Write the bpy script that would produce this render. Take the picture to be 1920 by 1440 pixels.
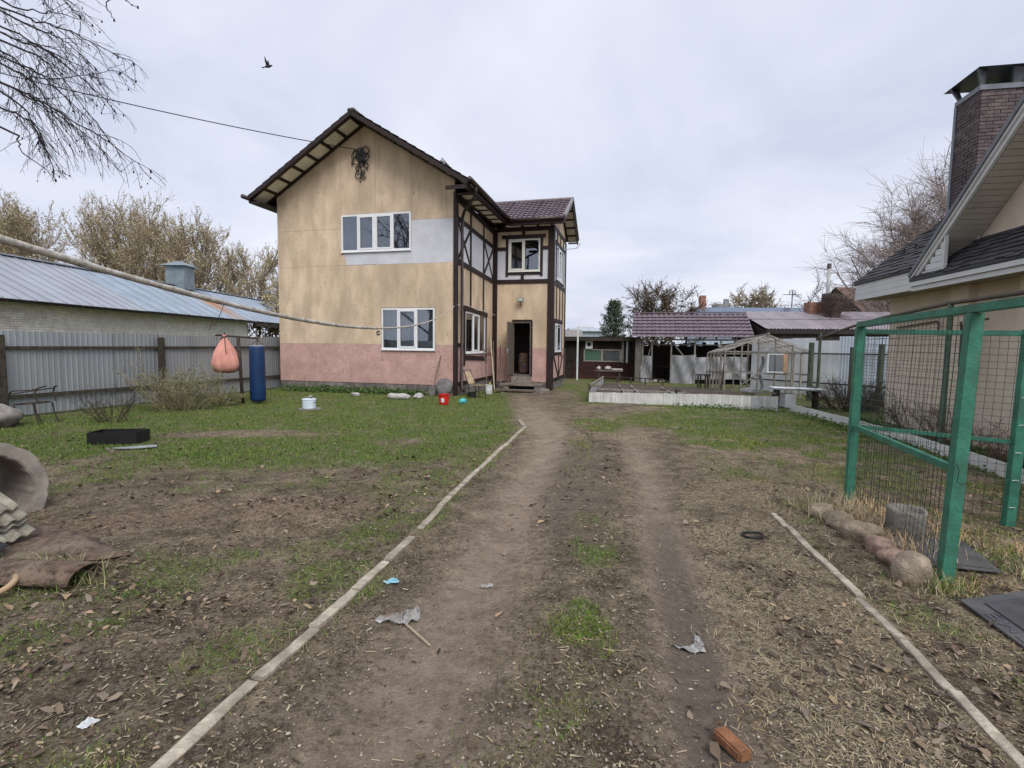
import bpy, bmesh, math, random
import numpy as np
from mathutils import Vector, Matrix

for o in list(bpy.data.objects):
    bpy.data.objects.remove(o, do_unlink=True)
S = bpy.context.scene
COL = S.collection
rad = math.radians
rng = np.random.default_rng(7)
random.seed(7)

# ------------------------------------------------------------------ camera
cam_d = bpy.data.cameras.new('camera')
cam_d.sensor_width = 36.0
cam_d.sensor_fit = 'HORIZONTAL'
cam_d.lens = 36.0 * 978.0 / 1920.0
cam_d.clip_start = 0.05
cam_d.clip_end = 3000
cam = bpy.data.objects.new('camera', cam_d)
COL.objects.link(cam)
_p, _r = rad(4.27), rad(0.63)
_f = Vector((0, math.cos(_p), -math.sin(_p)))
_r0 = Vector((1, 0, 0))
_u0 = Vector((0, math.sin(_p), math.cos(_p)))
_rt = _r0 * math.cos(_r) + _u0 * math.sin(_r)
_up = _u0 * math.cos(_r) - _r0 * math.sin(_r)
cam.matrix_world = Matrix(((_rt.x, _up.x, -_f.x, 0), (_rt.y, _up.y, -_f.y, 0),
                           (_rt.z, _up.z, -_f.z, 1.7), (0, 0, 0, 1)))
S.camera = cam

# ------------------------------------------------------------------ sky
SUN_EL, SUN_AZ = 48.0, 160.0        # azimuth clockwise from +Y: behind the camera, a little right
W = bpy.data.worlds.new('World')
S.world = W
W.use_nodes = True
nt = W.node_tree
nt.nodes.clear()
N, Lk = nt.nodes.new, nt.links.new
out = N('ShaderNodeOutputWorld')
bg = N('ShaderNodeBackground')
sky = N('ShaderNodeTexSky')
sky.sky_type = 'NISHITA'
sky.sun_disc = False
sky.sun_elevation = rad(SUN_EL)
sky.sun_rotation = rad(SUN_AZ)
sky.dust_density = 3.0
skm = N('ShaderNodeMix'); skm.data_type = 'RGBA'; skm.blend_type = 'MULTIPLY'
skm.inputs[0].default_value = 1.0
skm.inputs[7].default_value = (0.09, 0.09, 0.09, 1)
Lk(sky.outputs[0], skm.inputs[6])
# an unbroken layer of stratus, thicker and thinner in drifts
tc = N('ShaderNodeTexCoord')
sep = N('ShaderNodeSeparateXYZ'); Lk(tc.outputs['Generated'], sep.inputs[0])
zc = N('ShaderNodeMath'); zc.operation = 'ADD'; zc.inputs[1].default_value = 0.22
ab = N('ShaderNodeMath'); ab.operation = 'ABSOLUTE'
Lk(sep.outputs[2], ab.inputs[0]); Lk(ab.outputs[0], zc.inputs[0])
dx = N('ShaderNodeMath'); dx.operation = 'DIVIDE'; Lk(sep.outputs[0], dx.inputs[0]); Lk(zc.outputs[0], dx.inputs[1])
dy = N('ShaderNodeMath'); dy.operation = 'DIVIDE'; Lk(sep.outputs[1], dy.inputs[0]); Lk(zc.outputs[0], dy.inputs[1])
cb = N('ShaderNodeCombineXYZ'); Lk(dx.outputs[0], cb.inputs[0]); Lk(dy.outputs[0], cb.inputs[1])
n1 = N('ShaderNodeTexNoise'); n1.inputs['Scale'].default_value = 1.1; n1.inputs['Detail'].default_value = 5
n1.inputs['Roughness'].default_value = 0.55; n1.inputs['Distortion'].default_value = 0.4
Lk(cb.outputs[0], n1.inputs['Vector'])
cr = N('ShaderNodeValToRGB')
cr.color_ramp.elements[0].position = 0.30; cr.color_ramp.elements[0].color = (0.395, 0.43, 0.53, 1)
cr.color_ramp.elements[1].position = 0.72; cr.color_ramp.elements[1].color = (0.60, 0.612, 0.675, 1)
Lk(n1.outputs['Fac'], cr.inputs[0])
mx = N('ShaderNodeMix'); mx.data_type = 'RGBA'; mx.inputs[0].default_value = 0.92
Lk(skm.outputs[2], mx.inputs[6]); Lk(cr.outputs[0], mx.inputs[7])
Lk(mx.outputs[2], bg.inputs[0])
bg.inputs[1].default_value = 1.0
Lk(bg.outputs[0], out.inputs[0])

sun_d = bpy.data.lights.new('sun', 'SUN')
sun_d.energy = 1.5
sun_d.angle = rad(34)
sun_d.color = (1.0, 0.97, 0.92)
sun = bpy.data.objects.new('sun', sun_d)
COL.objects.link(sun)
_sd = Vector((math.sin(rad(SUN_AZ)) * math.cos(rad(SUN_EL)), math.cos(rad(SUN_AZ)) * math.cos(rad(SUN_EL)), math.sin(rad(SUN_EL))))
sun.rotation_euler = _sd.to_track_quat('Z', 'Y').to_euler()

S.view_settings.view_transform = 'Standard'
S.view_settings.look = 'None'
S.view_settings.gamma = 1
S.view_settings.use_curve_mapping = False
S.view_settings.exposure = 0.70
S.render.engine = 'CYCLES'
S.cycles.use_denoising = True
S.cycles.max_bounces = 6
S.cycles.transparent_max_bounces = 12
S.cycles.caustics_reflective = False
S.cycles.caustics_refractive = False

# ------------------------------------------------------------------ materials
MAT = {}
def M(name, col, rough=0.8, col2=None, scale=4.0, var=0.18, bump=0.0, bscale=60.0, metal=0.0, spec=0.3,
      detail=6.0, lo=0.38, hi=0.62, stretch=(1, 1, 1), objvar=0.0, speck=None, speck_scale=40, speck_lo=.62, dirt=None, dirt_scale=1.3, dirt_amt=.6):
    if name in MAT:
        return MAT[name]
    m = bpy.data.materials.new(name)
    m.use_nodes = True
    t = m.node_tree
    b = t.nodes['Principled BSDF']
    b.inputs['Roughness'].default_value = rough
    b.inputs['Metallic'].default_value = metal
    b.inputs['Specular IOR Level'].default_value = spec
    nn, ll = t.nodes.new, t.links.new
    geo = nn('ShaderNodeNewGeometry')
    mp = nn('ShaderNodeMapping'); mp.inputs['Scale'].default_value = stretch
    ll(geo.outputs['Position'], mp.inputs['Vector'])
    no = nn('ShaderNodeTexNoise'); no.inputs['Scale'].default_value = scale; no.inputs['Detail'].default_value = detail
    no.inputs['Roughness'].default_value = 0.62
    ll(mp.outputs[0], no.inputs['Vector'])
    rp = nn('ShaderNodeValToRGB')
    c1 = tuple(c * (1 - var) for c in col); c2 = col2 or tuple(min(.95, c * (1 + var)) for c in col)
    rp.color_ramp.elements[0].position = lo; rp.color_ramp.elements[0].color = (*c1, 1)
    rp.color_ramp.elements[1].position = hi; rp.color_ramp.elements[1].color = (*c2, 1)
    ll(no.outputs['Fac'], rp.inputs[0])
    cur = rp.outputs[0]
    def mixin(fac, colr):
        nonlocal cur
        mm = nn('ShaderNodeMix'); mm.data_type = 'RGBA'
        ll(fac, mm.inputs[0]); ll(cur, mm.inputs[6]); mm.inputs[7].default_value = (*colr, 1)
        cur = mm.outputs[2]
    def mask(sc, a, c, amt=1.0, vec=None, det=4):
        q = nn('ShaderNodeTexNoise'); q.inputs['Scale'].default_value = sc; q.inputs['Detail'].default_value = det
        ll(vec or geo.outputs['Position'], q.inputs['Vector'])
        r = nn('ShaderNodeMapRange'); r.inputs[1].default_value = a; r.inputs[2].default_value = c; r.inputs[4].default_value = amt
        ll(q.outputs['Fac'], r.inputs[0])
        return r.outputs[0]
    if dirt:
        mixin(mask(dirt_scale, .42, .68, dirt_amt, mp.outputs[0], 6), dirt)
    if speck:
        mixin(mask(speck_scale, speck_lo, speck_lo + .06, .85), speck)
    if objvar:
        oi = nn('ShaderNodeObjectInfo')
        hs = nn('ShaderNodeHueSaturation')
        r = nn('ShaderNodeMapRange'); r.inputs[3].default_value = 1 - objvar; r.inputs[4].default_value = 1 + objvar
        ll(oi.outputs['Random'], r.inputs[0]); ll(r.outputs[0], hs.inputs['Value']); ll(cur, hs.inputs['Color'])
        cur = hs.outputs[0]
    ll(cur, b.inputs['Base Color'])
    if bump:
        nb = nn('ShaderNodeTexNoise'); nb.inputs['Scale'].default_value = bscale; nb.inputs['Detail'].default_value = 5
        ll(mp.outputs[0], nb.inputs['Vector'])
        bp = nn('ShaderNodeBump'); bp.inputs['Strength'].default_value = bump; bp.inputs['Distance'].default_value = 0.02
        ll(nb.outputs['Fac'], bp.inputs['Height']); ll(bp.outputs[0], b.inputs['Normal'])
    MAT[name] = m
    return m

def glass_mat(name, tint=(.85, .9, .92), gloss=.42, rough=.02):
    if name in MAT:
        return MAT[name]
    m = bpy.data.materials.new(name); m.use_nodes = True
    t = m.node_tree; t.nodes.clear()
    o = t.nodes.new('ShaderNodeOutputMaterial'); mxs = t.nodes.new('ShaderNodeMixShader')
    tr = t.nodes.new('ShaderNodeBsdfTransparent'); tr.inputs[0].default_value = (*tint, 1)
    gl = t.nodes.new('ShaderNodeBsdfGlossy'); gl.inputs['Roughness'].default_value = rough
    gl.inputs['Color'].default_value = (.85, .88, .95, 1)
    fr = t.nodes.new('ShaderNodeFresnel'); fr.inputs[0].default_value = 1.5
    ad = t.nodes.new('ShaderNodeMath'); ad.operation = 'MULTIPLY_ADD'; ad.inputs[1].default_value = 1.0; ad.inputs[2].default_value = gloss - .04
    ad.use_clamp = True
    t.links.new(fr.outputs[0], ad.inputs[0]); t.links.new(ad.outputs[0], mxs.inputs[0])
    t.links.new(tr.outputs[0], mxs.inputs[1]); t.links.new(gl.outputs[0], mxs.inputs[2])
    t.links.new(mxs.outputs[0], o.inputs[0])
    MAT[name] = m
    return m

# ------------------------------------------------------------------ objects
ROOT = {}
def setp(o, label=None, cat=None, group=None, kind=None):
    if label: o['label'] = label
    if cat: o['category'] = cat
    if group: o['group'] = group
    if kind: o['kind'] = kind
    return o

def thing(name, label, cat, loc=(0, 0, 0), group=None):
    o = bpy.data.objects.new(name, None)
    o.empty_display_size = 0.2
    COL.objects.link(o)
    o.location = loc
    ROOT[o.name] = Vector(loc)
    return setp(o, label, cat, group)

def base_of(o):
    while o.parent:
        o = o.parent
    return ROOT.get(o.name, Vector(o.location))

class MB:
    """collects shapes in world metres; build() links them as one mesh object"""
    def __init__(s):
        s.v = []; s.f = []
    def add(s, vs, fs):
        n = len(s.v)
        s.v.extend([tuple(map(float, q)) for q in vs])
        s.f.extend([tuple(i + n for i in f) for f in fs])
        return s
    def hexa(s, p):          # 8 corners: bottom 4 ccw, top 4 ccw
        return s.add(p, [(0, 3, 2, 1), (4, 5, 6, 7), (0, 1, 5, 4), (1, 2, 6, 5), (2, 3, 7, 6), (3, 0, 4, 7)])
    def box(s, c, d, rz=0.0, mat=None):
        c = Vector(c); a, b, h = [k / 2 for k in d]
        R = Matrix.Rotation(rz, 3, 'Z') if mat is None else mat
        return s.hexa([c + R @ Vector(q) for q in ((-a, -b, -h), (a, -b, -h), (a, b, -h), (-a, b, -h), (-a, -b, h), (a, -b, h), (a, b, h), (-a, b, h))])
    def beam(s, p, q, w, h, up=(0, 0, 1)):
        p, q = Vector(p), Vector(q); d = (q - p).normalized(); up = Vector(up)
        if abs(d.dot(up)) > .98: up = Vector((1, 0, 0)) if abs(d.x) < .9 else Vector((0, 1, 0))
        sd = d.cross(up).normalized() * (w / 2); u2 = sd.cross(d).normalized() * (h / 2)
        return s.hexa([p - sd - u2, p + sd - u2, q + sd - u2, q - sd - u2, p - sd + u2, p + sd + u2, q + sd + u2, q - sd + u2])
    def tube(s, pts, r, n=8, cap=True):
        pts = [Vector(p) for p in pts]; k = len(pts)
        rs = r if isinstance(r, (list, tuple)) else [r] * k
        vs = []; prev = None
        for i, p in enumerate(pts):
            d = (pts[min(i + 1, k - 1)] - pts[max(i - 1, 0)]).normalized()
            if prev is None:
                a = d.cross(Vector((0, 0, 1)))
                if a.length < .05: a = d.cross(Vector((1, 0, 0)))
            else:
                a = prev - d * prev.dot(d)
            a.normalize(); prev = a; b = d.cross(a)
            for j in range(n):
                t = 2 * math.pi * j / n
                vs.append(p + (a * math.cos(t) + b * math.sin(t)) * rs[i])
        fs = [(i * n + j, i * n + (j + 1) % n, (i + 1) * n + (j + 1) % n, (i + 1) * n + j) for i in range(k - 1) for j in range(n)]
        if cap:
            fs.append(tuple(range(n - 1, -1, -1))); fs.append(tuple((k - 1) * n + j for j in range(n)))
        return s.add(vs, fs)
    def lathe(s, c, prof, n=20, wob=None):
        c = Vector(c); vs = []
        for i, (r, z) in enumerate(prof):
            for j in range(n):
                t = 2 * math.pi * j / n
                k = wob(t, z) if wob else 1
                vs.append(c + Vector((r * k * math.cos(t), r * k * math.sin(t), z)))
        fs = [(i * n + j, i * n + (j + 1) % n, (i + 1) * n + (j + 1) % n, (i + 1) * n + j) for i in range(len(prof) - 1) for j in range(n)]
        fs.append(tuple(range(n - 1, -1, -1))); fs.append(tuple((len(prof) - 1) * n + j for j in range(n)))
        return s.add(vs, fs)
    def prism(s, poly, ext):
        ext = Vector(ext); n = len(poly); poly = [Vector(p) for p in poly]
        return s.add(poly + [p + ext for p in poly],
                     [tuple(range(n - 1, -1, -1)), tuple(range(n, 2 * n))] + [(i, (i + 1) % n, n + (i + 1) % n, n + i) for i in range(n)])
    def sheet(s, fn, nu, nv):
        vs = [fn(i / nu, j / nv) for j in range(nv + 1) for i in range(nu + 1)]
        return s.add(vs, [(j * (nu + 1) + i, j * (nu + 1) + i + 1, (j + 1) * (nu + 1) + i + 1, (j + 1) * (nu + 1) + i) for j in range(nv) for i in range(nu)])
    def build(s, name, mat, parent=None, smooth=False, bevel=0.0, label=None, cat=None, group=None, kind=None, solid=0.0):
        V = np.array(s.v, float)
        if parent is not None:
            org = np.array(base_of(parent))
        else:
            org = np.array([(V[:, 0].min() + V[:, 0].max()) / 2, (V[:, 1].min() + V[:, 1].max()) / 2, V[:, 2].min()])
        me = bpy.data.meshes.new(name)
        me.from_pydata((V - org).tolist(), [], s.f)
        bm = bmesh.new(); bm.from_mesh(me)
        bmesh.ops.recalc_face_normals(bm, faces=bm.faces)
        if bevel:
            bmesh.ops.bevel(bm, geom=[e for e in bm.edges if len(e.link_faces) == 2 and e.calc_face_angle(0) > .5], offset=bevel, segments=2, affect='EDGES', clamp_overlap=True)
        bm.to_mesh(me); bm.free()
        if smooth:
            me.polygons.foreach_set('use_smooth', [True] * len(me.polygons))
        me.materials.append(mat)
        o = bpy.data.objects.new(name, me)
        COL.objects.link(o)
        if parent is not None:
            o.parent = parent
        else:
            o.location = org
            ROOT[o.name] = Vector(org)
        if solid:
            md = o.modifiers.new('thick', 'SOLIDIFY'); md.thickness = solid; md.offset = 0
        return setp(o, label, cat, group, kind)

def npmesh(name, V, Fq, mat, parent=None, kind=None, label=None, cat=None, cols=None, group=None):
    """fast mesh from numpy arrays (all faces the same size)"""
    me = bpy.data.meshes.new(name)
    V = np.asarray(V, np.float32); Fq = np.asarray(Fq, np.int32)
    k = Fq.shape[1]
    org = np.zeros(3, np.float32)
    if parent is not None:
        org = np.array(base_of(parent), np.float32)
    me.vertices.add(len(V)); me.vertices.foreach_set('co', (V - org).ravel())
    me.loops.add(Fq.size); me.loops.foreach_set('vertex_index', Fq.ravel())
    me.polygons.add(len(Fq))
    me.polygons.foreach_set('loop_start', np.arange(0, Fq.size, k, dtype=np.int32))
    me.polygons.foreach_set('loop_total', np.full(len(Fq), k, np.int32))
    me.update(calc_edges=True)
    if cols is not None:
        at = me.color_attributes.new('tint', 'FLOAT_COLOR', 'POINT')
        at.data.foreach_set('color', np.concatenate([cols, np.ones((len(cols), 1))], 1).astype(np.float32).ravel())
    me.materials.append(mat)
    o = bpy.data.objects.new(name, me)
    COL.objects.link(o)
    if parent is not None:
        o.parent = parent
    return setp(o, label, cat, group, kind)

def copy_tree(o, parent=None):
    c = o.copy()
    COL.objects.link(c)
    if parent is not None:
        c.parent = parent
    for ch in list(o.children):
        copy_tree(ch, c)
    return c

def attr_mat(name, rough=.85, trans=0.0, spec=.2):
    if name in MAT:
        return MAT[name]
    m = bpy.data.materials.new(name); m.use_nodes = True
    t = m.node_tree; b = t.nodes['Principled BSDF']
    a = t.nodes.new('ShaderNodeVertexColor'); a.layer_name = 'tint'
    t.links.new(a.outputs[0], b.inputs['Base Color'])
    b.inputs['Roughness'].default_value = rough
    b.inputs['Specular IOR Level'].default_value = spec
    MAT[name] = m
    return m

# smooth value noise, numpy
_G = rng.random((256, 256))
def vnoise(x, y, s=1.0, o=0):
    x = np.asarray(x, float) / s + 37.3 * o + 1000; y = np.asarray(y, float) / s + 17.9 * o + 1000
    xi = np.floor(x).astype(int); yi = np.floor(y).astype(int)
    fx = x - xi; fy = y - yi
    fx = fx * fx * (3 - 2 * fx); fy = fy * fy * (3 - 2 * fy)
    g = lambda a, b: _G[a % 256, b % 256]
    return (g(xi, yi) * (1 - fx) + g(xi + 1, yi) * fx) * (1 - fy) + (g(xi, yi + 1) * (1 - fx) + g(xi + 1, yi + 1) * fx) * fy
def fnoise(x, y, s=1.0, o=0, n=4):
    t = 0; a = .5; w = 0
    for k in range(n):
        t = t + a * vnoise(x, y, s / 2 ** k, o + k); w += a; a *= .55
    return t / w
def sm(a, b, x):
    t = np.clip((np.asarray(x, float) - a) / (b - a), 0, 1)
    return t * t * (3 - 2 * t)
# ------------------------------------------------------------------ ground
RUT_L = [(-.55, 1.2), (-.51, 2.03), (-.45, 2.43), (-.32, 3.19), (-.12, 4.35), (.13, 5.8), (.62, 8.6), (.75, 10.5), (.6, 12.5), (.4, 15.5), (.5, 19)]
RUT_R = [(.78, 1.2), (.88, 2.05), (1.01, 2.66), (1.16, 3.43), (1.38, 4.65), (1.75, 6.56), (2.21, 9.67), (2.3, 12)]
KERB_L = [(-1.47, 1.4), (-1.38, 2.02), (-1.26, 2.6), (-1.13, 3.17), (-.90, 4.3), (-.62, 6.09), (-.20, 8.3), (.12, 9.9), (.29, 10.82)]
KERB_R = [(2.02, 1.5), (2.13, 2.12), (2.25, 2.7), (2.36, 3.25), (2.52, 4.2), (2.69, 5.22)]
def dpoly(x, y, P):
    x = np.asarray(x, float); y = np.asarray(y, float)
    best = np.full(np.broadcast(x, y).shape, 1e9)
    for (ax, ay), (bx, by) in zip(P[:-1], P[1:]):
        vx, vy = bx - ax, by - ay
        t = np.clip(((x - ax) * vx + (y - ay) * vy) / (vx * vx + vy * vy), 0, 1)
        best = np.minimum(best, np.hypot(x - ax - t * vx, y - ay - t * vy))
    return best
def polyx(y, P):
    return np.interp(y, [p[1] for p in P], [p[0] for p in P])
def blob(x, y, cx, cy, rx, ry, rot=0.0, soft=.5):
    c, s = math.cos(rot), math.sin(rot)
    a = ((x - cx) * c + (y - cy) * s) / rx; b = (-(x - cx) * s + (y - cy) * c) / ry
    d = np.sqrt(a * a + b * b)
    return 1 - sm(1 - soft, 1 + soft, d)

def gz(x, y):
    x = np.asarray(x, float); y = np.asarray(y, float)
    h = -0.13 * sm(14.5, 18.5, y) * sm(-2.3, -.7, x) * (1 - sm(300, 600, y))
    near = 1 - sm(16, 26, y)
    h = h + near * (0.05 * (fnoise(x, y, 2.3, 3) - .5) + 0.022 * (fnoise(x, y, .35, 5, 3) - .5) + .012 * (vnoise(x, y, .11, 9) - .5))
    h = h - .030 * np.exp(-(dpoly(x, y, RUT_L) / .20) ** 2) - .038 * np.exp(-(dpoly(x, y, RUT_R) / .17) ** 2)
    h = h + .035 * blob(x, y, .9, 5.4, .5, 3.0, -.17, .6)
    h = h + .07 * blob(x, y, -2.1, 5.0, .45, .3, 0, .8)           # low heap of loose earth on the left
    return h
def gzf(x, y):
    return float(gz(x, y))

def masks(x, y):
    """what grows or lies where: green grass, dry straw, bare packed rut, dead leaves, reddish clay"""
    n1 = fnoise(x, y, 1.4, 11); n2 = fnoise(x, y, .45, 21); n3 = fnoise(x, y, 4.0, 31)
    kl = polyx(y, KERB_L); kr = polyx(y, KERB_R)
    left = 1 - sm(-.25, .15, x - np.where(y < 11, kl, .2))
    right = sm(-.2, .2, x - np.where(y < 5.3, kr, 2.6 + .12 * (y - 5.3)))
    drive = np.clip(1 - left - right, 0, 1)
    # left lawn
    edge = 6.9 + 1.6 * (n1 - .5) + 1.0 * sm(-2.5, 0, x)
    g = left * sm(edge - .5, edge + .9, y)
    g = g * (1 - .85 * blob(x, y, -5.2, 9.6, 1.6, .45, .12, .5))
    g = g * (1 - .6 * blob(x, y, -1.9, 8.9, .6, .35, 0, .5))
    g = np.maximum(g, left * .55 * blob(x, y, -5.6, 7.5, 2.2, .9))
    g = np.maximum(g, left * (.52 * sm(.40, .60, n2 * .6 + n1 * .4)) * (1 - sm(6.5, 8, y)))
    g = np.maximum(g, .62 * blob(x, y, -1.2, 4.9, .32, 2.6, -.17) * sm(.38, .55, n2))
    g = np.maximum(g, .6 * blob(x, y, -.95, 7.4, .6, 1.8, -.17) * sm(.35, .55, n1))
    g = g * (1 - .9 * blob(x, y, -2.6, 5.2, 1.2, .75, .1, .4))
    g = g * (1 - .8 * blob(x, y, -4.2, 4.6, 1.5, .6, .1, .4))
    # driveway patches
    gd = .95 * blob(x, y, .43, 3.02, .19, .36, 0, .35) + .45 * blob(x, y, .70, 4.4, .26, .6, -.1) + .2 * blob(x, y, .05, 2.1, .35, .4)
    gd = gd + .7 * blob(x, y, -.35, 7.6, .22, .7, -.15) + .7 * blob(x, y, -.72, 5.2, .12, .7, -.18) + .75 * blob(x, y, -1.0, 3.55, .14, .22, -.18)
    gd = gd + .75 * blob(x, y, 1.9, 11.5, .6, 1.5, -.1) + .55 * blob(x, y, 1.2, 9.6, .2, 1.6)
    gd = gd + .38 * blob(x, y, .55, 4.6, .34, 3.6, -.14, .5) * sm(.46, .62, n2)
    g = np.maximum(g, np.clip(gd, 0, 1) * sm(.3, .5, n2))
    # right lawn, thinning toward the driveway
    gr = right * sm(5.9, 9.5, y + 1.5 * (n1 - .5)) * sm(.40, .60, n1 * .6 + n2 * .4 + .16 * sm(9, 12, y))
    gr = np.maximum(gr, .95 * blob(x, y, 4.6, 11.8, 2.6, 1.6, -.2) * sm(.26, .44, n1))
    gr = np.maximum(gr, .55 * blob(x, y, 3.3, 6.9, .6, .5) * sm(.4, .55, n2))
    gr = np.maximum(gr, .5 * sm(.5, .64, n2) * right * (1 - sm(5.5, 6.5, y)))
    gr = np.maximum(gr, .55 * right * sm(3.6, 4.3, x) * (1 - sm(11, 13, y)) * sm(.34, .52, n2))
    g = np.maximum(g, gr)
    # yard by the steps and behind
    g = np.maximum(g, sm(12.0, 14.5, y) * sm(.9, 2.2, x - .1 * (y - 12)) * sm(.30, .46, n1))
    g = np.maximum(g, .9 * sm(20, 22, y))
    path = np.exp(-(dpoly(x, y, [(.75, 10.5), (.6, 12.5), (.45, 15), (.35, 18.4)]) / .55) ** 2)
    g = g * (1 - .85 * path)
    g = g * (.50 + .50 * sm(.34, .58, .55 * n2 + .45 * fnoise(x, y, .2, 91)))
    rut = np.exp(-(dpoly(x + .12 * (n2 - .5), y, RUT_L) / (.36 + .08 * (1 - sm(2, 5, y)))) ** 2) * (1 - sm(11, 15, y)) + .9 * np.exp(-(dpoly(x + .10 * (n2 - .5), y, RUT_R) / .26) ** 2) * (1 - sm(8, 11, y))
    rut = np.clip(rut + .4 * path, 0, 1)
    g = g * (1 - .9 * rut)
    n4 = fnoise(x, y, .22, 51)
    straw = right * (1 - .6 * g) * sm(.40, .60, n4) + 1.0 * blob(x, y, 1.80, 3.2, .62, 2.8, -.12, .35) * sm(.38, .58, n4) * (1 - rut)
    straw = straw + .5 * blob(x, y, -4.6, 9.7, 1.8, .5, .1) + .5 * blob(x, y, 3.1, 6.4, .7, 1.6) * sm(.3, .5, n1)
    straw = straw + .35 * blob(x, y, -1.0, 10.4, .8, 1.2) + .7 * blob(x, y, 2.2, 10, .5, 3, -.1) * sm(.42, .56, n1)
    straw = np.clip(straw, 0, 1) * (1 - sm(15, 19, y))
    leaves = left * (1 - sm(7.0, 9.5, y)) * (.35 + .65 * sm(.4, .6, n1)) + 1.0 * blob(x, y, 1.15, 7.4, .50, 3.4, -.19) * sm(.36, .55, n1)
    leaves = leaves + right * (1 - sm(5, 7, y)) * (.3 + .7 * sm(.42, .6, n2)) + .5 * blob(x, y, 1.9, 2.8, .45, 1.6, -.1)
    leaves = np.clip(leaves, 0, 1) * (1 - .85 * rut) * (1 - .5 * g)
    clay = blob(x, y, -2.5, 5.15, 1.1, .5, .1, .6) + .7 * blob(x, y, -4.0, 4.7, 1.0, .25, .1, .6) + .8 * blob(x, y, .05, 4.9, .16, 1.3, -.17, .7)
    clay = clay + .6 * blob(x, y, 2.5, 5.9, .6, .5, 0, .6) + .4 * blob(x, y, -.35, 2.6, .3, .9, -.1)
    clay = np.clip(clay, 0, 1) * sm(.28, .5, n2)
    dark = .95 * np.exp(-(dpoly(x + .05 * (n2 - .5), y, RUT_R) / .15) ** 4) * (1 - sm(3.4, 6.5, y)) + .6 * blob(x, y, .9, 6.6, .45, 2.6, -.17)
    return g, straw, np.clip(rut, 0, 1), leaves, clay, np.clip(dark, 0, 1)

def axis(lo, hi, step, far, n):
    mid = np.arange(lo, hi + 1e-6, step)
    t = np.linspace(0, 1, n + 1)[1:]
    outp = hi + step * n * t + (far - hi - step * n) * t ** 3.2
    return mid, outp
xm, xp = axis(-11, 10.5, .058, 900, 34)
_, xn = axis(-11, 11, .058, 900, 34)
ym, yp = axis(.9, 19.5, .058, 1500, 44)
gx = np.concatenate([-xn[::-1], xm, xp]); gy = np.concatenate([[-900, -300, -80, -25, -8, -2.5, 0, .5], ym, yp])
GX, GY = np.meshgrid(gx, gy)
GZ = gz(GX, GY)
nx, ny = len(gx), len(gy)
V = np.stack([GX.ravel(), GY.ravel(), GZ.ravel()], 1)
ii, jj = np.meshgrid(np.arange(nx - 1), np.arange(ny - 1))
a = (jj * nx + ii).ravel()
Fq = np.stack([a, a + 1, a + nx + 1, a + nx], 1)

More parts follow.
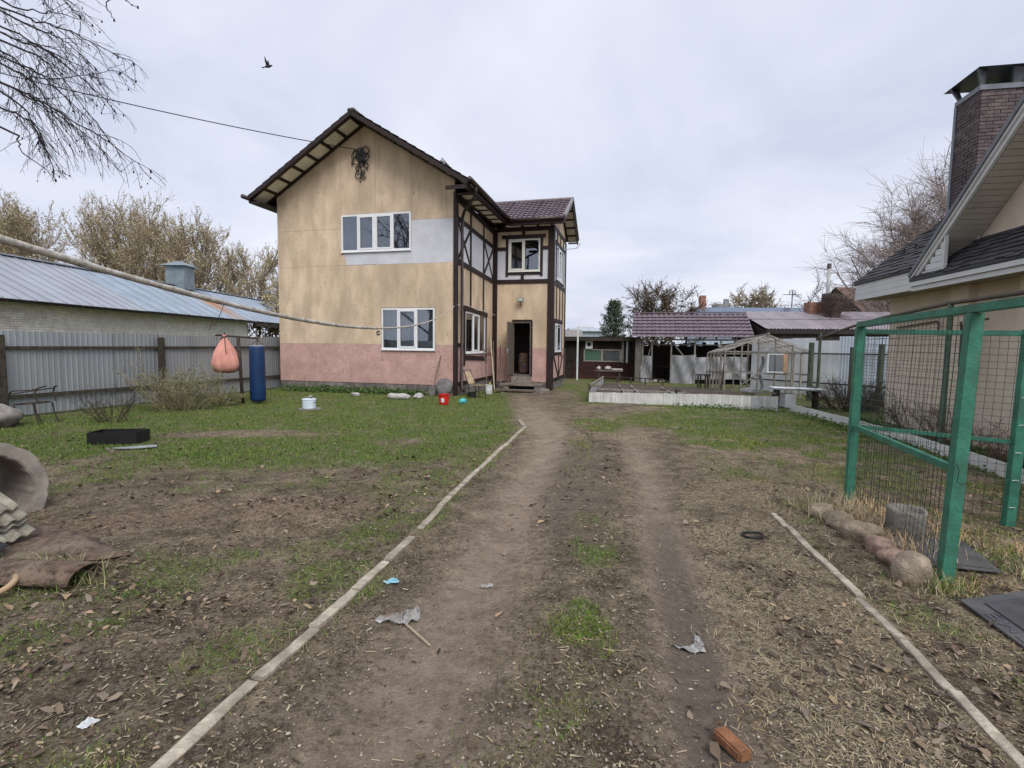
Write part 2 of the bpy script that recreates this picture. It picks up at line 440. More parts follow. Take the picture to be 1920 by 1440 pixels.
def ground_material():
    m = bpy.data.materials.new('soil_and_turf'); m.use_nodes = True
    t = m.node_tree; b = t.nodes['Principled BSDF']; nn, ll = t.nodes.new, t.links.new
    b.inputs['Roughness'].default_value = .95; b.inputs['Specular IOR Level'].default_value = .15
    geo = nn('ShaderNodeNewGeometry')
    A = nn('ShaderNodeVertexColor'); A.layer_name = 'mask_a'
    B = nn('ShaderNodeVertexColor'); B.layer_name = 'mask_b'
    sa = nn('ShaderNodeSeparateColor'); ll(A.outputs[0], sa.inputs[0])
    sb = nn('ShaderNodeSeparateColor'); ll(B.outputs[0], sb.inputs[0])
    def noise(sc, det=6, ro=.65):
        n = nn('ShaderNodeTexNoise'); n.inputs['Scale'].default_value = sc; n.inputs['Detail'].default_value = det
        n.inputs['Roughness'].default_value = ro; ll(geo.outputs['Position'], n.inputs['Vector']); return n.outputs['Fac']
    def ramp(f, p0, c0, p1, c1):
        r = nn('ShaderNodeValToRGB'); e = r.color_ramp.elements
        e[0].position = p0; e[0].color = (*c0, 1); e[1].position = p1; e[1].color = (*c1, 1); ll(f, r.inputs[0]); return r.outputs[0]
    def mix(f, x, y):
        q = nn('ShaderNodeMix'); q.data_type = 'RGBA'; ll(f, q.inputs[0]); ll(x, q.inputs[6]); ll(y, q.inputs[7]); return q.outputs[2]
    def hard(f, nz, amt=.5, gain=2.4):           # break a soft mask up with noise
        s1 = nn('ShaderNodeMath'); s1.operation = 'MULTIPLY_ADD'; ll(nz, s1.inputs[0]); s1.inputs[1].default_value = 2 * amt; s1.inputs[2].default_value = -amt
        s2 = nn('ShaderNodeMath'); s2.operation = 'ADD'; ll(f, s2.inputs[0]); ll(s1.outputs[0], s2.inputs[1])
        s3 = nn('ShaderNodeMapRange'); s3.inputs[1].default_value = .5 - .5 / gain; s3.inputs[2].default_value = .5 + .5 / gain; ll(s2.outputs[0], s3.inputs[0]); return s3.outputs[0]
    nM, nA, nB, nC, nD = noise(.9), noise(3.6), noise(17, 7, .7), noise(60, 8, .75), noise(150, 4, .7)
    def mul(x, f, lo, hi, p0=.3, p1=.7):
        r = nn('ShaderNodeMapRange'); r.inputs[1].default_value = p0; r.inputs[2].default_value = p1; r.inputs[3].default_value = lo; r.inputs[4].default_value = hi; r.clamp = True; ll(f, r.inputs[0])
        q = nn('ShaderNodeMix'); q.data_type = 'RGBA'; q.blend_type = 'MULTIPLY'; q.inputs[0].default_value = 1; ll(x, q.inputs[6]); ll(r.outputs[0], q.inputs[7]); return q.outputs[2]
    def thr(f, p0, p1, amt=1.0):
        r = nn('ShaderNodeMapRange'); r.inputs[1].default_value = p0; r.inputs[2].default_value = p1; r.inputs[4].default_value = amt; ll(f, r.inputs[0]); return r.outputs[0]
    def rgb(c):
        q = nn('ShaderNodeRGB'); q.outputs[0].default_value = (*c, 1); return q.outputs[0]
    def cells(sc):
        v = nn('ShaderNodeTexVoronoi'); v.inputs['Scale'].default_value = sc; v.inputs['Randomness'].default_value = 1
        w = nn('ShaderNodeMix'); w.data_type = 'VECTOR'; w.inputs[0].default_value = .02
        nv = nn('ShaderNodeTexNoise'); nv.inputs['Scale'].default_value = sc * .7; ll(geo.outputs['Position'], nv.inputs['Vector'])
        ll(geo.outputs['Position'], w.inputs[4]); ll(nv.outputs['Color'], w.inputs[5]); ll(w.outputs[1], v.inputs['Vector'])
        sp = nn('ShaderNodeSeparateColor'); ll(v.outputs['Color'], sp.inputs[0]); return sp.outputs
    c1, c2 = cells(85), cells(38)
    soil = ramp(nA, .36, (.128, .099, .066), .64, (.262, .208, .145))
    soil = mul(soil, nM, .72, 1.22, .38, .62)
    rutc = ramp(nA, .34, (.30, .238, .180), .66, (.41, .325, .255))
    rutc = mul(mul(rutc, nB, .86, 1.12), nC, .80, 1.18)
    c = soil
    clay = ramp(nB, .3, (.21, .140, .098), .7, (.34, .245, .175))
    clf = nn('ShaderNodeMath'); clf.operation = 'MULTIPLY'; clf.inputs[1].default_value = .75; ll(hard(sb.outputs[1], nB, .7, 1.5), clf.inputs[0])
    c = mix(clf.outputs[0], c, clay)
    darkc = ramp(nB, .3, (.125, .100, .080), .7, (.21, .172, .138))
    straw = ramp(nC, .3, (.16, .126, .078), .7, (.44, .365, .245))
    s = nn('ShaderNodeMath'); s.operation = 'MULTIPLY'; s.inputs[1].default_value = .75; ll(hard(sa.outputs[1], nB, .75, 2.2), s.inputs[0])
    c = mix(s.outputs[0], c, straw)
    moss = mix(nA, ramp(nC, .3, (.036, .070, .008), .7, (.10, .18, .022)), ramp(nB, .3, (.075, .105, .016), .7, (.175, .22, .045)))
    s = nn('ShaderNodeMath'); s.operation = 'MULTIPLY'; s.inputs[1].default_value = .88; ll(hard(sa.outputs[0], nB, .6, 2.0), s.inputs[0])
    c = mix(s.outputs[0], c, moss)
    c = mul(c, nB, .62, 1.34, .32, .68)
    c = mul(c, nC, .50, 1.50, .32, .68)
    # crumbs of bark, stalk and stone, singly coloured
    c = mix(thr(c1[0], .86, .87, .6), c, rgb((.30, .24, .165)))
    c = mix(thr(c1[1], .88, .89, .8), c, rgb((.048, .038, .030)))
    c = mix(thr(c2[0], .90, .91, .6), c, rgb((.22, .185, .15)))
    c = mix(thr(c2[1], .91, 0.92, .45), c, rgb((.075, .048, .038)))
    rm = hard(sa.outputs[2], nB, .55, 1.3)
    rd = nn('ShaderNodeMath'); rd.operation = 'MULTIPLY'; rd.inputs[1].default_value = .68; ll(rm, rd.inputs[0])
    c = mix(rd.outputs[0], c, rutc)
    rk = nn('ShaderNodeMath'); rk.operation = 'MULTIPLY'; rk.inputs[1].default_value = .85; ll(hard(sb.outputs[2], nB, .30, 1.5), rk.inputs[0])
    c = mix(rk.outputs[0], c, mul(darkc, nC, .75, 1.22))
    ll(c, b.inputs['Base Color'])
    add = nn('ShaderNodeMath'); add.operation = 'ADD'; ll(nC, add.inputs[0]); ll(nB, add.inputs[1])
    bp = nn('ShaderNodeBump'); bp.inputs['Strength'].default_value = .9; bp.inputs['Distance'].default_value = .035
    ll(add.outputs[0], bp.inputs['Height']); ll(bp.outputs[0], b.inputs['Normal'])
    return m
ground = npmesh('ground', V, Fq, ground_material(), kind='structure')
ground['label'] = 'trampled yard of bare soil, thin grass and straw'
g_, s_, r_, l_, c_, d_ = [k.ravel() for k in masks(GX, GY)]
for nm, arr in (('mask_a', (g_, s_, r_)), ('mask_b', (l_, c_, d_))):
    at = ground.data.color_attributes.new(nm, 'FLOAT_COLOR', 'POINT')
    at.data.foreach_set('color', np.stack([*arr, np.ones_like(g_)], 1).astype(np.float32).ravel())
ground.data.polygons.foreach_set('use_smooth', [True] * len(ground.data.polygons))

# ---- scatter helpers
def in_view(x, y, pad=1.3):
    return (np.abs(x) < np.abs(y) * 1.02 + pad) & (y > 1.2)
def scatter(n, y0, y1, power, dens):
    """n candidate points, nearer ones denser, kept with probability dens(x,y)"""
    u = rng.random(n)
    y = (y0 ** (1 - power) + u * (y1 ** (1 - power) - y0 ** (1 - power))) ** (1 / (1 - power)) if power != 1 else y0 * (y1 / y0) ** u
    x = (rng.random(n) * 2 - 1) * (y * 1.02 + 1.2)
    k = (x > -10.6) & (x < 10) & (rng.random(n) < dens(x, y))
    return x[k], y[k]
def bad_spot(x, y):
    """under the buildings and kerbs nothing grows"""
    u = (x + 1.91) * math.cos(rad(15)) - (y - 17.25) * math.sin(rad(15))
    v = (x + 1.91) * math.sin(rad(15)) + (y - 17.25) * math.cos(rad(15))
    house = (v > .02) & (u > -6.8) & (u < .05) | (v > 3.3) & (u > -.1) & (u < 2.5)
    kerb = ((dpoly(x, y, KERB_L) < .06) & (y < 10.9)) | ((dpoly(x, y, KERB_R) < .06) & (y < 5.3))
    fen = x < -10.75 + .235 * (y - 11)
    bedp = (y > 16.3 - .47 * (x - 2.43)) & (x > 2.43 + (y - 16.36) * .22)
    return house | kerb | fen | bedp

def blades(x, y, per, L, Wd, cols, lean=.5, flat=0.0, spread=.05):
    n = len(x)
    X = np.repeat(x, per) + rng.normal(0, spread, n * per); Y = np.repeat(y, per) + rng.normal(0, spread, n * per)
    k = ~bad_spot(X, Y); X, Y = X[k], Y[k]; n = len(X)
    Z = gz(X, Y) - .004
    Ls = L[0] + (L[1] - L[0]) * rng.random(n) ** 1.5
    far = 1 + .10 * np.maximum(0, Y - 4)
    Wd = Wd * (.7 + .6 * rng.random(n)) * np.minimum(far, 2.6)
    az = rng.random(n) * 2 * np.pi; ln = lean * rng.random(n) + flat
    dx, dy, dz = np.cos(az) * np.sin(ln), np.sin(az) * np.sin(ln), np.cos(ln)
    sx, sy = -np.sin(az), np.cos(az)
    P = np.stack([X, Y, Z], 1); D = np.stack([dx, dy, dz], 1) * Ls[:, None]; Sd = np.stack([sx, sy, np.zeros(n)], 1) * Wd[:, None] / 2
    ln2 = np.minimum(ln + .5, 1.5)
    D2 = D * .55 + np.stack([np.cos(az) * np.sin(ln2), np.sin(az) * np.sin(ln2), np.cos(ln2)], 1) * Ls[:, None] * .45
    V = np.stack([P - Sd, P + Sd, P + D * .55 + Sd * .8, P + D * .55 - Sd * .8, P + D2], 1)
    F = np.arange(n)[:, None] * 5 + np.array([[0, 1, 2]])
    F = np.concatenate([F, np.arange(n)[:, None] * 5 + np.array([[0, 2, 3]]), np.arange(n)[:, None] * 5 + np.array([[3, 2, 4]])])
    ci = rng.integers(0, len(cols), n); c = np.array(cols)[ci] * (.75 + .5 * rng.random((n, 1)))
    yl = sm(.42, .68, fnoise(X, Y, .9, 61))[:, None]; yl = yl * (.25 + .75 * sm(-1, 2, X)[:, None]); c = c * (1 - yl) + c * np.array([[1.5, 1.2, 1.0]]) * yl
    C = np.repeat(c, 5, 0)
    return V.reshape(-1, 3), F, C

GREENS = [(.072, .165, .016), (.10, .20, .020), (.047, .12, .013), (.135, .23, .032), (.185, .22, .05), (.22, .205, .085)]
STRAWS = [(.42, .35, .21), (.34, .27, .16), (.50, .43, .28), (.26, .20, .12), (.38, .33, .23)]
gd = lambda x, y: masks(x, y)[0] ** 1.4
x, y = scatter(105000, 1.5, 22, .9, gd)
fr_ = (y < 6.2) & (rng.random(len(y)) < .9)
V, F, C = blades(x[~fr_], y[~fr_], 6, (.02, .07), .0042, GREENS, .85)
V2, F2, C2 = blades(x[fr_], y[fr_], 6, (.012, .045), .0030, GREENS, .9, .35, .04)
V, F, C = np.concatenate([V, V2]), np.concatenate([F, F2 + len(V)]), np.concatenate([C, C2])
npmesh('grass', V, F, attr_mat('grass_blades', .6), kind='stuff', label='short green grass growing over the yard', cols=C)
sd = lambda x, y: masks(x, y)[1] * .8
x, y = scatter(48000, 1.4, 16, 1.1, sd)
V, F, C = blades(x, y, 5, (.02, .08), .0030, STRAWS, .5, .95, .06)
npmesh('straw', V, F, attr_mat('straw_blades', .8), kind='stuff', label='dry flattened straw lying on the soil', cols=C)

# slivers of stalk and bark lying everywhere
x, y = scatter(90000, 1.35, 10, 1.25, lambda x, y: np.clip(.55 + .4 * masks(x, y)[1], 0, 1) * (.25 + .75 * sm(.35, .65, fnoise(x, y, .22, 71))) * (1 - .92 * masks(x, y)[2]))
k = ~bad_spot(x, y); x, y = x[k], y[k]; n = len(x)
az = rng.random(n) * 6.283; ln = .004 + .022 * rng.random(n) ** 2.2; wd = .0012 + .0035 * rng.random(n) ** 2; wd = wd * (1 + .12 * np.maximum(0, y - 3))
c, s = np.cos(az), np.sin(az)
q = np.stack([np.stack([c * ln - s * wd, s * ln + c * wd], 1), np.stack([-c * ln - s * wd, -s * ln + c * wd], 1), np.stack([-c * ln + s * wd, -s * ln - c * wd], 1), np.stack([c * ln + s * wd, s * ln - c * wd], 1)], 1)
X = x[:, None] + q[:, :, 0]; Y = y[:, None] + q[:, :, 1]; Z = gz(x, y)[:, None] + .004 + .006 * rng.random((n, 4))
V = np.stack([X, Y, Z], 2).reshape(-1, 3); F = np.arange(n)[:, None] * 4 + np.array([[0, 1, 2, 3]])
SLV = np.array([(.30, .24, .155), (.24, .185, .12), (.18, .14, .10), (.09, .068, .05), (.38, .32, .22), (.06, .046, .036), (.15, .115, .085)])
C = np.repeat(SLV[rng.integers(0, 7, n)] * (.7 + .6 * rng.random((n, 1))), 4, 0)
npmesh('stalk_litter', V, F, attr_mat('leaf_litter', .75), kind='stuff', label='fine broken stalks and bark scattered over the soil', cols=C)

# dead leaves: bent quads
ld = lambda x, y: masks(x, y)[3] * (.12 + .88 * sm(.42, .66, fnoise(x, y, .30, 41)))
x, y = scatter(46000, 1.4, 11, 1.15, ld)
x2, y2 = scatter(3500, 1.4, 9, 1.2, lambda x, y: .25 + 0 * x)
x = np.concatenate([x, x2]); y = np.concatenate([y, y2])
k = ~bad_spot(x, y); x, y = x[k], y[k]; n = len(x)
az = rng.random(n) * 6.283; sz = (.008 + .022 * rng.random(n) ** 2); asp = .35 + .5 * rng.random(n)
sz = sz * (1 + .10 * np.maximum(0, y - 3.5)); tl = rng.normal(0, .30, (n, 2)); cup = rng.normal(.25, .3, n)
c, s = np.cos(az), np.sin(az)
loc = np.array([(-1, 0), (-.35, 1), (.45, .8), (1, 0), (.4, -.9), (-.4, -.85)])
px = loc[None, :, 0] * sz[:, None]; py = loc[None, :, 1] * (sz * asp)[:, None]
px = px * (1 + .25 * rng.normal(0, 1, px.shape)); py = py * (1 + .25 * rng.normal(0, 1, py.shape))
pz = cup[:, None] * (np.abs(py)) + tl[:, :1] * px + tl[:, 1:] * py
pz = pz - pz.min(1, keepdims=True) + .001
X = x[:, None] + px * c[:, None] - py * s[:, None]; Y = y[:, None] + px * s[:, None] + py * c[:, None]
Z = gz(X, Y) + pz + .004
V = np.stack([X, Y, Z], 2).reshape(-1, 3)
b6 = np.arange(n)[:, None] * 6
F = np.concatenate([b6 + np.array([[0, 3, 2, 1]]), b6 + np.array([[0, 5, 4, 3]])])
LEAFC = np.array([(.13, .092, .065), (.19, .14, .10), (.075, .054, .042), (.24, .19, .14), (.30, .215, .135), (.16, .13, .105), (.10, .068, .045), (.055, .042, .034)])
C = np.repeat(LEAFC[rng.integers(0, 8, n)] * (.7 + .6 * rng.random((n, 1))), 6, 0)
npmesh('dead_leaves', V, F, attr_mat('leaf_litter', .75), kind='stuff', label='fallen brown leaves littering the soil', cols=C)

# pebbles and chips on the driveway: squashed octahedra
x, y = scatter(20000, 1.4, 9, 1.5, lambda x, y: np.clip(.16 + .8 * blob(x, y, .2, 1.9, 1.5, .8) + .3 * ((x > polyx(y, KERB_L)) & (x < polyx(y, KERB_R))), 0, 1) * (1 - .75 * masks(x, y)[2]))
k = ~bad_spot(x, y); x, y = x[k], y[k]; n = len(x)
sz = .0028 + .0085 * rng.random(n) ** 3
o6 = np.array([(1, 0, 0), (0, 1, 0), (-1, 0, 0), (0, -1, 0), (0, 0, .6), (0, 0, -.6)])
P6 = o6[None] * sz[:, None, None] * (.7 + .6 * rng.random((n, 6, 1)))
P6[:, :, 0] *= (1 + 1.2 * rng.random((n, 1)) ** 3); az = rng.random(n) * 6.283; c, s = np.cos(az)[:, None], np.sin(az)[:, None]
X = x[:, None] + P6[:, :, 0] * c - P6[:, :, 1] * s; Y = y[:, None] + P6[:, :, 0] * s + P6[:, :, 1] * c
Z = gz(x, y)[:, None] + P6[:, :, 2] + sz[:, None] * .35 + .002
V = np.stack([X, Y, Z], 2).reshape(-1, 3); b6 = np.arange(n)[:, None] * 6
F = np.concatenate([b6 + np.array([q]) for q in ([0, 1, 4], [1, 2, 4], [2, 3, 4], [3, 0, 4], [1, 0, 5], [2, 1, 5], [3, 2, 5], [0, 3, 5])])
PEBC = np.array([(.30, .26, .215), (.22, .185, .155), (.40, .345, .275), (.17, .14, .12), (.35, .28, .2)])
C = np.repeat(PEBC[rng.integers(0, 5, n)] * (.7 + .6 * rng.random((n, 1))), 6, 0)
npmesh('pebbles', V, F, attr_mat('pebble_stone', .85), kind='stuff', label='small pebbles and bark chips on the driveway', cols=C)
# ------------------------------------------------------------------ the half-timbered house
beige = M('beige_stucco', (.67, .525, .375), .9, scale=1.1, var=.16, bump=.8, bscale=60, stretch=(1, 1, .4), dirt=(.40, .30, .20), dirt_scale=2.6, dirt_amt=.5, speck=(.20, .15, .105), speck_scale=17, speck_lo=.655)
pinkm = M('pink_stucco', (.58, .375, .33), .9, scale=2.0, var=.12, bump=.9, bscale=55, dirt=(.46, .275, .245), dirt_scale=2.2, dirt_amt=.45, speck=(.30, .175, .15), speck_scale=22, speck_lo=.60)
whitem = M('white_stucco', (.66, .66, .71), .9, scale=2.5, var=.06, bump=.6, bscale=80, dirt=(.50, .49, .51), dirt_scale=1.6, dirt_amt=.4)
brown = M('dark_brown_timber', (.024, .0125, .0115), .6, scale=7, var=.3, bump=.2, bscale=40, spec=.4)
cream = M('cream_soffit_board', (.80, .76, .68), .85, scale=3, var=.1)
pvc = M('white_pvc', (.78, .79, .80), .35, scale=3, var=.03, spec=.5)
metal_br = M('brown_gutter_metal', (.045, .028, .026), .35, scale=4, var=.2, spec=.5)
roofm = M('plum_tile_metal', (.165, .120, .140), .30, scale=2.5, var=.2, spec=.55, metal=.2)
roofd = M('mossy_dark_roof', (.055, .050, .042), .8, scale=3, var=.3, col2=(.075, .080, .055))
blockm = M('grey_plinth_block', (.21, .19, .175), .95, scale=6, var=.25, bump=.8, bscale=70, objvar=.18, dirt=(.09, .08, .07), dirt_scale=5, dirt_amt=.6)
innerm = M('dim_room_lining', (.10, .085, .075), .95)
glass = glass_mat('window_glass', gloss=.14)
curt = M('lace_curtain', (.36, .365, .37), .95, scale=14, var=.25, stretch=(1, 1, .25))
iron = M('wrought_iron', (.018, .017, .018), .5, spec=.4)
plank = M('weathered_plank', (.17, .14, .115), .9, scale=3, var=.3, bump=.5, bscale=30, stretch=(1, 1, 1), objvar=.2)

HC = Vector((-1.91, 17.25, 0))
HR = Vector((math.cos(rad(15)), -math.sin(rad(15)), 0))       # along the front, to the right
HD = Vector((math.sin(rad(13.5)), math.cos(rad(13.5)), 0))    # away from the street
def HW(u, v, z):
    return HC + HR * u + HD * v + Vector((0, 0, z))
house = thing('timbered_house', 'two-storey beige and pink stucco house with dark brown half-timbering', 'house', tuple(HW(-3.4, 2, 0)))

def ubox(mb, u0, u1, v0, v1, z0, z1, z0b=None, z1b=None):
    """box in house axes; z0b/z1b: heights at the v1 end"""
    a, b = z0 if z0b is None else z0b, z1 if z1b is None else z1b
    return mb.hexa([HW(u0, v0, z0), HW(u1, v0, z0), HW(u1, v1, a), HW(u0, v1, a), HW(u0, v0, z1), HW(u1, v0, z1), HW(u1, v1, b), HW(u0, v1, b)])

RIDGE_U, RIDGE_Z = -3.25, 9.15
SL = .612
def roof_z(u):
    return RIDGE_Z - SL * abs(u - RIDGE_U)

def cut_cells(a0, a1, z0, z1, holes):
    xs = sorted({a0, a1, *[h[0] for h in holes], *[h[1] for h in holes]}); zs = sorted({z0, z1, *[h[2] for h in holes], *[h[3] for h in holes]})
    xs = [x for x in xs if a0 <= x <= a1]; zs = [z for z in zs if z0 <= z <= z1]
    for x0, x1 in zip(xs[:-1], xs[1:]):
        run = None
        for q0, q1 in zip(zs[:-1], zs[1:]):
            hit = any(h[0] < (x0 + x1) / 2 < h[1] and h[2] < (q0 + q1) / 2 < h[3] for h in holes)
            if hit:
                if run: yield (x0, x1, *run)
                run = None
            else:
                run = (run[0], q1) if run else (q0, q1)
        if run: yield (x0, x1, *run)

# ---- structural shell (behind the facing panels)
F_HOLES = [(-4.16, -1.55, 4.83, 6.06), (-2.65, -.70, 1.50, 2.90)]
S_HOLES = [(1.07, 3.50, 1.42, 2.88)]
W_HOLES = [(.62, 1.95, 4.70, 6.0), (.82, 1.62, .42, 2.66)]
WS_HOLES = [(5.25, 7.15, 1.45, 2.65), (5.45, 7.5, 4.45, 5.85)]
shell = MB()
for a0, a1, z0, z1 in cut_cells(-6.75, -.02, .30, 6.45, F_HOLES):
    ubox(shell, a0, a1, .025, .22, z0, z1)
for a0, a1, z0, z1 in cut_cells(.22, 9.4, .30, 6.4, S_HOLES):
    ubox(shell, -.22, -.025, a0, a1, z0, z1)
ubox(shell, -6.75, -6.55, .22, 9.4, .3, 6.4)
ubox(shell, -6.75, -.02, 9.4, 9.6, .3, 6.4)
for v in (.025, 9.4):
    shell.prism([HW(-6.75, v, 6.45), HW(-.02, v, 6.45), HW(-.02, v, roof_z(-.02) - .18), HW(RIDGE_U, v, 8.97), HW(-6.75, v, roof_z(-6.75) - .18)], HD * .18)
for a0, a1, z0, z1 in cut_cells(-.02, 2.475, .15, 6.5, W_HOLES):
    ubox(shell, a0, a1, 4.775, 4.95, z0, z1)
for a0, a1, z0, z1 in cut_cells(4.95, 8.1, .15, 6.5, WS_HOLES):
    ubox(shell, 2.3, 2.475, a0, a1, z0, z1)
ubox(shell, -.02, 2.475, 8.1, 8.25, .15, 6.5)
for uu in (2.3,):
    shell.prism([HW(uu, 4.775, 6.5), HW(uu, 8.25, 6.5), HW(uu, 6.5, 7.72)], HR * .175)
shell.build('wall_core', M('wall_core_plaster', (.40, .30, .19), .95), house)
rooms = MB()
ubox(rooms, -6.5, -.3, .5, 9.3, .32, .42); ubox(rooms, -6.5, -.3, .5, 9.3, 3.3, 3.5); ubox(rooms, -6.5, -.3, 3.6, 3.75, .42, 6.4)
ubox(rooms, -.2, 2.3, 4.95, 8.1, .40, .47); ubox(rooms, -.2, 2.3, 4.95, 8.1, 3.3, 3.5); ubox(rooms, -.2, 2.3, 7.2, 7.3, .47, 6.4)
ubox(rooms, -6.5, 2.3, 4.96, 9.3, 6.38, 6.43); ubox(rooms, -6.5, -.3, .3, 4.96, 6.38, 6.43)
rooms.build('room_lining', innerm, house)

# ---- facing panels, each a plate of its own with open joints
def panel(plane, a0, a1, z0, z1, mat, name='wall_panel', poly=None, jag=0):
    g = .002
    mb = MB()
    if plane == 'front':
        if poly:
            mb.prism([HW(a, 0, z) for a, z in poly], HD * .022)
        else:
            ubox(mb, a0 + g, a1 - g, 0, .022, z0 + g, z1 - g)
    elif plane == 'side':
        if poly: mb.prism([HW(0, a, z) for a, z in poly], HR * -.022)
        else: ubox(mb, -.022, 0, a0 + g, a1 - g, z0 + g, z1 - g)
    elif plane == 'wing':
        ubox(mb, a0 + g, a1 - g, 4.75, 4.772, z0 + g, z1 - g)
    else:
        if poly: mb.prism([HW(2.5, a, z) for a, z in poly], HR * -.022)
        else: ubox(mb, 2.478, 2.5, a0 + g, a1 - g, z0 + g, z1 - g)
    return mb.build(name, mat, house)
# front: pink band, beige field, white strip, gable
for a0, a1 in ((-6.77, -4.3), (-4.3, -2.69), (-2.69, -.68), (-.68, 0)):
    panel('front', a0, a1, .335, 1.68 if a0 != -2.69 else 1.475, pinkm)
for a0, a1 in ((-6.77, -5.45), (-5.45, -4.05), (-4.05, -2.69)):
    panel('front', a0, a1, 1.68, 4.38, beige)
panel('front', -2.69, -1.35, 2.925, 4.38, beige); panel('front', -1.35, -.68, 2.925, 4.38, beige); panel('front', -.68, 0, 1.68, 4.38, beige)
panel('front', -6.77, -4.18, 4.38, 5.63, beige)
panel('front', 0, 0, 0, 0, beige, poly=[(-4.18, 4.384), (-3.99, 4.384), (-4.08, 4.78), (-4.18, 4.80)])
panel('front', 0, 0, 0, 0, whitem, poly=[(-3.985, 4.388), (-2.86, 4.392), (-2.86, 4.79), (-4.075, 4.785)])
panel('front', -2.86, -1.535, 4.38, 4.80, whitem); panel('front', -1.535, 0, 4.38, 5.80, whitem)
cols = [-6.77, -5.5, -4.18, -2.86, -1.535, -.3, 0]
for a0, a1 in zip(cols[:-1], cols[1:]):
    z0 = 5.63 if a1 <= -4.1 else (6.09 if a1 <= -1.5 else 5.80)
    t0, t1 = roof_z(a0) - .17, roof_z(a1) - .17
    pl = [(a0 + .004, z0 + .004), (a1 - .004, z0 + .004), (a1 - .004, t1)]
    if a0 < RIDGE_U < a1: pl.append((RIDGE_U, RIDGE_Z - .17))
    pl.append((a0 + .004, t0))
    panel('front', 0, 0, 0, 0, beige, poly=pl)
# right flank
def drop(v): return -.035 * v        # the bands on this wall sag slightly to the back
def srow(zlo, zhi, mat, vs, off=1):
    for a0, a1 in zip(vs[:-1], vs[1:]):
        f = (lambda v: drop(v)) if off else (lambda v: 0)
        panel('side', 0, 0, 0, 0, mat, poly=[(a0 + .004, zlo + f(a0)), (a1 - .004, zlo + f(a1)), (a1 - .004, zhi + f(a1)), (a0 + .004, zhi + f(a0))])
srow(5.86, 6.52, beige, [.02, 1.64, 3.23, 4.74]); srow(4.47, 5.85, whitem, [.02, 1.64, 3.23, 4.74])
srow(2.93, 4.46, beige, [.02, 1.64, 3.23, 4.74])
srow(1.69, 2.92, beige, [.02, 1.06]); srow(1.69, 2.92, beige, [3.51, 4.74]); srow(1.4, 1.68, pinkm, [.02, 1.06]); srow(1.4, 1.68, pinkm, [3.51, 4.74])
srow(.34, 1.39, pinkm, [.02, 2.3, 4.74], 0)
# wing front
panel('wing', .02, 1.25, 5.70, 6.5, beige) if False else None
for a0, a1, z0, z1, m_ in ((.02, .60, 5.62, 6.5, beige), (1.97, 2.48, 5.62, 6.5, beige), (.60, 1.97, 6.02, 6.5, beige), (.02, .60, 4.3, 5.62, whitem), (1.97, 2.48, 4.3, 5.62, whitem), (.60, 1.97, 4.3, 4.68, whitem),
                           (.02, 1.22, 2.68, 4.3, beige), (1.22, 2.48, 2.68, 4.3, beige), (.02, .80, 1.6, 2.68, beige), (1.64, 2.48, 1.6, 2.68, beige), (.02, .80, .2, 1.6, pinkm), (1.64, 2.48, .2, 1.6, pinkm), (.80, 1.64, .2, .40, pinkm)):
    panel('wing', a0, a1, z0, z1, m_)
# wing flank
for a0, a1, z0, z1, m_ in ((4.75, 5.43, 4.25, 6.5, whitem), (7.52, 8.2, 4.25, 6.5, whitem), (5.43, 7.52, 5.87, 6.5, beige), (5.43, 7.52, 4.25, 4.43, whitem), (4.75, 6.2, 2.67, 4.25, beige), (6.2, 8.2, 2.67, 4.25, beige),
                           (4.75, 5.23, 1.6, 2.67, beige), (7.17, 8.2, 1.6, 2.67, beige), (4.75, 8.2, .25, 1.43, pinkm), (4.75, 5.23, 1.43, 1.6, pinkm), (7.17, 8.2, 1.43, 1.6, pinkm)):
    panel('wingside', a0, a1, z0, z1, m_)
panel('wingside', 0, 0, 0, 0, beige, poly=[(4.78, 6.505), (8.22, 6.505), (6.5, 7.7)])

# ---- plinth of small blocks
bm0 = None
def plinth(p0, d, length, z0, z1, nrow):
    global bm0
    L = .40; hgt = (z1 - z0) / nrow
    nrm = d.cross(Vector((0, 0, 1)))
    k = 0
    for r in range(nrow):
        x = -.2 * (r % 2)
        while x < length - .05:
            a = max(x, 0); b = min(x + L, length)
            p = p0 + d * ((a + b) / 2)
            sc = ((b - a) / L)
            if bm0 is None:
                mb = MB(); mb.box((0, 0, 0), (L - .014, .12, hgt - .012))
                o = mb.build('plinth_block', blockm, house, bevel=.006); bm0 = (o.data, hgt)
                o.data.transform(Matrix.Translation(base_of(house)))
            else:
                o = bpy.data.objects.new('plinth_block', bm0[0]); COL.objects.link(o); o.parent = house
            o.location = Vector((p.x, p.y, z0 + hgt * (r + .5))) - base_of(house) + nrm * random.uniform(-.004, .008)
            o.rotation_euler = (0, 0, math.atan2(d.y, d.x)); o.scale = (sc, 1, hgt / bm0[1])
            x += L; k += 1
plinth(HW(-6.75, .07, 0), HR, 6.72, -.12, .33, 2)
plinth(HW(-.05, .02, 0), HD, 4.7, -.24, .33, 3)
plinth(HW(2.44, 4.8, 0), HD, 3.4, -.3, .22, 3)
plinth(HW(.0, 4.80, 0), HR, .6, -.3, .2, 3); plinth(HW(1.9, 4.80, 0), HR, .58, -.3, .2, 3)

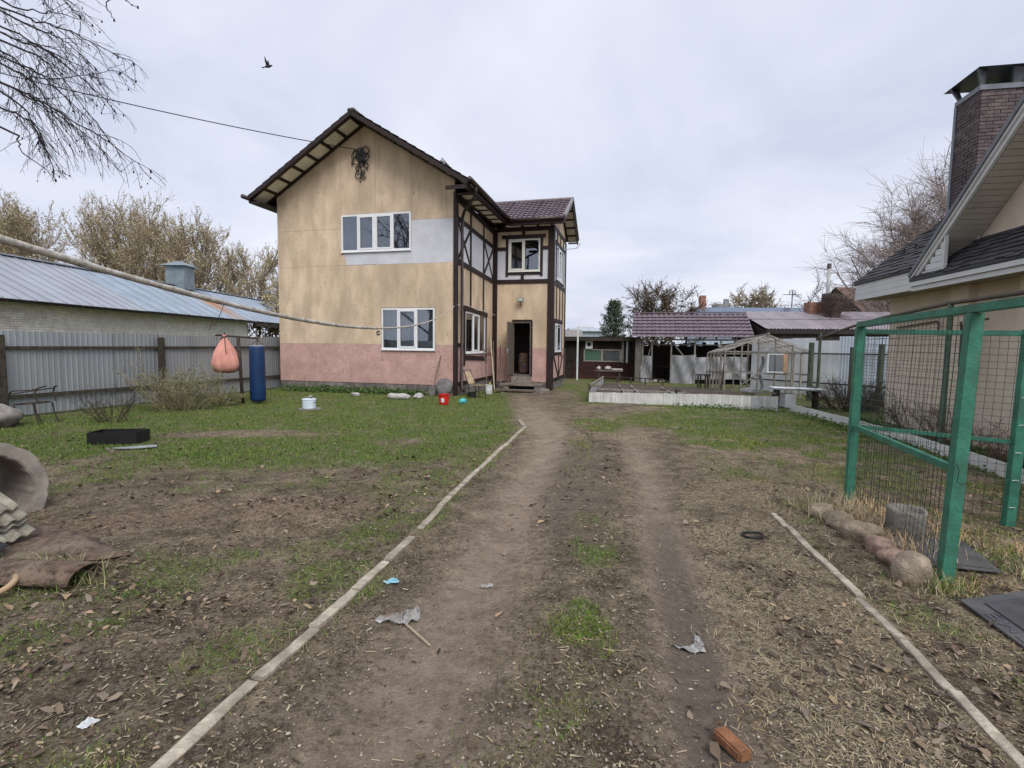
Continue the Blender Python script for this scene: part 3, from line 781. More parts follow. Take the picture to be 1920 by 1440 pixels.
# ---- timbers (boards standing proud of the panels)
def sboard(v0, z0, v1, z1, w=.13, name='timber', pr=.028, sag=True):
    f = drop if sag else (lambda v: 0)
    mb = MB(); mb.beam(HW(pr / 2 + .001, v0, z0 + f(v0)), HW(pr / 2 + .001, v1, z1 + f(v1)), w, pr, up=HR)
    mb.build(name, brown, house)
def wboard(u0, z0, u1, z1, w=.13, name='timber', pr=.028):
    mb = MB(); mb.beam(HW(u0, 4.75 - pr / 2 - .001, z0), HW(u1, 4.75 - pr / 2 - .001, z1), w, pr, up=HD)
    mb.build(name, brown, house)
def wsboard(v0, z0, v1, z1, w=.12, name='timber', pr=.028):
    mb = MB(); mb.beam(HW(2.5 + pr / 2 + .001, v0, z0), HW(2.5 + pr / 2 + .001, v1, z1), w, pr, up=HR)
    mb.build(name, brown, house)
mb = MB(); ubox(mb, -.04, .05, -.03, .22, .02, 6.62); mb.build('corner_post', brown, house)
mb = MB(); ubox(mb, -.012, .033, 4.56, 4.748, -.05, 6.4); mb.build('corner_post', brown, house)
mb = MB(); ubox(mb, .033, .16, 4.70, 4.748, -.05, 6.4); mb.build('corner_post', brown, house)
mb = MB(); ubox(mb, 2.28, 2.535, 4.712, 4.93, -.2, 6.5); mb.build('corner_post', brown, house)
mb = MB(); ubox(mb, 2.45, 2.535, 8.1, 8.28, .1, 6.4); mb.build('corner_post', brown, house)
sboard(.22, 6.47, 4.6, 6.47, .2, pr=.034); sboard(.22, 5.85, 4.57, 5.85, .15, pr=.032); sboard(.22, 4.46, 4.57, 4.46, .17, pr=.032)
for v in (1.64, 3.23):
    sboard(v, 6.38, v, 5.93); sboard(v, 5.77, v, 4.55); sboard(v, 4.37, v, 3.06)
for a, b in ((.30, 1.58), (3.30, 4.56)):
    sboard(a, 5.76, b, 4.56, .10, 'brace', .022); sboard(a, 4.56, b, 5.76, .10, 'brace', .026)
sboard(.80, 3.0, 3.72, 3.0, .16, pr=.05); sboard(.98, 2.92, .98, 1.0, .14); sboard(3.60, 2.92, 3.60, 1.08, .14); sboard(1.05, 1.28, 3.53, 1.28, .16)
sboard(.22, 1.70, .9, 1.70, .12); sboard(.22, .37, 4.56, .37, .12, sag=False)
wboard(.16, 6.40, 2.28, 6.40, .2); wboard(.16, 4.29, 2.28, 4.29, .17); wboard(.16, 5.62, .51, 5.62, .14); wboard(2.06, 5.62, 2.28, 5.62, .14)
wboard(.35, 6.09, 2.16, 6.09, .14, pr=.045); wboard(.56, 6.02, .56, 4.50, .10); wboard(2.01, 6.02, 2.01, 4.50, .10); wboard(.61, 4.62, 1.96, 4.62, .12)
wboard(1.26, 6.30, 1.26, 6.16, .13); wboard(1.22, 4.56, 1.22, 4.37, .13)
wboard(.82, 2.71, 1.66, 2.71, .07, 'door_casing', .03); wboard(1.65, 2.67, 1.65, .40, .06, 'door_casing', .03)
wsboard(4.95, 6.45, 8.1, 6.45, .16); wsboard(4.95, 4.25, 8.1, 4.25, .15); wsboard(5.2, 5.93, 7.75, 5.93, .14, pr=.045)
wsboard(5.38, 5.86, 5.38, 4.35); wsboard(7.58, 5.86, 7.58, 4.35); wsboard(5.45, 4.38, 7.5, 4.38, .11)
for v in (5.6, 6.5, 7.4):
    wsboard(v, 4.17, v, 2.82, .1)
    wsboard(v, 6.36, v, 6.01, .1)
wsboard(5.05, 2.74, 7.35, 2.74, .14, pr=.045); wsboard(5.18, 2.66, 5.18, 1.2); wsboard(7.22, 2.66, 7.22, 1.2); wsboard(5.25, 1.36, 7.15, 1.36, .12); wsboard(4.95, 1.62, 5.1, 1.62)
wsboard(5.1, 1.25, 6.4, .36, .1, 'brace'); wsboard(7.7, 1.25, 6.55, .36, .1, 'brace'); wsboard(6.48, 1.28, 6.48, .36, .1, 'brace'); wsboard(4.95, .28, 8.1, .28, .14)

# ---- windows
def window(P, N, w, h, divs, name='window', mats=(pvc, glass), sash=(), curtain=None, dep=.05):
    """P: lower left corner; runs along N['r'], up z; set flush, frame 'dep' deep. divs: mullion positions 0..1"""
    r, n = N
    def pt(a, z, d): return P + r * a + n * d + Vector((0, 0, z))
    fr = .06
    mb = MB()
    def bar(a0, a1, z0, z1, d0=-.02, d1=dep):
        mb.hexa([pt(a0, z0, d1), pt(a1, z0, d1), pt(a1, z0, d0), pt(a0, z0, d0), pt(a0, z1, d1), pt(a1, z1, d1), pt(a1, z1, d0), pt(a0, z1, d0)])
    bar(0, w, 0, fr); bar(0, w, h - fr, h); bar(0, fr, fr + .001, h - fr - .001); bar(w - fr, w, fr + .001, h - fr - .001)
    win = mb.build(name, mats[0], house)
    edges = [0] + [d * w for d in divs] + [w]
    for d in divs:
        mb = MB(); bar(d * w - fr / 2, d * w + fr / 2, fr + .001, h - fr - .001); mb.build('mullion', mats[0], win)
    for i, (e0, e1) in enumerate(zip(edges[:-1], edges[1:])):
        a0 = e0 + (fr if i == 0 else fr / 2) + .001; a1 = e1 - (fr if i == len(edges) - 2 else fr / 2) - .001
        z0, z1 = fr + .001, h - fr - .001
        if i in sash:
            s = .055
            mb = MB(); bar(a0, a1, z0, z0 + s, -.032, .03); bar(a0, a1, z1 - s, z1, -.032, .03); bar(a0, a0 + s, z0 + s + .001, z1 - s - .001, -.032, .03); bar(a1 - s, a1, z0 + s + .001, z1 - s - .001, -.032, .03)
            mb.build('sash', mats[0], win)
            a0 += s; a1 -= s; z0 += s; z1 -= s
        mb = MB(); bar(a0 + .001, a1 - .001, z0 + .001, z1 - .001, .008, .012); mb.build('pane', mats[1], win)
    if curtain:
        mb = MB()
        mb.sheet(lambda s, t: pt(.05 + s * (w - .1), .06 + t * (h - .10) * (1 if not curtain == 'short' else 1), .13 + .018 * math.sin(s * w * 42 + 1.3 * math.sin(t * 3)) + .01 * math.sin(s * w * 97)), 160, 6)
        mb.build('curtain', curt, win, smooth=True)
    mb = MB(); bar(-.02, w + .02, -.03, -.001, -.06, .02); mb.build('sill', mats[0], win)
    return win
window(HW(-4.17, 0, 4.83), (HR, HD), 2.62, 1.25, (.245, .49, .745), sash=(1, 2))
window(HW(-2.66, 0, 1.505), (HR, HD), 1.96, 1.40, (.315, .665), sash=(1,), curtain='full')
window(HW(0, 1.07, 1.40), (HD, -HR), 2.43, 1.46, (.36, .68), sash=(1,), curtain='full')
pvc_y = M('cream_window_frame', (.70, .69, .63), .45, var=.05)
window(HW(.625, 4.75, 4.70), (HR, HD), 1.32, 1.30, (.5,), mats=(pvc_y, glass), sash=(0,))
window(HW(2.5, 5.25, 1.45), (HD, -HR), 1.9, 1.19, (.4,), sash=(0,), curtain='full')
window(HW(2.5, 5.45, 4.45), (HD, -HR), 2.05, 1.39, (.33, .66), sash=(1,), curtain='full')

# ---- open entrance door, its frame, and the steps
dfr = M('old_grey_door_frame', (.16, .14, .12), .8, scale=12, var=.3)
doorm = M('rust_grey_door', (.15, .125, .105), .6, scale=6, var=.25, dirt=(.07, .05, .04), dirt_scale=6)
mb = MB(); ubox(mb, .82, .87, 4.74, 4.9, .46, 2.66); ubox(mb, 1.57, 1.62, 4.74, 4.9, .46, 2.66); ubox(mb, .871, 1.569, 4.74, 4.9, 2.61, 2.66); ubox(mb, .871, 1.569, 4.74, 4.95, .43, .48)
mb.build('door_frame', dfr, house)
hinge = HW(.83, 4.72, .5); leafd = (-HD * .98 - HR * .05).normalized(); leafn = HR
mb = MB(); mb.hexa([hinge, hinge + leafd * .78, hinge + leafd * .78 + leafn * .045, hinge + leafn * .045] + [q + Vector((0, 0, 2.12)) for q in (hinge, hinge + leafd * .78, hinge + leafd * .78 + leafn * .045, hinge + leafn * .045)])
door = mb.build('door', doorm, house, bevel=.004)
mb = MB(); q = hinge + leafd * .70 + Vector((0, 0, 1.0)); mb.tube([q - leafn * .03, q - leafn * .06, q - leafn * .06 - leafd * .11], .012); mb.tube([q + leafn * .05, q + leafn * .09, q + leafn * .09 - leafd * .11], .012); mb.build('handle', M('dull_steel', (.45, .45, .45), .4, metal=.8), door)
mb = MB(); q = hinge + leafd * .77 + leafn * .022 + Vector((0, 0, .98)); mb.box(q, (.03, .03, .22)); mb.build('lock_plate', M('dull_steel', (.45, .45, .45), .4, metal=.8), door)
conc = M('rough_concrete', (.25, .225, .20), .95, scale=7, var=.25, bump=.6, bscale=40)
mb = MB(); ubox(mb, .84, 1.66, 4.55, 4.745, .12, .42); mb.build('threshold', conc, house, bevel=.01)

porch = thing('porch_steps', 'weathered wooden plank steps below the open front door', 'steps', tuple(HW(1.4, 3.9, -.13)))
for i in range(5):
    mb = MB(); v = 3.42 + i * .255; ubox(mb, .62 + random.uniform(-.03, .03), 2.24 + random.uniform(-.03, .03), v, v + .24, .115, .165); mb.build('plank', plank, porch, bevel=.006)
for i in range(2):
    mb = MB(); v = 2.98 + i * .21; ubox(mb, .52 + .05 * i, 2.16, v, v + .195, -.055, -.005); mb.build('plank', plank, porch, bevel=.006)
mb = MB(); ubox(mb, .85, 2.2, 2.7, 2.88, -.15, -.105); mb.build('plank', plank, porch, bevel=.006)
for u in (.80, 2.02):
    mb = MB(); ubox(mb, u, u + .2, 3.45, 4.6, -.25, .112); mb.build('support_block', conc, porch, bevel=.008)
    mb = MB(); ubox(mb, u, u + .16, 3.02, 3.38, -.25, -.058); mb.build('support_block', conc, porch, bevel=.008)
mb = MB(); ubox(mb, 2.26, 2.58, 3.3, 3.75, -.25, .02); mb.build('support_block', conc, porch, bevel=.01)

# ---- roof
def tile_sheet(P, ru, rv, w, l, pitch=.183, course=.35, amp=.022, step=.022, nw=6):
    """stamped metal-tile sheet: P lower left, ru along the eave, rv up the slope (unit vectors)"""
    nrm = ru.cross(rv).normalized(); mb = MB()
    nu = max(2, int(w / pitch * nw)); rows = max(1, int(round(l / course)))
    def pt(a, b, lift):
        ph = 2 * math.pi * a / pitch
        return P + ru * a + rv * b + nrm * (amp * (.5 + .5 * math.sin(ph)) + lift)
    prof = []
    for r in range(rows):
        prof += [(r * course, step), (r * course + course * .97, .002)]
    vs = []
    for b, lf in prof:
        for i in range(nu + 1):
            a = w * i / nu
            bb = b - 1.6 * amp * (.5 + .5 * math.sin(2 * math.pi * a / pitch)) if lf > .01 else b
            vs.append(pt(a, min(bb, l), lf))
    m_ = nu + 1
    fs = [(j * m_ + i, j * m_ + i + 1, (j + 1) * m_ + i + 1, (j + 1) * m_ + i) for j in range(len(prof) - 1) for i in range(nu)]
    mb.add(vs, fs)
    return mb
V0, V1 = -.85, 9.9
ang = math.atan(SL)
EAVE_R, EAVE_L = .74, -7.24
for sgn, ue in ((1, EAVE_R), (-1, EAVE_L)):
    l = abs(ue - RIDGE_U) / math.cos(ang)
    rv = (HR * (-sgn) * math.cos(ang) + Vector((0, 0, math.sin(ang)))).normalized()
    # deck
    mb = MB(); nrm = Vector((0, 0, -.05))
    a, b, c, d = HW(ue, V0 + .02, roof_z(ue) - .02), HW(RIDGE_U, V0 + .02, RIDGE_Z - .02), HW(RIDGE_U, V1, RIDGE_Z - .02), HW(ue, V1, roof_z(ue) - .02)
    mb.hexa([a + nrm, b + nrm, c + nrm, d + nrm, a, b, c, d]); mb.build('roof_deck', brown, house)
    nsh = 9; sw = (V1 - V0) / nsh
    for k in range(nsh):
        if sgn == 1:
            P = HW(ue, V0 + k * sw, roof_z(ue)); mb = tile_sheet(P, HD, rv, sw - .003, l - .02)
        else:
            P = HW(ue, V0 + (k + 1) * sw, roof_z(ue)); mb = tile_sheet(P, -HD, rv, sw - .003, l - .02)
        mb.build('roof_sheet', roofd, house)
    # verge: barge board + soffit with framed panels
    mb = MB(); a, b = HW(ue, V0 - .02, roof_z(ue) - .10), HW(RIDGE_U, V0 - .02, RIDGE_Z - .10)
    mb.beam(a, b, .045, .13, up=(0, 0, 1)); mb.build('barge_board', brown, house)
    ncell = 7
    mb = MB(); off = -.14
    aa, bb = Vector((ue, 0)), 0
    for v in (V0 + .06, -.05):
        mb.beam(HW(ue, v, roof_z(ue) + off), HW(RIDGE_U, v, RIDGE_Z + off), .10, .06)
    for k in range(ncell + 1):
        u = ue + (RIDGE_U - ue) * k / ncell * .98
        mb.beam(HW(u, V0 + .06, roof_z(u) + off), HW(u, -.05, roof_z(u) + off), .09, .055)
    mb.build('soffit_frame', brown, house)
    for k in range(ncell):
        u0 = ue + (RIDGE_U - ue) * (k + .08) / ncell * .98; u1 = ue + (RIDGE_U - ue) * (k + .92) / ncell * .98
        mb = MB(); mb.hexa([HW(u0, V0 + .1, roof_z(u0) - .115), HW(u1, V0 + .1, roof_z(u1) - .115), HW(u1, -.09, roof_z(u1) - .115), HW(u0, -.09, roof_z(u0) - .115),
                            HW(u0, V0 + .1, roof_z(u0) - .100), HW(u1, V0 + .1, roof_z(u1) - .100), HW(u1, -.09, roof_z(u1) - .100), HW(u0, -.09, roof_z(u0) - .100)])
        mb.build('soffit_panel', cream, house)
    # horizontal eave soffit
    if sgn == 1:
        vend = 4.1; z = 6.53
        mb = MB(); ubox(mb, .56, .68, V0 + .05, vend, z - .03, z + .04); ubox(mb, .04, .16, .0, 4.7, z - .03, z + .04)
        for k in range(7):
            v = -.02 + k * .68; ubox(mb, .161, .559, v, v + .12, z - .025, z + .035)
        mb.build('eave_frame', brown, house)
        for k in range(6):
            v = -.02 + k * .68 + .125; mb = MB(); ubox(mb, .165, .555, v, v + .55, z + .0, z + .02); mb.build('soffit_panel', cream, house)
        mb = MB(); ubox(mb, .681, .71, V0, 4.05, z - .02, z + .2); mb.build('fascia', brown, house)
        mb = MB(); mb.tube([HW(.80, V0 - .06, 6.70), HW(.80, 4.05, 6.66)], .075, 10); mb.build('gutter', metal_br, house, smooth=True)
        mb = MB(); ubox(mb, .0, .7, V0 - .015, V0 + .02, 6.44, 6.56); mb.build('return_board', brown, house)
    else:
        mb = MB(); ubox(mb, -7.20, -6.78, V0 + .02, 9.8, 6.44, 6.50); mb.build('eave_frame', brown, house)
        mb = MB(); ubox(mb, -7.24, -7.20, V0, 9.8, 6.46, 6.66); mb.build('fascia', brown, house)
        mb = MB(); mb.tube([HW(-7.32, V0 - .2, 6.64), HW(-7.32, 9.8, 6.64)], .075, 10); mb.build('gutter', metal_br, house, smooth=True)
mb = MB()
for k in range(22):
    v = V0 - .03 + k * .48; ubox(mb, RIDGE_U - .13, RIDGE_U + .13, v, v + .46, RIDGE_Z - .07, RIDGE_Z + .05 + .012 * (k % 2))
mb.build('ridge_cap', roofd, house, bevel=.03)
# snow guards
for u, sg in ((-6.6, -1), (-.2, 1)):
    for dv in (0, .10):
        g_ob = MB(); g_ob.tube([HW(u, .0 + dv, roof_z(u) - .02), HW(u + sg * .02, .0 + dv, roof_z(u) + .12), HW(u - sg * .34, .1 + dv, roof_z(u) + .40 + dv)], .02, 6); g_ob.build('snow_guard', metal_br, house)
# downpipe
dp = [HW(.80, -.3, 6.64), HW(.80, -.3, 6.5), HW(.70, -.1, 6.38), HW(.22, .30, 6.05), HW(.12, .42, 5.9), HW(.11, .42, 5.7), HW(.11, .42, .25), HW(.2, .36, .12)]
mb = MB(); mb.tube(dp, .05, 10); mb.build('downpipe', metal_br, house, smooth=True)

# wing roof: ridge parallel to the front
WE_V, WR_V, WB_V, WE_Z, WR_Z = 4.12, 6.5, 8.85, 6.66, 7.93
sl = (WR_Z - WE_Z) / (WR_V - WE_V); wa = math.atan(sl)
l = (WR_V - WE_V) / math.cos(wa)
for k in range(3):
    w_ = 1.26
    P = HW(-.75 + k * w_, WE_V, WE_Z); mb = tile_sheet(P, HR, (HD * math.cos(wa) + Vector((0, 0, math.sin(wa)))).normalized(), w_ - .002 if k < 2 else 1.22, l, pitch=.20, course=.30, amp=.034, step=.04)
    mb.build('roof_sheet', roofm, house)
    P = HW(-.75 + (k + 1) * w_ if k < 2 else 2.99, WB_V, WE_Z - .02); mb = tile_sheet(P, -HR, (-HD * math.cos(wa) + Vector((0, 0, math.sin(wa)))).normalized(), w_ - .002 if k < 2 else 1.22, l, pitch=.20, course=.30)
    mb.build('roof_sheet', roofm, house)
mb = MB()
mb.hexa([HW(-.7, WE_V, WE_Z - .06), HW(2.98, WE_V, WE_Z - .06), HW(2.98, WR_V, WR_Z - .06), HW(-.7, WR_V, WR_Z - .06), HW(-.7, WE_V, WE_Z - .02), HW(2.98, WE_V, WE_Z - .02), HW(2.98, WR_V, WR_Z - .02), HW(-.7, WR_V, WR_Z - .02)])
mb.hexa([HW(-.7, WB_V, WE_Z - .06), HW(2.98, WB_V, WE_Z - .06), HW(2.98, WR_V, WR_Z - .06), HW(-.7, WR_V, WR_Z - .06), HW(-.7, WB_V, WE_Z - .02), HW(2.98, WB_V, WE_Z - .02), HW(2.98, WR_V, WR_Z - .02), HW(-.7, WR_V, WR_Z - .02)])
mb.build('roof_deck', brown, house)
flash = M('plum_flashing', (.20, .17, .175), .4, spec=.5)
for v_e in (WE_V, WB_V):
    mb = MB(); mb.beam(HW(3.0, v_e, WE_Z + .02), HW(3.0, WR_V, WR_Z + .03), .10, .10); mb.build('verge_flashing', flash, house)
    mb = MB(); mb.beam(HW(2.98, v_e, WE_Z - .14), HW(2.98, WR_V, WR_Z - .14), .05, .16); mb.build('barge_board', brown, house)
    mb = MB()
    for k in range(6):
        t = k / 5; v = v_e + (WR_V - v_e) * t; z = WE_Z + (WR_Z - WE_Z) * t - .13; mb.beam(HW(2.53, v, z), HW(2.95, v, z), .09, .05)
    mb.build('soffit_frame', brown, house)
    for k in range(5):
        t0, t1 = (k + .08) / 5, (k + .92) / 5; mb = MB(); q = []
        for dz in (-.11, -.095):
            for uu, t in ((2.54, t0), (2.95, t0), (2.95, t1), (2.54, t1)):
                q.append(HW(uu, v_e + (WR_V - v_e) * t, WE_Z + (WR_Z - WE_Z) * t + dz))
        mb.hexa(q); mb.build('soffit_panel', cream, house)
mb = MB(); mb.tube([HW(-.6, WR_V, WR_Z + .03), HW(3.04, WR_V, WR_Z + .03)], .07, 8); mb.build('ridge_cap', flash, house)
mb = MB(); ubox(mb, .68, 3.0, WE_V - .01, WE_V + .03, WE_Z - .24, WE_Z - .03); mb.build('fascia', brown, house)
mb = MB(); mb.tube([HW(.72, WE_V - .07, WE_Z - .06), HW(2.98, WE_V - .07, WE_Z - .05)], .07, 10); mb.build('gutter', metal_br, house, smooth=True)
z = 6.45
mb = MB(); ubox(mb, .75, 2.9, WE_V + .04, WE_V + .14, z - .03, z + .03); ubox(mb, .16, 2.28, 4.62, 4.715, z - .03, z + .03)
for u in (.5, 1.2, 1.85, 2.4): ubox(mb, u, u + .1, WE_V + .141, 4.619, z - .025, z + .025)
mb.build('eave_frame', brown, house)
for u in (.61, 1.31, 1.96): 
    mb = MB(); ubox(mb, u, u + (.58 if u < 1.4 else .43), WE_V + .15, 4.61, z, z + .015); mb.build('soffit_panel', cream, house)

# ---- lamp above the door, wrought ornament, hooks and small fittings (things fixed to the wall)
mb = MB(); q = HW(1.19, 4.75, 3.45)
lamp = thing('floodlight', 'small grey floodlight on a bracket above the front door', 'lamp', tuple(q))
mb.tube([q + HD * -.005 + Vector((0, 0, -.14)), q - HD * .12 + Vector((0, 0, -.1)), q - HD * .16 + Vector((0, 0, .02))], .016, 6); mb.build('bracket', iron, lamp)
mb = MB(); mb.box(q - HD * .2 + Vector((0, 0, .09)), (.26, .12, .17), rad(-15)); hs = mb.build('housing', M('lamp_grey', (.22, .22, .20), .5), lamp, bevel=.01)
mb = MB(); mb.box(q - HD * .265 + Vector((0, 0, .09)), (.21, .008, .12), rad(-15)); mb.build('lens', M('lamp_glass', (.5, .52, .45), .15, spec=.6), lamp)

orn = thing('iron_flower', 'black wrought iron flower with scrolls fixed high on the gable', 'ornament', tuple(HW(-3.36, -.05, 7.2)))
def oc(u, z, d=-.045): return HW(-3.36 + u, d, z)
for k in range(6):
    a = math.pi / 2 + k * math.pi / 3 + .2
    pts = []
    for t in np.linspace(0, 1, 15):
        rr = .34 * math.sin(math.pi * t) ** .6; w_ = .13 * math.sin(2 * math.pi * t)
        L_ = (.25 + .05 * (k % 3)) * math.sin(math.pi * t)
        pts.append(oc(L_ * math.cos(a) - w_ * math.sin(a), 8.0 + L_ * math.sin(a) + w_ * math.cos(a), -.05 - .05 * L_))
    mb = MB(); mb.tube(pts, .017, 5); mb.build('petal', iron, orn)
    pts = [oc(.5 * (p_ - 0) * math.cos(a + .5) * .36, 8.0 + .18 * p_ * math.sin(a + .5), -.07) for p_ in (0, 1)]
    mb = MB(); mb.lathe((0, 0, 0), [(.001, -.012), (.09, 0), (.001, .012)], 8)
    vs = [oc(.13 * math.cos(a + .5) + v_[0], 8.0 + .13 * math.sin(a + .5) + v_[1], -.08 + v_[2]) for v_ in mb.v]; mb.v = [tuple(v_) for v_ in vs]; mb.build('inner_petal', iron, orn)
def scroll(cu, cz, r0, turns, a0, sgn=1):
    pts = []
    for t in np.linspace(0, 1, 26):
        a = a0 + sgn * t * turns * 2 * math.pi; r_ = r0 * (1 - .75 * t); pts.append(oc(cu + r_ * math.cos(a), cz + r_ * math.sin(a)))
    mb = MB(); mb.tube(pts, .016, 5); mb.build('scroll', iron, orn)
mb = MB(); mb.tube([oc(-.02, 8.0), oc(-.06, 7.75), oc(.02, 7.5), oc(-.02, 7.25)], .016, 5); mb.build('stem', iron, orn)
scroll(.17, 7.66, .13, 1.3, math.pi, -1); scroll(-.14, 7.58, .10, 1.2, 0); scroll(-.10, 7.36, .16, 1.4, .5); scroll(.08, 7.45, .08, 1.1, 2.5, -1); scroll(.1, 7.30, .10, 1.2, 2, 1); scroll(.02, 7.78, .15, .8, 3.3, 1)
for u, z in ((-.04, 7.16), (.22, 7.56)):
    mb = MB(); mb.lathe((0, 0, 0), [(.005, -.05), (.03, 0), (.005, .05)], 6); mb.v = [tuple(oc(u + v_[0], z + v_[2], -.05 + v_[1])) for v_ in mb.v]; mb.build('bud', iron, orn)
mb = MB()
cc = HW(-2.78, -.02, 2.07); mb.tube([cc + HR * (.06 * math.cos(t)) + Vector((0, 0, .06 * math.sin(t))) for t in np.linspace(.6, 5.9, 12)], .016, 6); mb.build('wall_hook', iron, label='small black curled hook beside the lower front window', cat='hook')
# TV antenna on the wing gable
an = thing('antenna', 'small roof antenna on the right gable of the timbered house', 'antenna', tuple(HW(3.0, 7.6, 6.3)))
mb = MB(); mb.tube([HW(2.5, 7.2, 5.95), HW(3.15, 7.4, 6.05), HW(3.25, 7.6, 6.3)], .018, 6); mb.build('arm', M('galvanised', (.42, .44, .46), .45, metal=.6), an)
for k in range(5):
    mb = MB(); p_ = HW(3.10 + .03 * k, 7.40 + .045 * k, 6.06 + .05 * k); mb.tube([p_ - HD * .12, p_ + HD * .12], .008, 5); mb.build('element', M('galvanised', (.42, .44, .46)), an)
# pipe stubs through the plinth
for u in (-4.75, -2.0):
    mb = MB(); p_ = HW(u, -.05, .16); mb.tube([p_, p_ - HD * .12], .06, 10); mb.build('vent_pipe', M('dark_pipe', (.05, .045, .04), .6), house)
# patterned bag standing inside the doorway
bagm = M('printed_bag', (.09, .03, .03), .6, col2=(.26, .17, .06), scale=16, lo=.40, hi=.60, detail=1, speck=(.08, .12, .35), speck_scale=11, speck_lo=.56)
mb = MB(); mb.lathe(HW(1.10, 5.75, .472), [(.20, 0), (.23, .1), (.23, .55), (.21, .82), (.15, .9)], 12); mb.build('patterned_bag', bagm, label='bulky bag with a bright floral print standing inside the doorway', cat='bag', smooth=True)
# ------------------------------------------------------------------ left side of the yard
steel = M('galvanised_sheet', (.31, .335, .355), .42, scale=1.4, var=.12, metal=.35, spec=.4, stretch=(1, 1, .3), objvar=.05, dirt=(.28, .30, .315), dirt_scale=1.2, dirt_amt=.5)
oldwood = M('dark_old_wood', (.055, .045, .035), .9, scale=8, var=.35, bump=.5, bscale=30)
def corrug(mb, P, ru, rz, w, h, pitch=.075, amp=.008, n=4, trap=False, thick=0):
    nrm = ru.cross(rz).normalized(); k = max(4, int(w / pitch * n))
    def f(a):
        t = (a / pitch) % 1
        if trap:
            return amp * (1 if t < .2 else (1 - (t - .2) / .12 if t < .32 else (0 if t < .88 else (t - .88) / .12)))
        return amp * math.sin(2 * math.pi * t)
    vs = []
    for j in range(2):
        for i in range(k + 1):
            a = w * i / k; vs.append(P + ru * a + rz * (h * j) + nrm * f(a))
    return mb.add(vs, [(i, i + 1, k + 2 + i, k + 1 + i) for i in range(k)])

FP = [Vector((-12.4, 5.2, 0)), Vector((-10.86, 10.98, 0)), Vector((-9.75, 14.38, 0)), Vector((-8.62, 19.5, 0))]
fence = thing('sheet_metal_fence', 'grey corrugated sheet metal fence with dark wooden posts and rails', 'fence', tuple(FP[2]))
for i, (a, b) in enumerate(zip(FP[:-1], FP[1:])):
    d = (b - a); L = d.length; d.normalize(); nrm = Vector((d.y, -d.x, 0))     # toward the yard
    n = max(1, round(L / 1.13)); w = L / n
    for k in range(n):
        mb = MB(); p = a + d * (k * w) - nrm * (.012 * (k % 2)) + Vector((0, 0, .06 + random.uniform(-.02, .02)))
        corrug(mb, p, d, Vector((0, 0, 1)), w + .03, 1.84, pitch=.115, amp=.010, n=7, trap=True); mb.build('metal_sheet', steel, fence)
    for z in (1.52, .47):
        mb = MB(); mb.beam(a + nrm * .05 + Vector((0, 0, z)), b + nrm * .05 + Vector((0, 0, z)), .045, .075); mb.build('rail', oldwood, fence)
    mb = MB(); p = b + nrm * .13; mb.beam(p + Vector((0, 0, -.2)), p + Vector((0, 0, 1.80)), .13, .13, up=d); mb.build('post', oldwood, fence, bevel=.015)
p = FP[0] * .25 + FP[1] * .75

# ---- long brick barn with a sheet-metal roof
barn = thing('brick_barn', 'long whitewashed brick barn with a grey-blue sheet metal roof', 'barn', (-16.6, 24, 0))
limew = M('whitewashed_brick', (.80, .765, .71), .92, scale=5, var=.12, bump=.5, bscale=30, objvar=.10, dirt=(.62, .57, .50), dirt_scale=2, dirt_amt=.6)
mortar = M('grey_mortar', (.40, .37, .34), .95, scale=8, var=.2)
EX, EZ, RX, RZ = -15.85, 3.0, -19.4, 4.9
mb = MB(); mb.box((-16.55, 20, 1.4), (.3, 25, 2.86)); mb.build('wall_core', mortar, barn)
mb = MB(); mb.box((-22.4, 24, 1.45), (.3, 33, 2.9)); mb.build('rear_wall', limew, barn)
# brick courses above the fence top
bw, bh = .262, .078
base = None; cnt = 0; rest = MB()
spots = []
for r in range(14):
    z = 1.86 + r * bh; y = 12.6 + (bw / 2 if r % 2 else 0)
    while y < 32.3:
        spots.append((y, z)); y += bw
spots.sort(key=lambda q: q[0])
for y, z in spots:
    out_ = random.uniform(0, .008) + (.05 if z > 2.72 and (15.6 < y < 19.3) else 0)
    if y < 15.2 or cnt >= 300:
        rest.box((-16.39 + out_, y, z), (.03 + .03, bw - .012, bh - .012)); continue
    if base is None:
        q = MB(); q.box((0, 0, 0), (.06, bw - .012, bh - .012)); o = q.build('brick', limew, barn); base = o.data; base.transform(Matrix.Translation(base_of(barn)))
    else:
        o = bpy.data.objects.new('brick', base); COL.objects.link(o); o.parent = barn
    o.location = Vector((-16.39 + out_, y, z)) - base_of(barn); cnt += 1
rest.build('far_bricks', limew, barn, kind='stuff')
mb = MB(); mb.box((-16.33, 29.4, 2.02), (.14, 1.3, .10)); mb.build('lintel', oldwood, barn)
mb = MB(); mb.box((-16.352, 29.4, 1.85), (.05, .95, .22)); mb.build('vent_opening', M('black_void', (.01, .01, .01), .9), barn)
panm = M('pale_pan_roof', (.38, .405, .45), .38, scale=.7, var=.07, metal=.25, spec=.4, dirt=(.30, .32, .36), dirt_scale=.8, dirt_amt=.5)
corm = M('blue_grey_corrugated', (.30, .355, .42), .36, scale=1.2, var=.1, metal=.3, spec=.45)
sl_v = Vector((RX - EX, 0, RZ - EZ)); sl_l = sl_v.length; sl_v.normalize()
y = 7.0
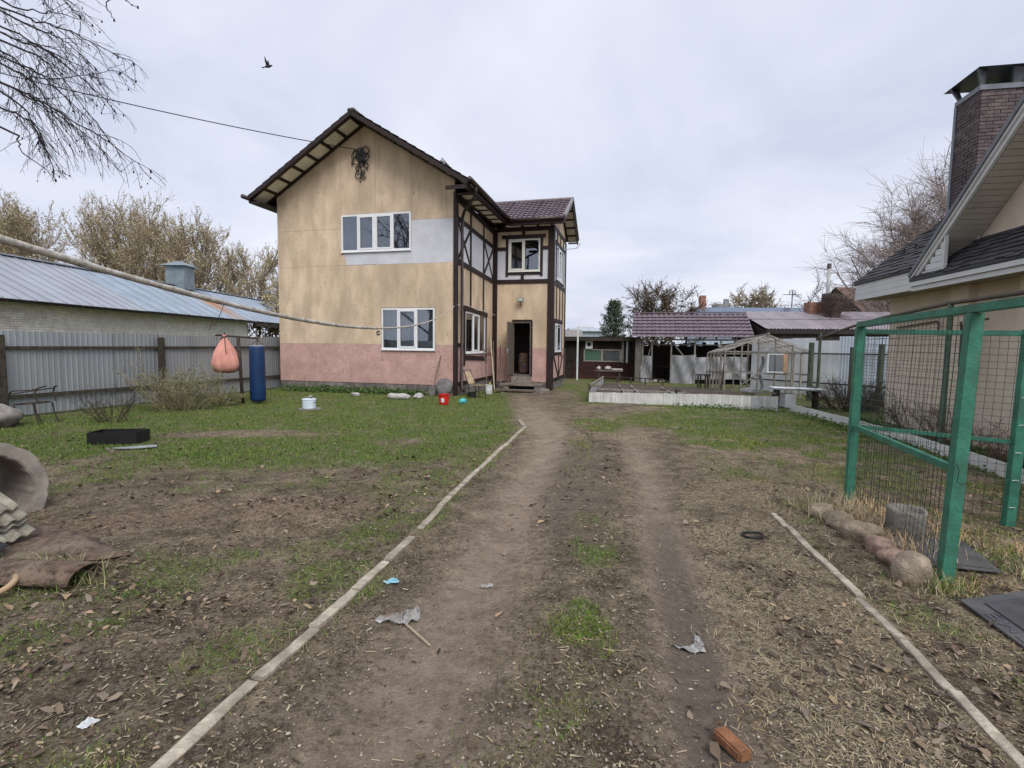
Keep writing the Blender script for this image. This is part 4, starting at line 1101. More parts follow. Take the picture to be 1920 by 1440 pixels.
while y < 22.5:
    mb = MB(); P = Vector((EX, y, EZ)); nrm = Vector((0, 1, 0)).cross(sl_v).normalized() * -1
    for a, b in ((0, .62), (.625, 1)):
        q = [P + sl_v * sl_l * a, P + sl_v * sl_l * a + Vector((0, .57, 0)), P + sl_v * sl_l * b + Vector((0, .57, 0)), P + sl_v * sl_l * b]
        dz = Vector((0, 0, .02)); mb.hexa([k - dz for k in q] + q)
    mb.beam(P + Vector((0, .578, .02)), P + sl_v * sl_l + Vector((0, .578, .02)), .02, .035)
    mb.build('roof_pan', panm, barn); y += .585
ys = y
def rust_roof():
    m = corm.copy(); m.name = 'rust_stained_corrugated'; MAT['rustroof'] = m
    t = m.node_tree; b = t.nodes['Principled BSDF']; nn, ll = t.nodes.new, t.links.new
    src = b.inputs['Base Color'].links[0].from_socket
    geo = nn('ShaderNodeNewGeometry'); sp = nn('ShaderNodeSeparateXYZ'); ll(geo.outputs['Position'], sp.inputs[0])
    no = nn('ShaderNodeTexNoise'); no.inputs['Scale'].default_value = 2.5; no.inputs['Detail'].default_value = 5
    mp = nn('ShaderNodeMapping'); mp.inputs['Scale'].default_value = (.35, 2, .35); ll(geo.outputs['Position'], mp.inputs[0]); ll(mp.outputs[0], no.inputs['Vector'])
    s1 = nn('ShaderNodeMath'); s1.operation = 'SUBTRACT'; ll(sp.outputs[1], s1.inputs[0]); s1.inputs[1].default_value = 30.75
    s2 = nn('ShaderNodeMath'); s2.operation = 'ABSOLUTE'; ll(s1.outputs[0], s2.inputs[0])
    s3 = nn('ShaderNodeMapRange'); s3.inputs[1].default_value = 1.1; s3.inputs[2].default_value = .35; ll(s2.outputs[0], s3.inputs[0])
    s4 = nn('ShaderNodeMapRange'); s4.inputs[1].default_value = -18.9; s4.inputs[2].default_value = -18.4; ll(sp.outputs[0], s4.inputs[0])
    s7 = nn('ShaderNodeMapRange'); s7.inputs[1].default_value = -15.8; s7.inputs[2].default_value = -17.8; s7.inputs[3].default_value = .35; s7.inputs[4].default_value = 1; ll(sp.outputs[0], s7.inputs[0])
    s5 = nn('ShaderNodeMath'); s5.operation = 'MULTIPLY'; ll(s3.outputs[0], s5.inputs[0]); ll(s4.outputs[0], s5.inputs[1])
    s8 = nn('ShaderNodeMath'); s8.operation = 'MULTIPLY'; ll(s5.outputs[0], s8.inputs[0]); ll(s7.outputs[0], s8.inputs[1])
    s6 = nn('ShaderNodeMapRange'); s6.inputs[1].default_value = .2; s6.inputs[2].default_value = .42; ll(no.outputs['Fac'], s6.inputs[0])
    s9 = nn('ShaderNodeMath'); s9.operation = 'MULTIPLY'; ll(s8.outputs[0], s9.inputs[0]); ll(s6.outputs[0], s9.inputs[1])
    mm = nn('ShaderNodeMix'); mm.data_type = 'RGBA'; ll(s9.outputs[0], mm.inputs[0]); ll(src, mm.inputs[6]); mm.inputs[7].default_value = (.40, .20, .085, 1)
    ll(mm.outputs[2], b.inputs['Base Color']); return m
rr = rust_roof()
while y < 42:
    mb = MB(); corrug(mb, Vector((EX - .02, y, EZ)), Vector((0, 1, 0)), sl_v, 1.02, sl_l, pitch=.19, amp=.03, n=7, trap=True); mb.build('roof_sheet', rr, barn); y += 1.0
mb = MB(); q = [Vector((RX, 7, RZ - .02)), Vector((RX, 42, RZ - .02)), Vector((-23, 42, 3)), Vector((-23, 7, 3))]; dz = Vector((0, 0, .03)); mb.hexa([k - dz for k in q] + q); mb.build('roof_back_slope', corm, barn)
mb = MB(); mb.beam((RX, 7, RZ + .03), (RX, 42, RZ + .03), .3, .05); mb.build('ridge_cap', panm, barn)
mb = MB(); mb.beam((EX - .08, 7, EZ - .07), (EX - .08, 42, EZ - .07), .03, .10); mb.build('eave_board', oldwood, barn)
mb = MB(); mb.box((-16.0, 37.2, 2.78), (.2, 9.4, .16)); mb.build('lean_to_beam', oldwood, barn)
ch = MB(); ch.box((-19.3, 30.6, 5.35), (1.05, 1.05, 1.3), .05); galv = M('galv_blue_grey', (.22, .27, .30), .45, metal=.3, var=.15, scale=3)
vent = ch.build('ventilator_shaft', galv, barn)
mb = MB(); mb.hexa([Vector(k) for k in ((-20.05, 29.85, 6.0), (-18.55, 29.85, 6.0), (-18.55, 31.35, 6.0), (-20.05, 31.35, 6.0), (-19.4, 30.5, 6.32), (-19.2, 30.5, 6.32), (-19.2, 30.7, 6.32), (-19.4, 30.7, 6.32))]); mb.build('ventilator_cap', galv, barn)

# ---- T-shaped hanging stand with a sack and a punch bag
TS = Vector((-7.52, 14.46, gzf(-7.52, 14.46)))
stand = thing('hanging_stand', 'dark metal T-shaped post with a crossbar in front of the fence', 'post', tuple(TS))
rustm = M('dark_rust_pipe', (.045, .032, .026), .7, scale=10, var=.35)
mb = MB(); mb.tube([TS + Vector((.03, 0, -.2)), TS + Vector((-.02, 0, .9)), TS + Vector((-.06, 0, 1.83))], .045, 10); mb.build('pole', rustm, stand, smooth=True)
mb = MB(); mb.tube([TS + Vector((-.64, -.03, 1.88)), TS + Vector((.50, .03, 1.80))], .026, 8); mb.build('crossbar', rustm, stand)
mb = MB(); mb.tube([TS + Vector((.44, .03, 1.80)), TS + Vector((.44, .03, 1.74)), TS + Vector((.47, .03, 1.72)), TS + Vector((.50, .03, 1.75))], .012, 6); mb.build('hook', rustm, stand)
sackm = M('salmon_cloth', (.62, .29, .235), .85, scale=3, var=.12, bump=.25, bscale=25)
sc = TS + Vector((-.42, -.02, .83))
prof = [(.06, 0), (.2, .015), (.30, .07), (.345, .17), (.355, .28), (.335, .40), (.285, .54), (.21, .70), (.13, .84), (.06, .95), (.035, 1.0), (.06, 1.06)]
mb = MB(); mb.lathe(sc, prof, 110, lambda t, z: (1 - .16 * (abs(math.sin(3.5 * t + .8 * math.sin(3 * z))) ** 6) * min(1, .15 + z * 1.3) + .14 * max(0, z - .3) * math.sin(17 * t + 3 * z) + .05 * math.sin(2 * t + 1)) * (1.0 + (.06 * math.cos(t - .4) if z < .5 else 0)))
mb.build('cloth_sack', sackm, label='pink cloth sack tied up and hanging from the crossbar', cat='sack', smooth=True)
mb = MB(); bc = TS + Vector((.44, .02, .05))
kn = MB(); kn.tube([sc + Vector((-.10, -.02, .93)), sc + Vector((-.03, -.05, .99)), sc + Vector((.04, -.03, 1.0)), sc + Vector((.0, .04, 1.06)), sc + Vector((-.02, 0, 1.12))], .016, 6); kn.tube([sc + Vector((.03, -.06, .98)), sc + Vector((.10, -.17, .75)), sc + Vector((.17, -.25, .55))], .010, 6); kn.build('tie_cord', oldwood, label='dark cord tying the neck of the pink cloth sack', cat='cord')
bag = thing('punch_bag', 'blue cylindrical punch bag hanging from the crossbar', 'punch bag', tuple(bc))
bluem = M('blue_vinyl', (.005, .030, .098), .45, scale=4, var=.15, spec=.4, bump=.1, bscale=15)
mb.lathe(bc, [(.01, .02), (.14, .0), (.19, .03), (.205, .09), (.203, .5), (.200, 1.0), (.198, 1.50), (.19, 1.535)], 28); mb.build('bag_body', bluem, bag, smooth=True)
mb = MB(); mb.lathe(bc + Vector((0, 0, 1.536)), [(.185, 0), (.185, .02), (.02, .03)], 24); mb.build('bag_top', M('pale_bag_top', (.35, .38, .42), .6), bag)
for k in range(4):
    t = k * math.pi / 2 + .4; mb = MB(); mb.tube([bc + Vector((.16 * math.cos(t), .16 * math.sin(t), 1.55)), bc + Vector((.02, .0, 1.70))], .008, 5); mb.build('strap', rustm, bag)

# ---- wrapped clothes line, wire hooks, power cable
wrap = M('grey_pipe_wrap', (.34, .31, .27), .85, scale=18, var=.4, lo=.3, hi=.6, bump=.7, bscale=25, dirt=(.62, .60, .56), dirt_scale=7, dirt_amt=.7)
key = [(-3.42, 2.2, 2.52), (-3.30, 2.6, 2.42), (-3.16, 4.06, 2.26), (-2.98, 5.9, 2.07), (-2.87, 7.0, 2.01), (-2.62, 9.6, 1.985), (-2.44, 11.4, 2.06), (-2.2, 13.8, 2.29), (-2.02, 15.7, 2.62), (-1.90, 17.18, 2.96)]
yy = np.array([k[1] for k in key]); tt = np.linspace(2.2, 17.18, 90)
def smooth_interp(t, X, Yv):
    from numpy import interp
    a = interp(t, X, Yv); return a
xs_ = np.poly1d(np.polyfit(yy, [k[0] for k in key], 4))(tt); zs_ = np.poly1d(np.polyfit(yy, [k[2] for k in key], 5))(tt)
pts = [Vector((a, b, c)) for a, b, c in zip(xs_, tt, zs_)]
rs = [(.0265 - .016 * max(0, (t - 8) / 9.2)) * (1 + .06 * math.sin(k * 2.1) + random.uniform(-.05, .05)) for k, t in enumerate(tt)]
mb = MB(); mb.tube(pts, rs, 10); mb.build('wrapped_clothesline', wrap, label='thick pale wrapped line sagging from upper left to the house corner', cat='line', smooth=True)
mb = MB(); q = [HW(.06, .1, 3.0), HW(.10, 1.0, 3.06), HW(.09, 2.2, 2.97), HW(.08, 3.4, 3.0), HW(.1, 4.6, 2.92)]
mb.tube(q, .012, 6); mb.build('thin_rope', M('pale_rope', (.6, .58, .53), .9), label='thin pale rope along the flank of the timbered house', cat='rope')
p0 = Vector((-3.02, 5.5, 2.10))
mb = MB(); mb.tube([p0, p0 + Vector((-.03, 0, -.08)), p0 + Vector((-.085, 0, -.20)), p0 + Vector((-.10, 0, -.225)), p0 + Vector((-.135, 0, -.21)), p0 + Vector((-.15, 0, -.23)), p0 + Vector((-.155, 0, -.27)), p0 + Vector((-.175, 0, -.28))], .0032, 5)
mb.build('bent_wire', iron, label='bent rusty wire hanging from the wrapped line', cat='wire')
cab = [Vector((-16.5, 13.6, 9.25)), HW(-3.55, -.06, 8.22)]
mb = MB(); mb.tube([cab[0].lerp(cab[1], t) + Vector((0, 0, -.55 * 4 * t * (1 - t) * .35)) for t in np.linspace(0, 1, 40)], .014, 6); mb.build('power_cable', iron, label='twisted black power cable running to the gable ornament', cat='cable')
mb = MB(); mb.tube([HW(-3.6, -.05, 8.22), HW(-3.72, -.05, 8.05), HW(-3.70, -.05, 7.8)], .01, 5); mb.lathe(HW(-3.70, -.05, 7.72), [(.01, 0), (.03, .02), (.03, .07), (.01, .09)], 8); mb.build('cable_tail', iron, label='short dangling cable end left of the iron flower', cat='cable')

# ---- bird
bp = Vector((-11.39, 25, 14.35))
featherm = M('dark_feathers', (.03, .03, .034), .7)
bird = thing('bird', 'dark bird flying with raised wings in the grey sky', 'bird', tuple(bp))
mb = MB(); mb.tube([bp + Vector(k) for k in ((-.17, 0, -.03), (-.10, 0, -.01), (0, 0, 0), (.09, 0, .015), (.15, 0, .04), (.19, 0, .04), (.22, 0, .03))], [.012, .04, .06, .055, .035, .03, .006], 10); mb.build('body', featherm, bird, smooth=True)
for s in (1, -1):
    mb = MB()
    o_ = [(.05, 0, 0), (.02, -.13 * s, .17), (-.05, -.19 * s, .36), (-.07, -.17 * s, .37), (-.09, -.10 * s, .2), (-.07, 0, 0)]
    mb.prism([bp + Vector(k) for k in o_], (0, .006, 0)); mb.build('wing', featherm, bird)
mb = MB(); mb.prism([bp + Vector(k) for k in ((-.15, .02, -.03), (-.15, -.02, -.03), (-.27, -.06, -.06), (-.27, .06, -.06))], (0, 0, .006)); mb.build('tail', featherm, bird)

# ---- brazier, plate, pot, bucket and other small things on the grass
def ground_pt(x, y, dz=0): return Vector((x, y, gzf(x, y) + dz))
blk = M('sooty_black_steel', (.012, .011, .012), .6, spec=.35)
c = ground_pt(-6.55, 8.62); r_ = rad(8)
brz = thing('brazier', 'low open black steel brazier box on the grass', 'brazier', tuple(c))
R2 = Matrix.Rotation(r_, 3, 'Z')
for (x0, y0, x1, y1) in ((-.37, -.2, .37, -.2), (-.37, .2, .37, .2), (-.37, -.2, -.37, .2), (.37, -.2, .37, .2)):
    mb = MB(); a, b = c + R2 @ Vector((x0, y0, .10)), c + R2 @ Vector((x1, y1, .10)); mb.beam(a, b, .008, .2); mb.build('side_wall', blk, brz)
mb = MB(); mb.box(c + Vector((0, 0, .02)), (.72, .39, .012), r_); mb.build('floor_plate', blk, brz)
mb = MB(); P = [(-6.22, 8.02), (-5.95, 8.2), (-5.72, 8.33), (-5.66, 8.22), (-5.85, 8.08), (-6.0, 7.98)]
mb.prism([ground_pt(x, y, .02) for x, y in P], (0, 0, .015)); mb.build('loose_sheet', M('dull_grey_sheet', (.30, .32, .33), .6), label='flat grey scrap of sheeting beside the brazier', cat='sheet')
c = ground_pt(-5.17, 13.23)
mb = MB(); mb.prism([c + Vector((.3 * math.cos(t) * (1.1 if k % 2 else .95), .26 * math.sin(t), .005)) for k, t in enumerate(np.linspace(0, 6.0, 8))], (0, 0, .02)); mb.build('flat_board', M('grey_board', (.22, .21, .20), .9), label='grey board lying under the enamel pot', cat='board')
enam = M('pale_blue_enamel', (.62, .70, .78), .25, spec=.5, var=.06)
pot = thing('enamel_pot', 'pale blue enamel pot with a lid standing on the lawn', 'pot', tuple(c + Vector((0, 0, .026))))
mb = MB(); mb.lathe(c + Vector((0, 0, .026)), [(.15, 0), (.165, .01), (.17, .22), (.177, .225), (.177, .235)], 28); mb.build('pot_body', enam, pot, smooth=False)
mb = MB(); mb.lathe(c + Vector((0, 0, .262)), [(.18, 0), (.17, .012), (.06, .03), (.01, .032)], 28); mb.build('lid', enam, pot)
mb = MB(); q = c + Vector((.168, -.05, .19)); mb.tube([q, q + Vector((.035, -.01, .0)), q + Vector((.04, -.07, -.005)), q + Vector((-.01, -.09, 0))], .008, 6); mb.build('handle', iron, pot)
mb = MB(); q = c + Vector((-.168, -.05, .19)); mb.tube([q, q + Vector((-.035, -.01, .0)), q + Vector((-.04, -.07, -.005)), q + Vector((.01, -.09, 0))], .008, 6); mb.build('handle', iron, pot)
def rock(name, c, r, mat, label, cat='rock', seed=0, flat=.7, group=None, sub=3, sink=.2, rough=0.0):
    bm = bmesh.new(); bmesh.ops.create_icosphere(bm, subdivisions=sub, radius=1)
    rs_ = random.Random(seed); ph = [rs_.uniform(0, 6) for _ in range(6)]
    for v in bm.verts:
        k = 1 + .13 * math.sin(3 * v.co.x + ph[0]) + .12 * math.sin(3.7 * v.co.y + ph[1]) + .10 * math.sin(4.1 * v.co.z + ph[2]) + .05 * math.sin(9 * v.co.x + 7 * v.co.y + ph[3])
        k += rough * rs_.uniform(-1, 1)
        v.co = Vector((v.co.x * r[0], v.co.y * r[1], v.co.z * r[2])) * k
    me = bpy.data.meshes.new(name); bm.to_mesh(me); bm.free(); me.materials.append(mat)
    me.polygons.foreach_set('use_smooth', [True] * len(me.polygons))
    o = bpy.data.objects.new(name, me); COL.objects.link(o); o.location = Vector(c) + Vector((0, 0, r[2] * (1 - sink))); o.rotation_euler = (0, 0, rs_.uniform(0, 6))
    return setp(o, label, cat, group)
stonem = M('grey_field_stone', (.24, .22, .20), .9, scale=6, var=.3, bump=.5, bscale=30)
rock('stone', c + Vector((.03, 0, .289)), (.085, .06, .035), stonem, 'small stone weighing down the lid of the enamel pot', 'stone', 4, sink=0)
rock('boulder', ground_pt(-9.85, 10.0), (.34, .28, .24), stonem, 'rounded grey boulder at the foot of the metal fence', 'boulder', 9)

c = ground_pt(-1.90, 14.55)
redm = M('red_plastic', (.55, .020, .015), .4, spec=.4, var=.1)
bk = thing('bucket', 'red plastic bucket on the lawn in front of the house corner', 'bucket', tuple(c))
mb = MB(); mb.lathe(c, [(.11, .0), (.125, .005), (.155, .28), (.168, .285), (.168, .30), (.155, .30), (.13, .06), (.01, .05)], 28); mb.build('pail', redm, bk)
mb = MB(); mb.tube([c + Vector((.16 * math.cos(t), -.10 * math.sin(t) - .0, .285 - .03 * math.sin(t))) for t in np.linspace(0, math.pi, 16)], .006, 5); mb.build('handle', M('white_plastic', (.75, .75, .75), .4), bk)
mb = MB(); mb.sheet(lambda s, t: c + Vector(((.1435 + .02 * t) * math.sin(-.45 + .6 * s), -(.1435 + .02 * t) * math.cos(-.45 + .6 * s), .08 + .12 * t)), 6, 2); mb.build('sticker', M('white_plastic', (.75, .75, .75), .4), bk)
tarp = M('white_sacking', (.42, .40, .385), .8, scale=14, var=.25, bump=.5, bscale=20)
c = ground_pt(-3.45, 15.9, .09)
mb = MB(); mb.tube([c + Vector((k * .34, -.03 * k, .008 * math.sin(7 * k))) for k in np.linspace(-1, 1, 9)], [.075, .10, .095, .105, .09, .1, .095, .085, .04], 12); mb.build('rolled_sacking', tarp, label='long roll of whitish sacking lying below the lower front window', cat='roll', smooth=True)
rock('plastic_bag', ground_pt(-2.93, 16.25), (.2, .13, .09), tarp, 'crumpled white bag to the right of the sacking roll', 'bag', 3, rough=.16)
rock('plastic_bag', ground_pt(-5.05, 16.75), (.24, .12, .06), tarp, 'flattened white bag in the weeds left of the sacking roll', 'bag', 5, rough=.16)
rock('plastic_bag', ground_pt(-1.42, 15.0), (.13, .09, .08), M('cyan_film', (.10, .48, .50), .35), 'crumpled cyan plastic bag on the grass right of the red bucket', 'bag', 8, rough=.22)
dull = M('dull_grey_iron', (.14, .135, .13), .7, scale=6, var=.25)
c = HW(-.28, -.28, 0); c.z = gzf(c.x, c.y)
mb = MB(); ctr = c + Vector((0, .08, .30)); up_ = (Vector((0, 0, 1)) + HD * .5).normalized(); 
mb.v = []; ring_ = [(.30, .0), (.29, .03), (.15, .05), (.01, .055)]
vs = []; n = 28
for rr_, dd in ring_:
    for j in range(n):
        t = 2 * math.pi * j / n; vs.append(ctr + HR * (rr_ * math.cos(t)) + up_ * (rr_ * math.sin(t)) - HD * dd)
mb.add(vs, [(i * n + j, i * n + (j + 1) % n, (i + 1) * n + (j + 1) % n, (i + 1) * n + j) for i in range(3) for j in range(n)] + [tuple(range(n))])
mb.build('basin', dull, label='round dark grey basin leaning on the plinth behind the red bucket', cat='basin', smooth=True)
sh = thing('shovel', 'long-handled shovel leaning against the pink wall', 'shovel', tuple(HW(-.62, -.42, 0)))
mb = MB(); mb.tube([HW(-.60, -.36, .28), HW(-.47, -.035, 1.32)], .018, 8); mb.build('handle', plank, sh)
mb = MB(); mb.prism([HW(-.72, -.40, .28), HW(-.52, -.40, .28), HW(-.53, -.46, .06), HW(-.62, -.48, .0), HW(-.71, -.46, .06)], HD * .012); mb.build('blade', dull, sh)

# weathered chair by the corner
c = HW(.62, .55, 0); c.z = gzf(c.x, c.y)
chair = thing('wooden_chair', 'broken plywood chair beside the corner of the timbered house', 'chair', tuple(c))
ply = M('worn_plywood', (.42, .32, .205), .7, scale=3, var=.2, stretch=(1, 1, 4), dirt=(.24, .18, .12), dirt_scale=4)
fwd, sid = (HR * .8 - HD * .3).normalized(), (HD * .8 + HR * .3).normalized()
def cp(a, b, z): return c + fwd * a + sid * b + Vector((0, 0, z))
mb = MB(); mb.hexa([cp(-.2, -.2, .40), cp(.24, -.19, .42), cp(.24, .19, .42), cp(-.2, .2, .40), cp(-.2, -.2, .42), cp(.24, -.19, .44), cp(.24, .19, .44), cp(-.2, .2, .42)]); mb.build('seat', ply, chair, bevel=.006)
mb = MB(); mb.hexa([cp(-.22, -.17, .46), cp(-.22, .17, .46), cp(-.24, .17, .46), cp(-.24, -.17, .46), cp(-.42, -.16, .86), cp(-.42, .16, .86), cp(-.44, .16, .86), cp(-.44, -.16, .86)]); mb.build('backrest', ply, chair, bevel=.006)
for b in (-.18, .18):
    mb = MB(); mb.tube([cp(.2, b, .41), cp(.24, b, -.02)], .014, 7); mb.build('leg', iron, chair)
    mb = MB(); mb.tube([cp(-.45, b, .92), cp(-.24, b, .45), cp(-.2, b, .2), cp(-.26, b, -.02)], .014, 7); mb.build('leg', iron, chair)
mb = MB(); mb.tube([cp(-.45, -.18, .92), cp(-.45, .18, .92)], .012, 6); mb.build('top_rail', iron, chair)
c2 = HW(.55, .2, 0); c2.z = gzf(c2.x, c2.y)
mb = MB(); mb.lathe(c2, [(.13, 0), (.14, .02), (.14, .17), (.15, .18), (.13, .18), (.12, .05)], 20); mb.build('black_pail', blk, label='small black pail half hidden under the broken chair', cat='pail')
c = HW(.55, 2.2, 0); c.z = gzf(c.x, c.y)
mb = MB(); mb.lathe(c, [(.13, 0), (.135, .01), (.14, .34), (.145, .35), (.13, .35), (.125, .04)], 24)
mb.build('white_can', M('white_plastic_dirty', (.66, .67, .68), .5, dirt=(.4, .38, .35), dirt_scale=5), label='white plastic bucket standing left of the porch steps', cat='bucket')
mb = MB(); mb.tube([c + Vector((-.02, 0, .1)), c + Vector((.05, .02, .44))], .03, 7); mb.build('paper_bundle', M('yellow_paper', (.6, .5, .22), .8), label='yellowish wrapped bundle sticking out of the white bucket', cat='bundle')
for k, (u0, v0, u1, v1, z1, r_, lb) in enumerate(((.42, 2.5, .10, 3.1, 1.52, .022, 'dark thin pole leaning on the flank of the house'), (.42, 3.5, .10, 3.95, 2.05, .028, 'tall pale pole leaning near the inner corner of the house'), (.34, 3.75, .12, 4.3, 1.85, .022, 'slim pole leaning close to the inner corner post'), (.58, 3.85, .34, 4.66, 1.70, .018, 'brown stick leaning beside the porch against the wing wall'))):
    a = HW(u0, v0, 0); a.z = gzf(a.x, a.y); mb = MB(); mb.tube([a, HW(u1, v1, z1)], r_, 7)
    mb.build('garden_pole', plank if k != 1 else M('pale_pole', (.5, .42, .3), .8), label=lb, cat='pole')

# ---- rubbish heap at the left edge: concrete ring, slates, bent sheets, hose
cg = M('weathered_concrete', (.34, .305, .265), .95, scale=5, var=.25, bump=.35, bscale=90, dirt=(.20, .165, .135), dirt_scale=3, dirt_amt=.6)
ctr = Vector((-4.86, 4.72, .25)); ax = Vector((-.93, .40, 0)).normalized(); sx = Vector((.40, .93, 0)).normalized()
n = 56; vs = []
for rr_, dd in ((.50, 0), (.50, .95), (.375, .95), (.375, 0)):
    for j in range(n):
        t = 2 * math.pi * j / n; w_ = 1 + .012 * math.sin(11 * t) + .01 * math.sin(23 * t + 1)
        vs.append(ctr + sx * (rr_ * w_ * math.cos(t)) + Vector((0, 0, rr_ * w_ * math.sin(t))) + ax * dd)
mb = MB(); mb.add(vs, [(i * n + j, i * n + (j + 1) % n, ((i + 1) % 4) * n + (j + 1) % n, ((i + 1) % 4) * n + j) for i in range(4) for j in range(n)])
mb.build('concrete_ring', cg, label='concrete well ring lying on its side at the left edge', cat='ring', bevel=.012)
slate = M('grey_slate_sheet', (.36, .335, .27), .95, scale=9, var=.3, bump=.35, bscale=70, objvar=.15, dirt=(.15, .135, .105), dirt_scale=4)
for k in range(4):
    ru = Vector((.22, .95, .12)).normalized(); rz_ = Vector((.84, -.14, -.46)).normalized(); P = Vector((-3.99, 4.00, .09)) - rz_ * (.86 + .05 * k) + ru.cross(rz_).normalized() * (.048 * k if ru.cross(rz_).z > 0 else -.048 * k)
    mb = MB(); corrug(mb, P - ru * .16, ru, rz_, .40 - .01 * k, .86 - .04 * (k % 2), pitch=.10, amp=.016, n=8)
    mb.build('slate_sheet', slate, label=['lowest corrugated slate sheet of the stack against the concrete ring', 'second lowest corrugated slate sheet of the stack at the left edge', 'second highest corrugated slate sheet of the stack at the left edge', 'topmost corrugated slate sheet leaning on the concrete ring'][k], cat='slate', group='slate sheets by the concrete ring', solid=.012, smooth=True)
rusts = M('earthy_rust_sheet', (.115, .078, .058), .85, scale=14, var=.45, bump=.45, bscale=70, dirt=(.20, .155, .115), dirt_scale=3.5, dirt_amt=.9, speck=(.035, .027, .02), speck_scale=35, speck_lo=.6)
def gsheet(pts4, nu, nv, bend):
    mb = MB(); A, B_, C_, D_ = [Vector(p) for p in pts4]
    mb.sheet(lambda s, t: (A * (1 - s) + B_ * s) * (1 - t) + (D_ * (1 - s) + C_ * s) * t + Vector((0, 0, bend(s, t))), nu, nv); return mb
mb = gsheet([(-4.45, 3.95, .05), (-3.42, 3.75, .025), (-2.98, 3.98, .03), (-4.15, 4.55, .07)], 16, 10, lambda s, t: .012 * math.sin(s * 3.1) + .006 * math.sin(7 * s + 5 * t))
mb.build('bent_sheet', rusts, label='large earth-covered metal sheet lying flat right of the slates', cat='sheet', solid=.01, smooth=True)
mb = MB(); a, b = Vector((-4.05, 3.60, .05)), Vector((-2.98, 3.56, .03)); w2 = Vector((.02, .17, 0))
mb.sheet(lambda s, t: a.lerp(b, s) + w2 * (-math.cos(t * math.pi * 1.05)) * (1 - .15 * s) + Vector((0, 0, (.075 + .02 * s) * math.sin(t * math.pi * 1.05))), 14, 10)
mb.build('gutter_piece', rusts, label='half-round rusty gutter piece lying in front of the bent sheet', cat='gutter', solid=.014, smooth=True)
mb = gsheet([(-4.7, 3.55, .05), (-3.98, 3.42, .04), (-3.8, 3.86, .16), (-4.7, 4.1, .38)], 10, 8, lambda s, t: .03 * math.sin(9 * s + 3 * t))
mb.build('black_tarpaulin', M('black_film', (.015, .015, .016), .45, spec=.4), label='crumpled black tarpaulin tucked under the slate stack', cat='tarpaulin', solid=.006, smooth=True)
hosem = M('tan_hose', (.36, .25, .15), .6, spec=.4)
mb = MB(); c = ground_pt(-3.50, 3.36, .03); mb.tube([c + Vector((.17 * math.cos(t), .14 * math.sin(t), .03 + .02 * math.sin(t * 2))) for t in np.linspace(-2.6, 2.6, 26)], .02, 8); mb.build('hose', hosem, label='loop of tan hose on the ground at the left edge', cat='hose', smooth=True)
# old garden chair frame by the fence
c = ground_pt(-9.75, 10.55)
fr = thing('chair_frame', 'rusty bare metal armchair frame by the fence', 'chair frame', tuple(c))
def fp(a, b, z): return c + Vector((a, b, z))
for a, b in ((-.12, -.22), (.25, -.2), (-.1, .2), (.28, .2)):
    mb = MB(); mb.tube([fp(a + .05, b * 1.1, -.02), fp(a - .02, b, .2), fp(a - .06, b, .42)], .013, 6); mb.build('leg', rustm, fr)
mb = MB(); mb.tube([fp(.27 * math.cos(t), .24 * math.sin(t), .42 + .02 * math.cos(t)) for t in np.linspace(0, 6.28, 22)], .016, 6); mb.build('seat_ring', rustm, fr)
mb = MB(); mb.tube([fp(.30, -.2, .44), fp(.24, -.22, .62), fp(.3, -.2, .74), fp(.42, -.15, .78)], .016, 6); mb.tube([fp(.3, .2, .44), fp(.24, .22, .62), fp(.3, .18, .74), fp(.42, .1, .77)], .016, 6); mb.build('arm', rustm, fr)
mb = MB(); mb.tube([fp(-.38, -.1, .60), fp(-.2, -.22, .68), fp(.2, -.22, .70), fp(.32, -.2, .74)], .013, 6); mb.tube([fp(-.38, -.1, .60), fp(-.1, .2, .66), fp(.3, .18, .72)], .013, 6); mb.build('back_hoop', rustm, fr)
# ------------------------------------------------------------------ back of the plot
KR = Vector((math.cos(rad(14)), -math.sin(rad(14)), 0)); KD = Vector((math.sin(rad(14)), math.cos(rad(14)), 0))
def frame_at(o):
    o = Vector(o)
    return lambda a, b, z: o + KR * a + KD * b + Vector((0, 0, z))
GB = -.13
darkb = M('tarred_boards', (.030, .023, .020), .9, scale=6, var=.4, objvar=.35, stretch=(3, 3, .4), bump=.4, bscale=25)
redb = M('dark_red_boards', (.055, .024, .021), .85, scale=4, var=.3, objvar=.2, stretch=(.5, .5, 3))
greyb = M('silver_grey_boards', (.16, .145, .13), .9, scale=6, var=.3, objvar=.25, stretch=(3, 3, .4), bump=.4, bscale=25)
whitep = M('white_painted_metal', (.62, .64, .66), .5, var=.08)
lath = M('grey_lath', (.25, .23, .205), .9, scale=8, var=.25, objvar=.25)

# ---- dark summer kitchen
Q = frame_at((2.85, 29.3, 0))
shed = thing('dark_shed', 'low dark board shed with a two-pane window behind the house', 'shed', tuple(Q(2, 0, GB)))
def qbox(Q, mb, a0, a1, b0, b1, z0, z1):
    return mb.hexa([Q(a0, b0, z0), Q(a1, b0, z0), Q(a1, b1, z0), Q(a0, b1, z0), Q(a0, b0, z1), Q(a1, b0, z1), Q(a1, b1, z1), Q(a0, b1, z1)])
a = .0
while a < 3.95:
    w = random.uniform(.14, .2)
    if a + w < 1.2 or a > 3.15:
        mb = MB(); qbox(Q, mb, a, a + w - .008, 0, .025, .82, 2.1); mb.build('board', darkb, shed)
    else:
        mb = MB(); qbox(Q, mb, a, a + w - .008, 0, .025, 1.52, 2.1); mb.build('board', darkb, shed)
    a += w
for k in range(5):
    mb = MB(); qbox(Q, mb, .55, 3.95, -.012 - .002 * (k % 2), .03, GB + k * .19, GB + k * .19 + .183); mb.build('plank', redb, shed)
mb = MB(); qbox(Q, mb, -.1, 4.0, .03, 2.5, GB, 2.08); mb.build('shed_core', darkb, shed)
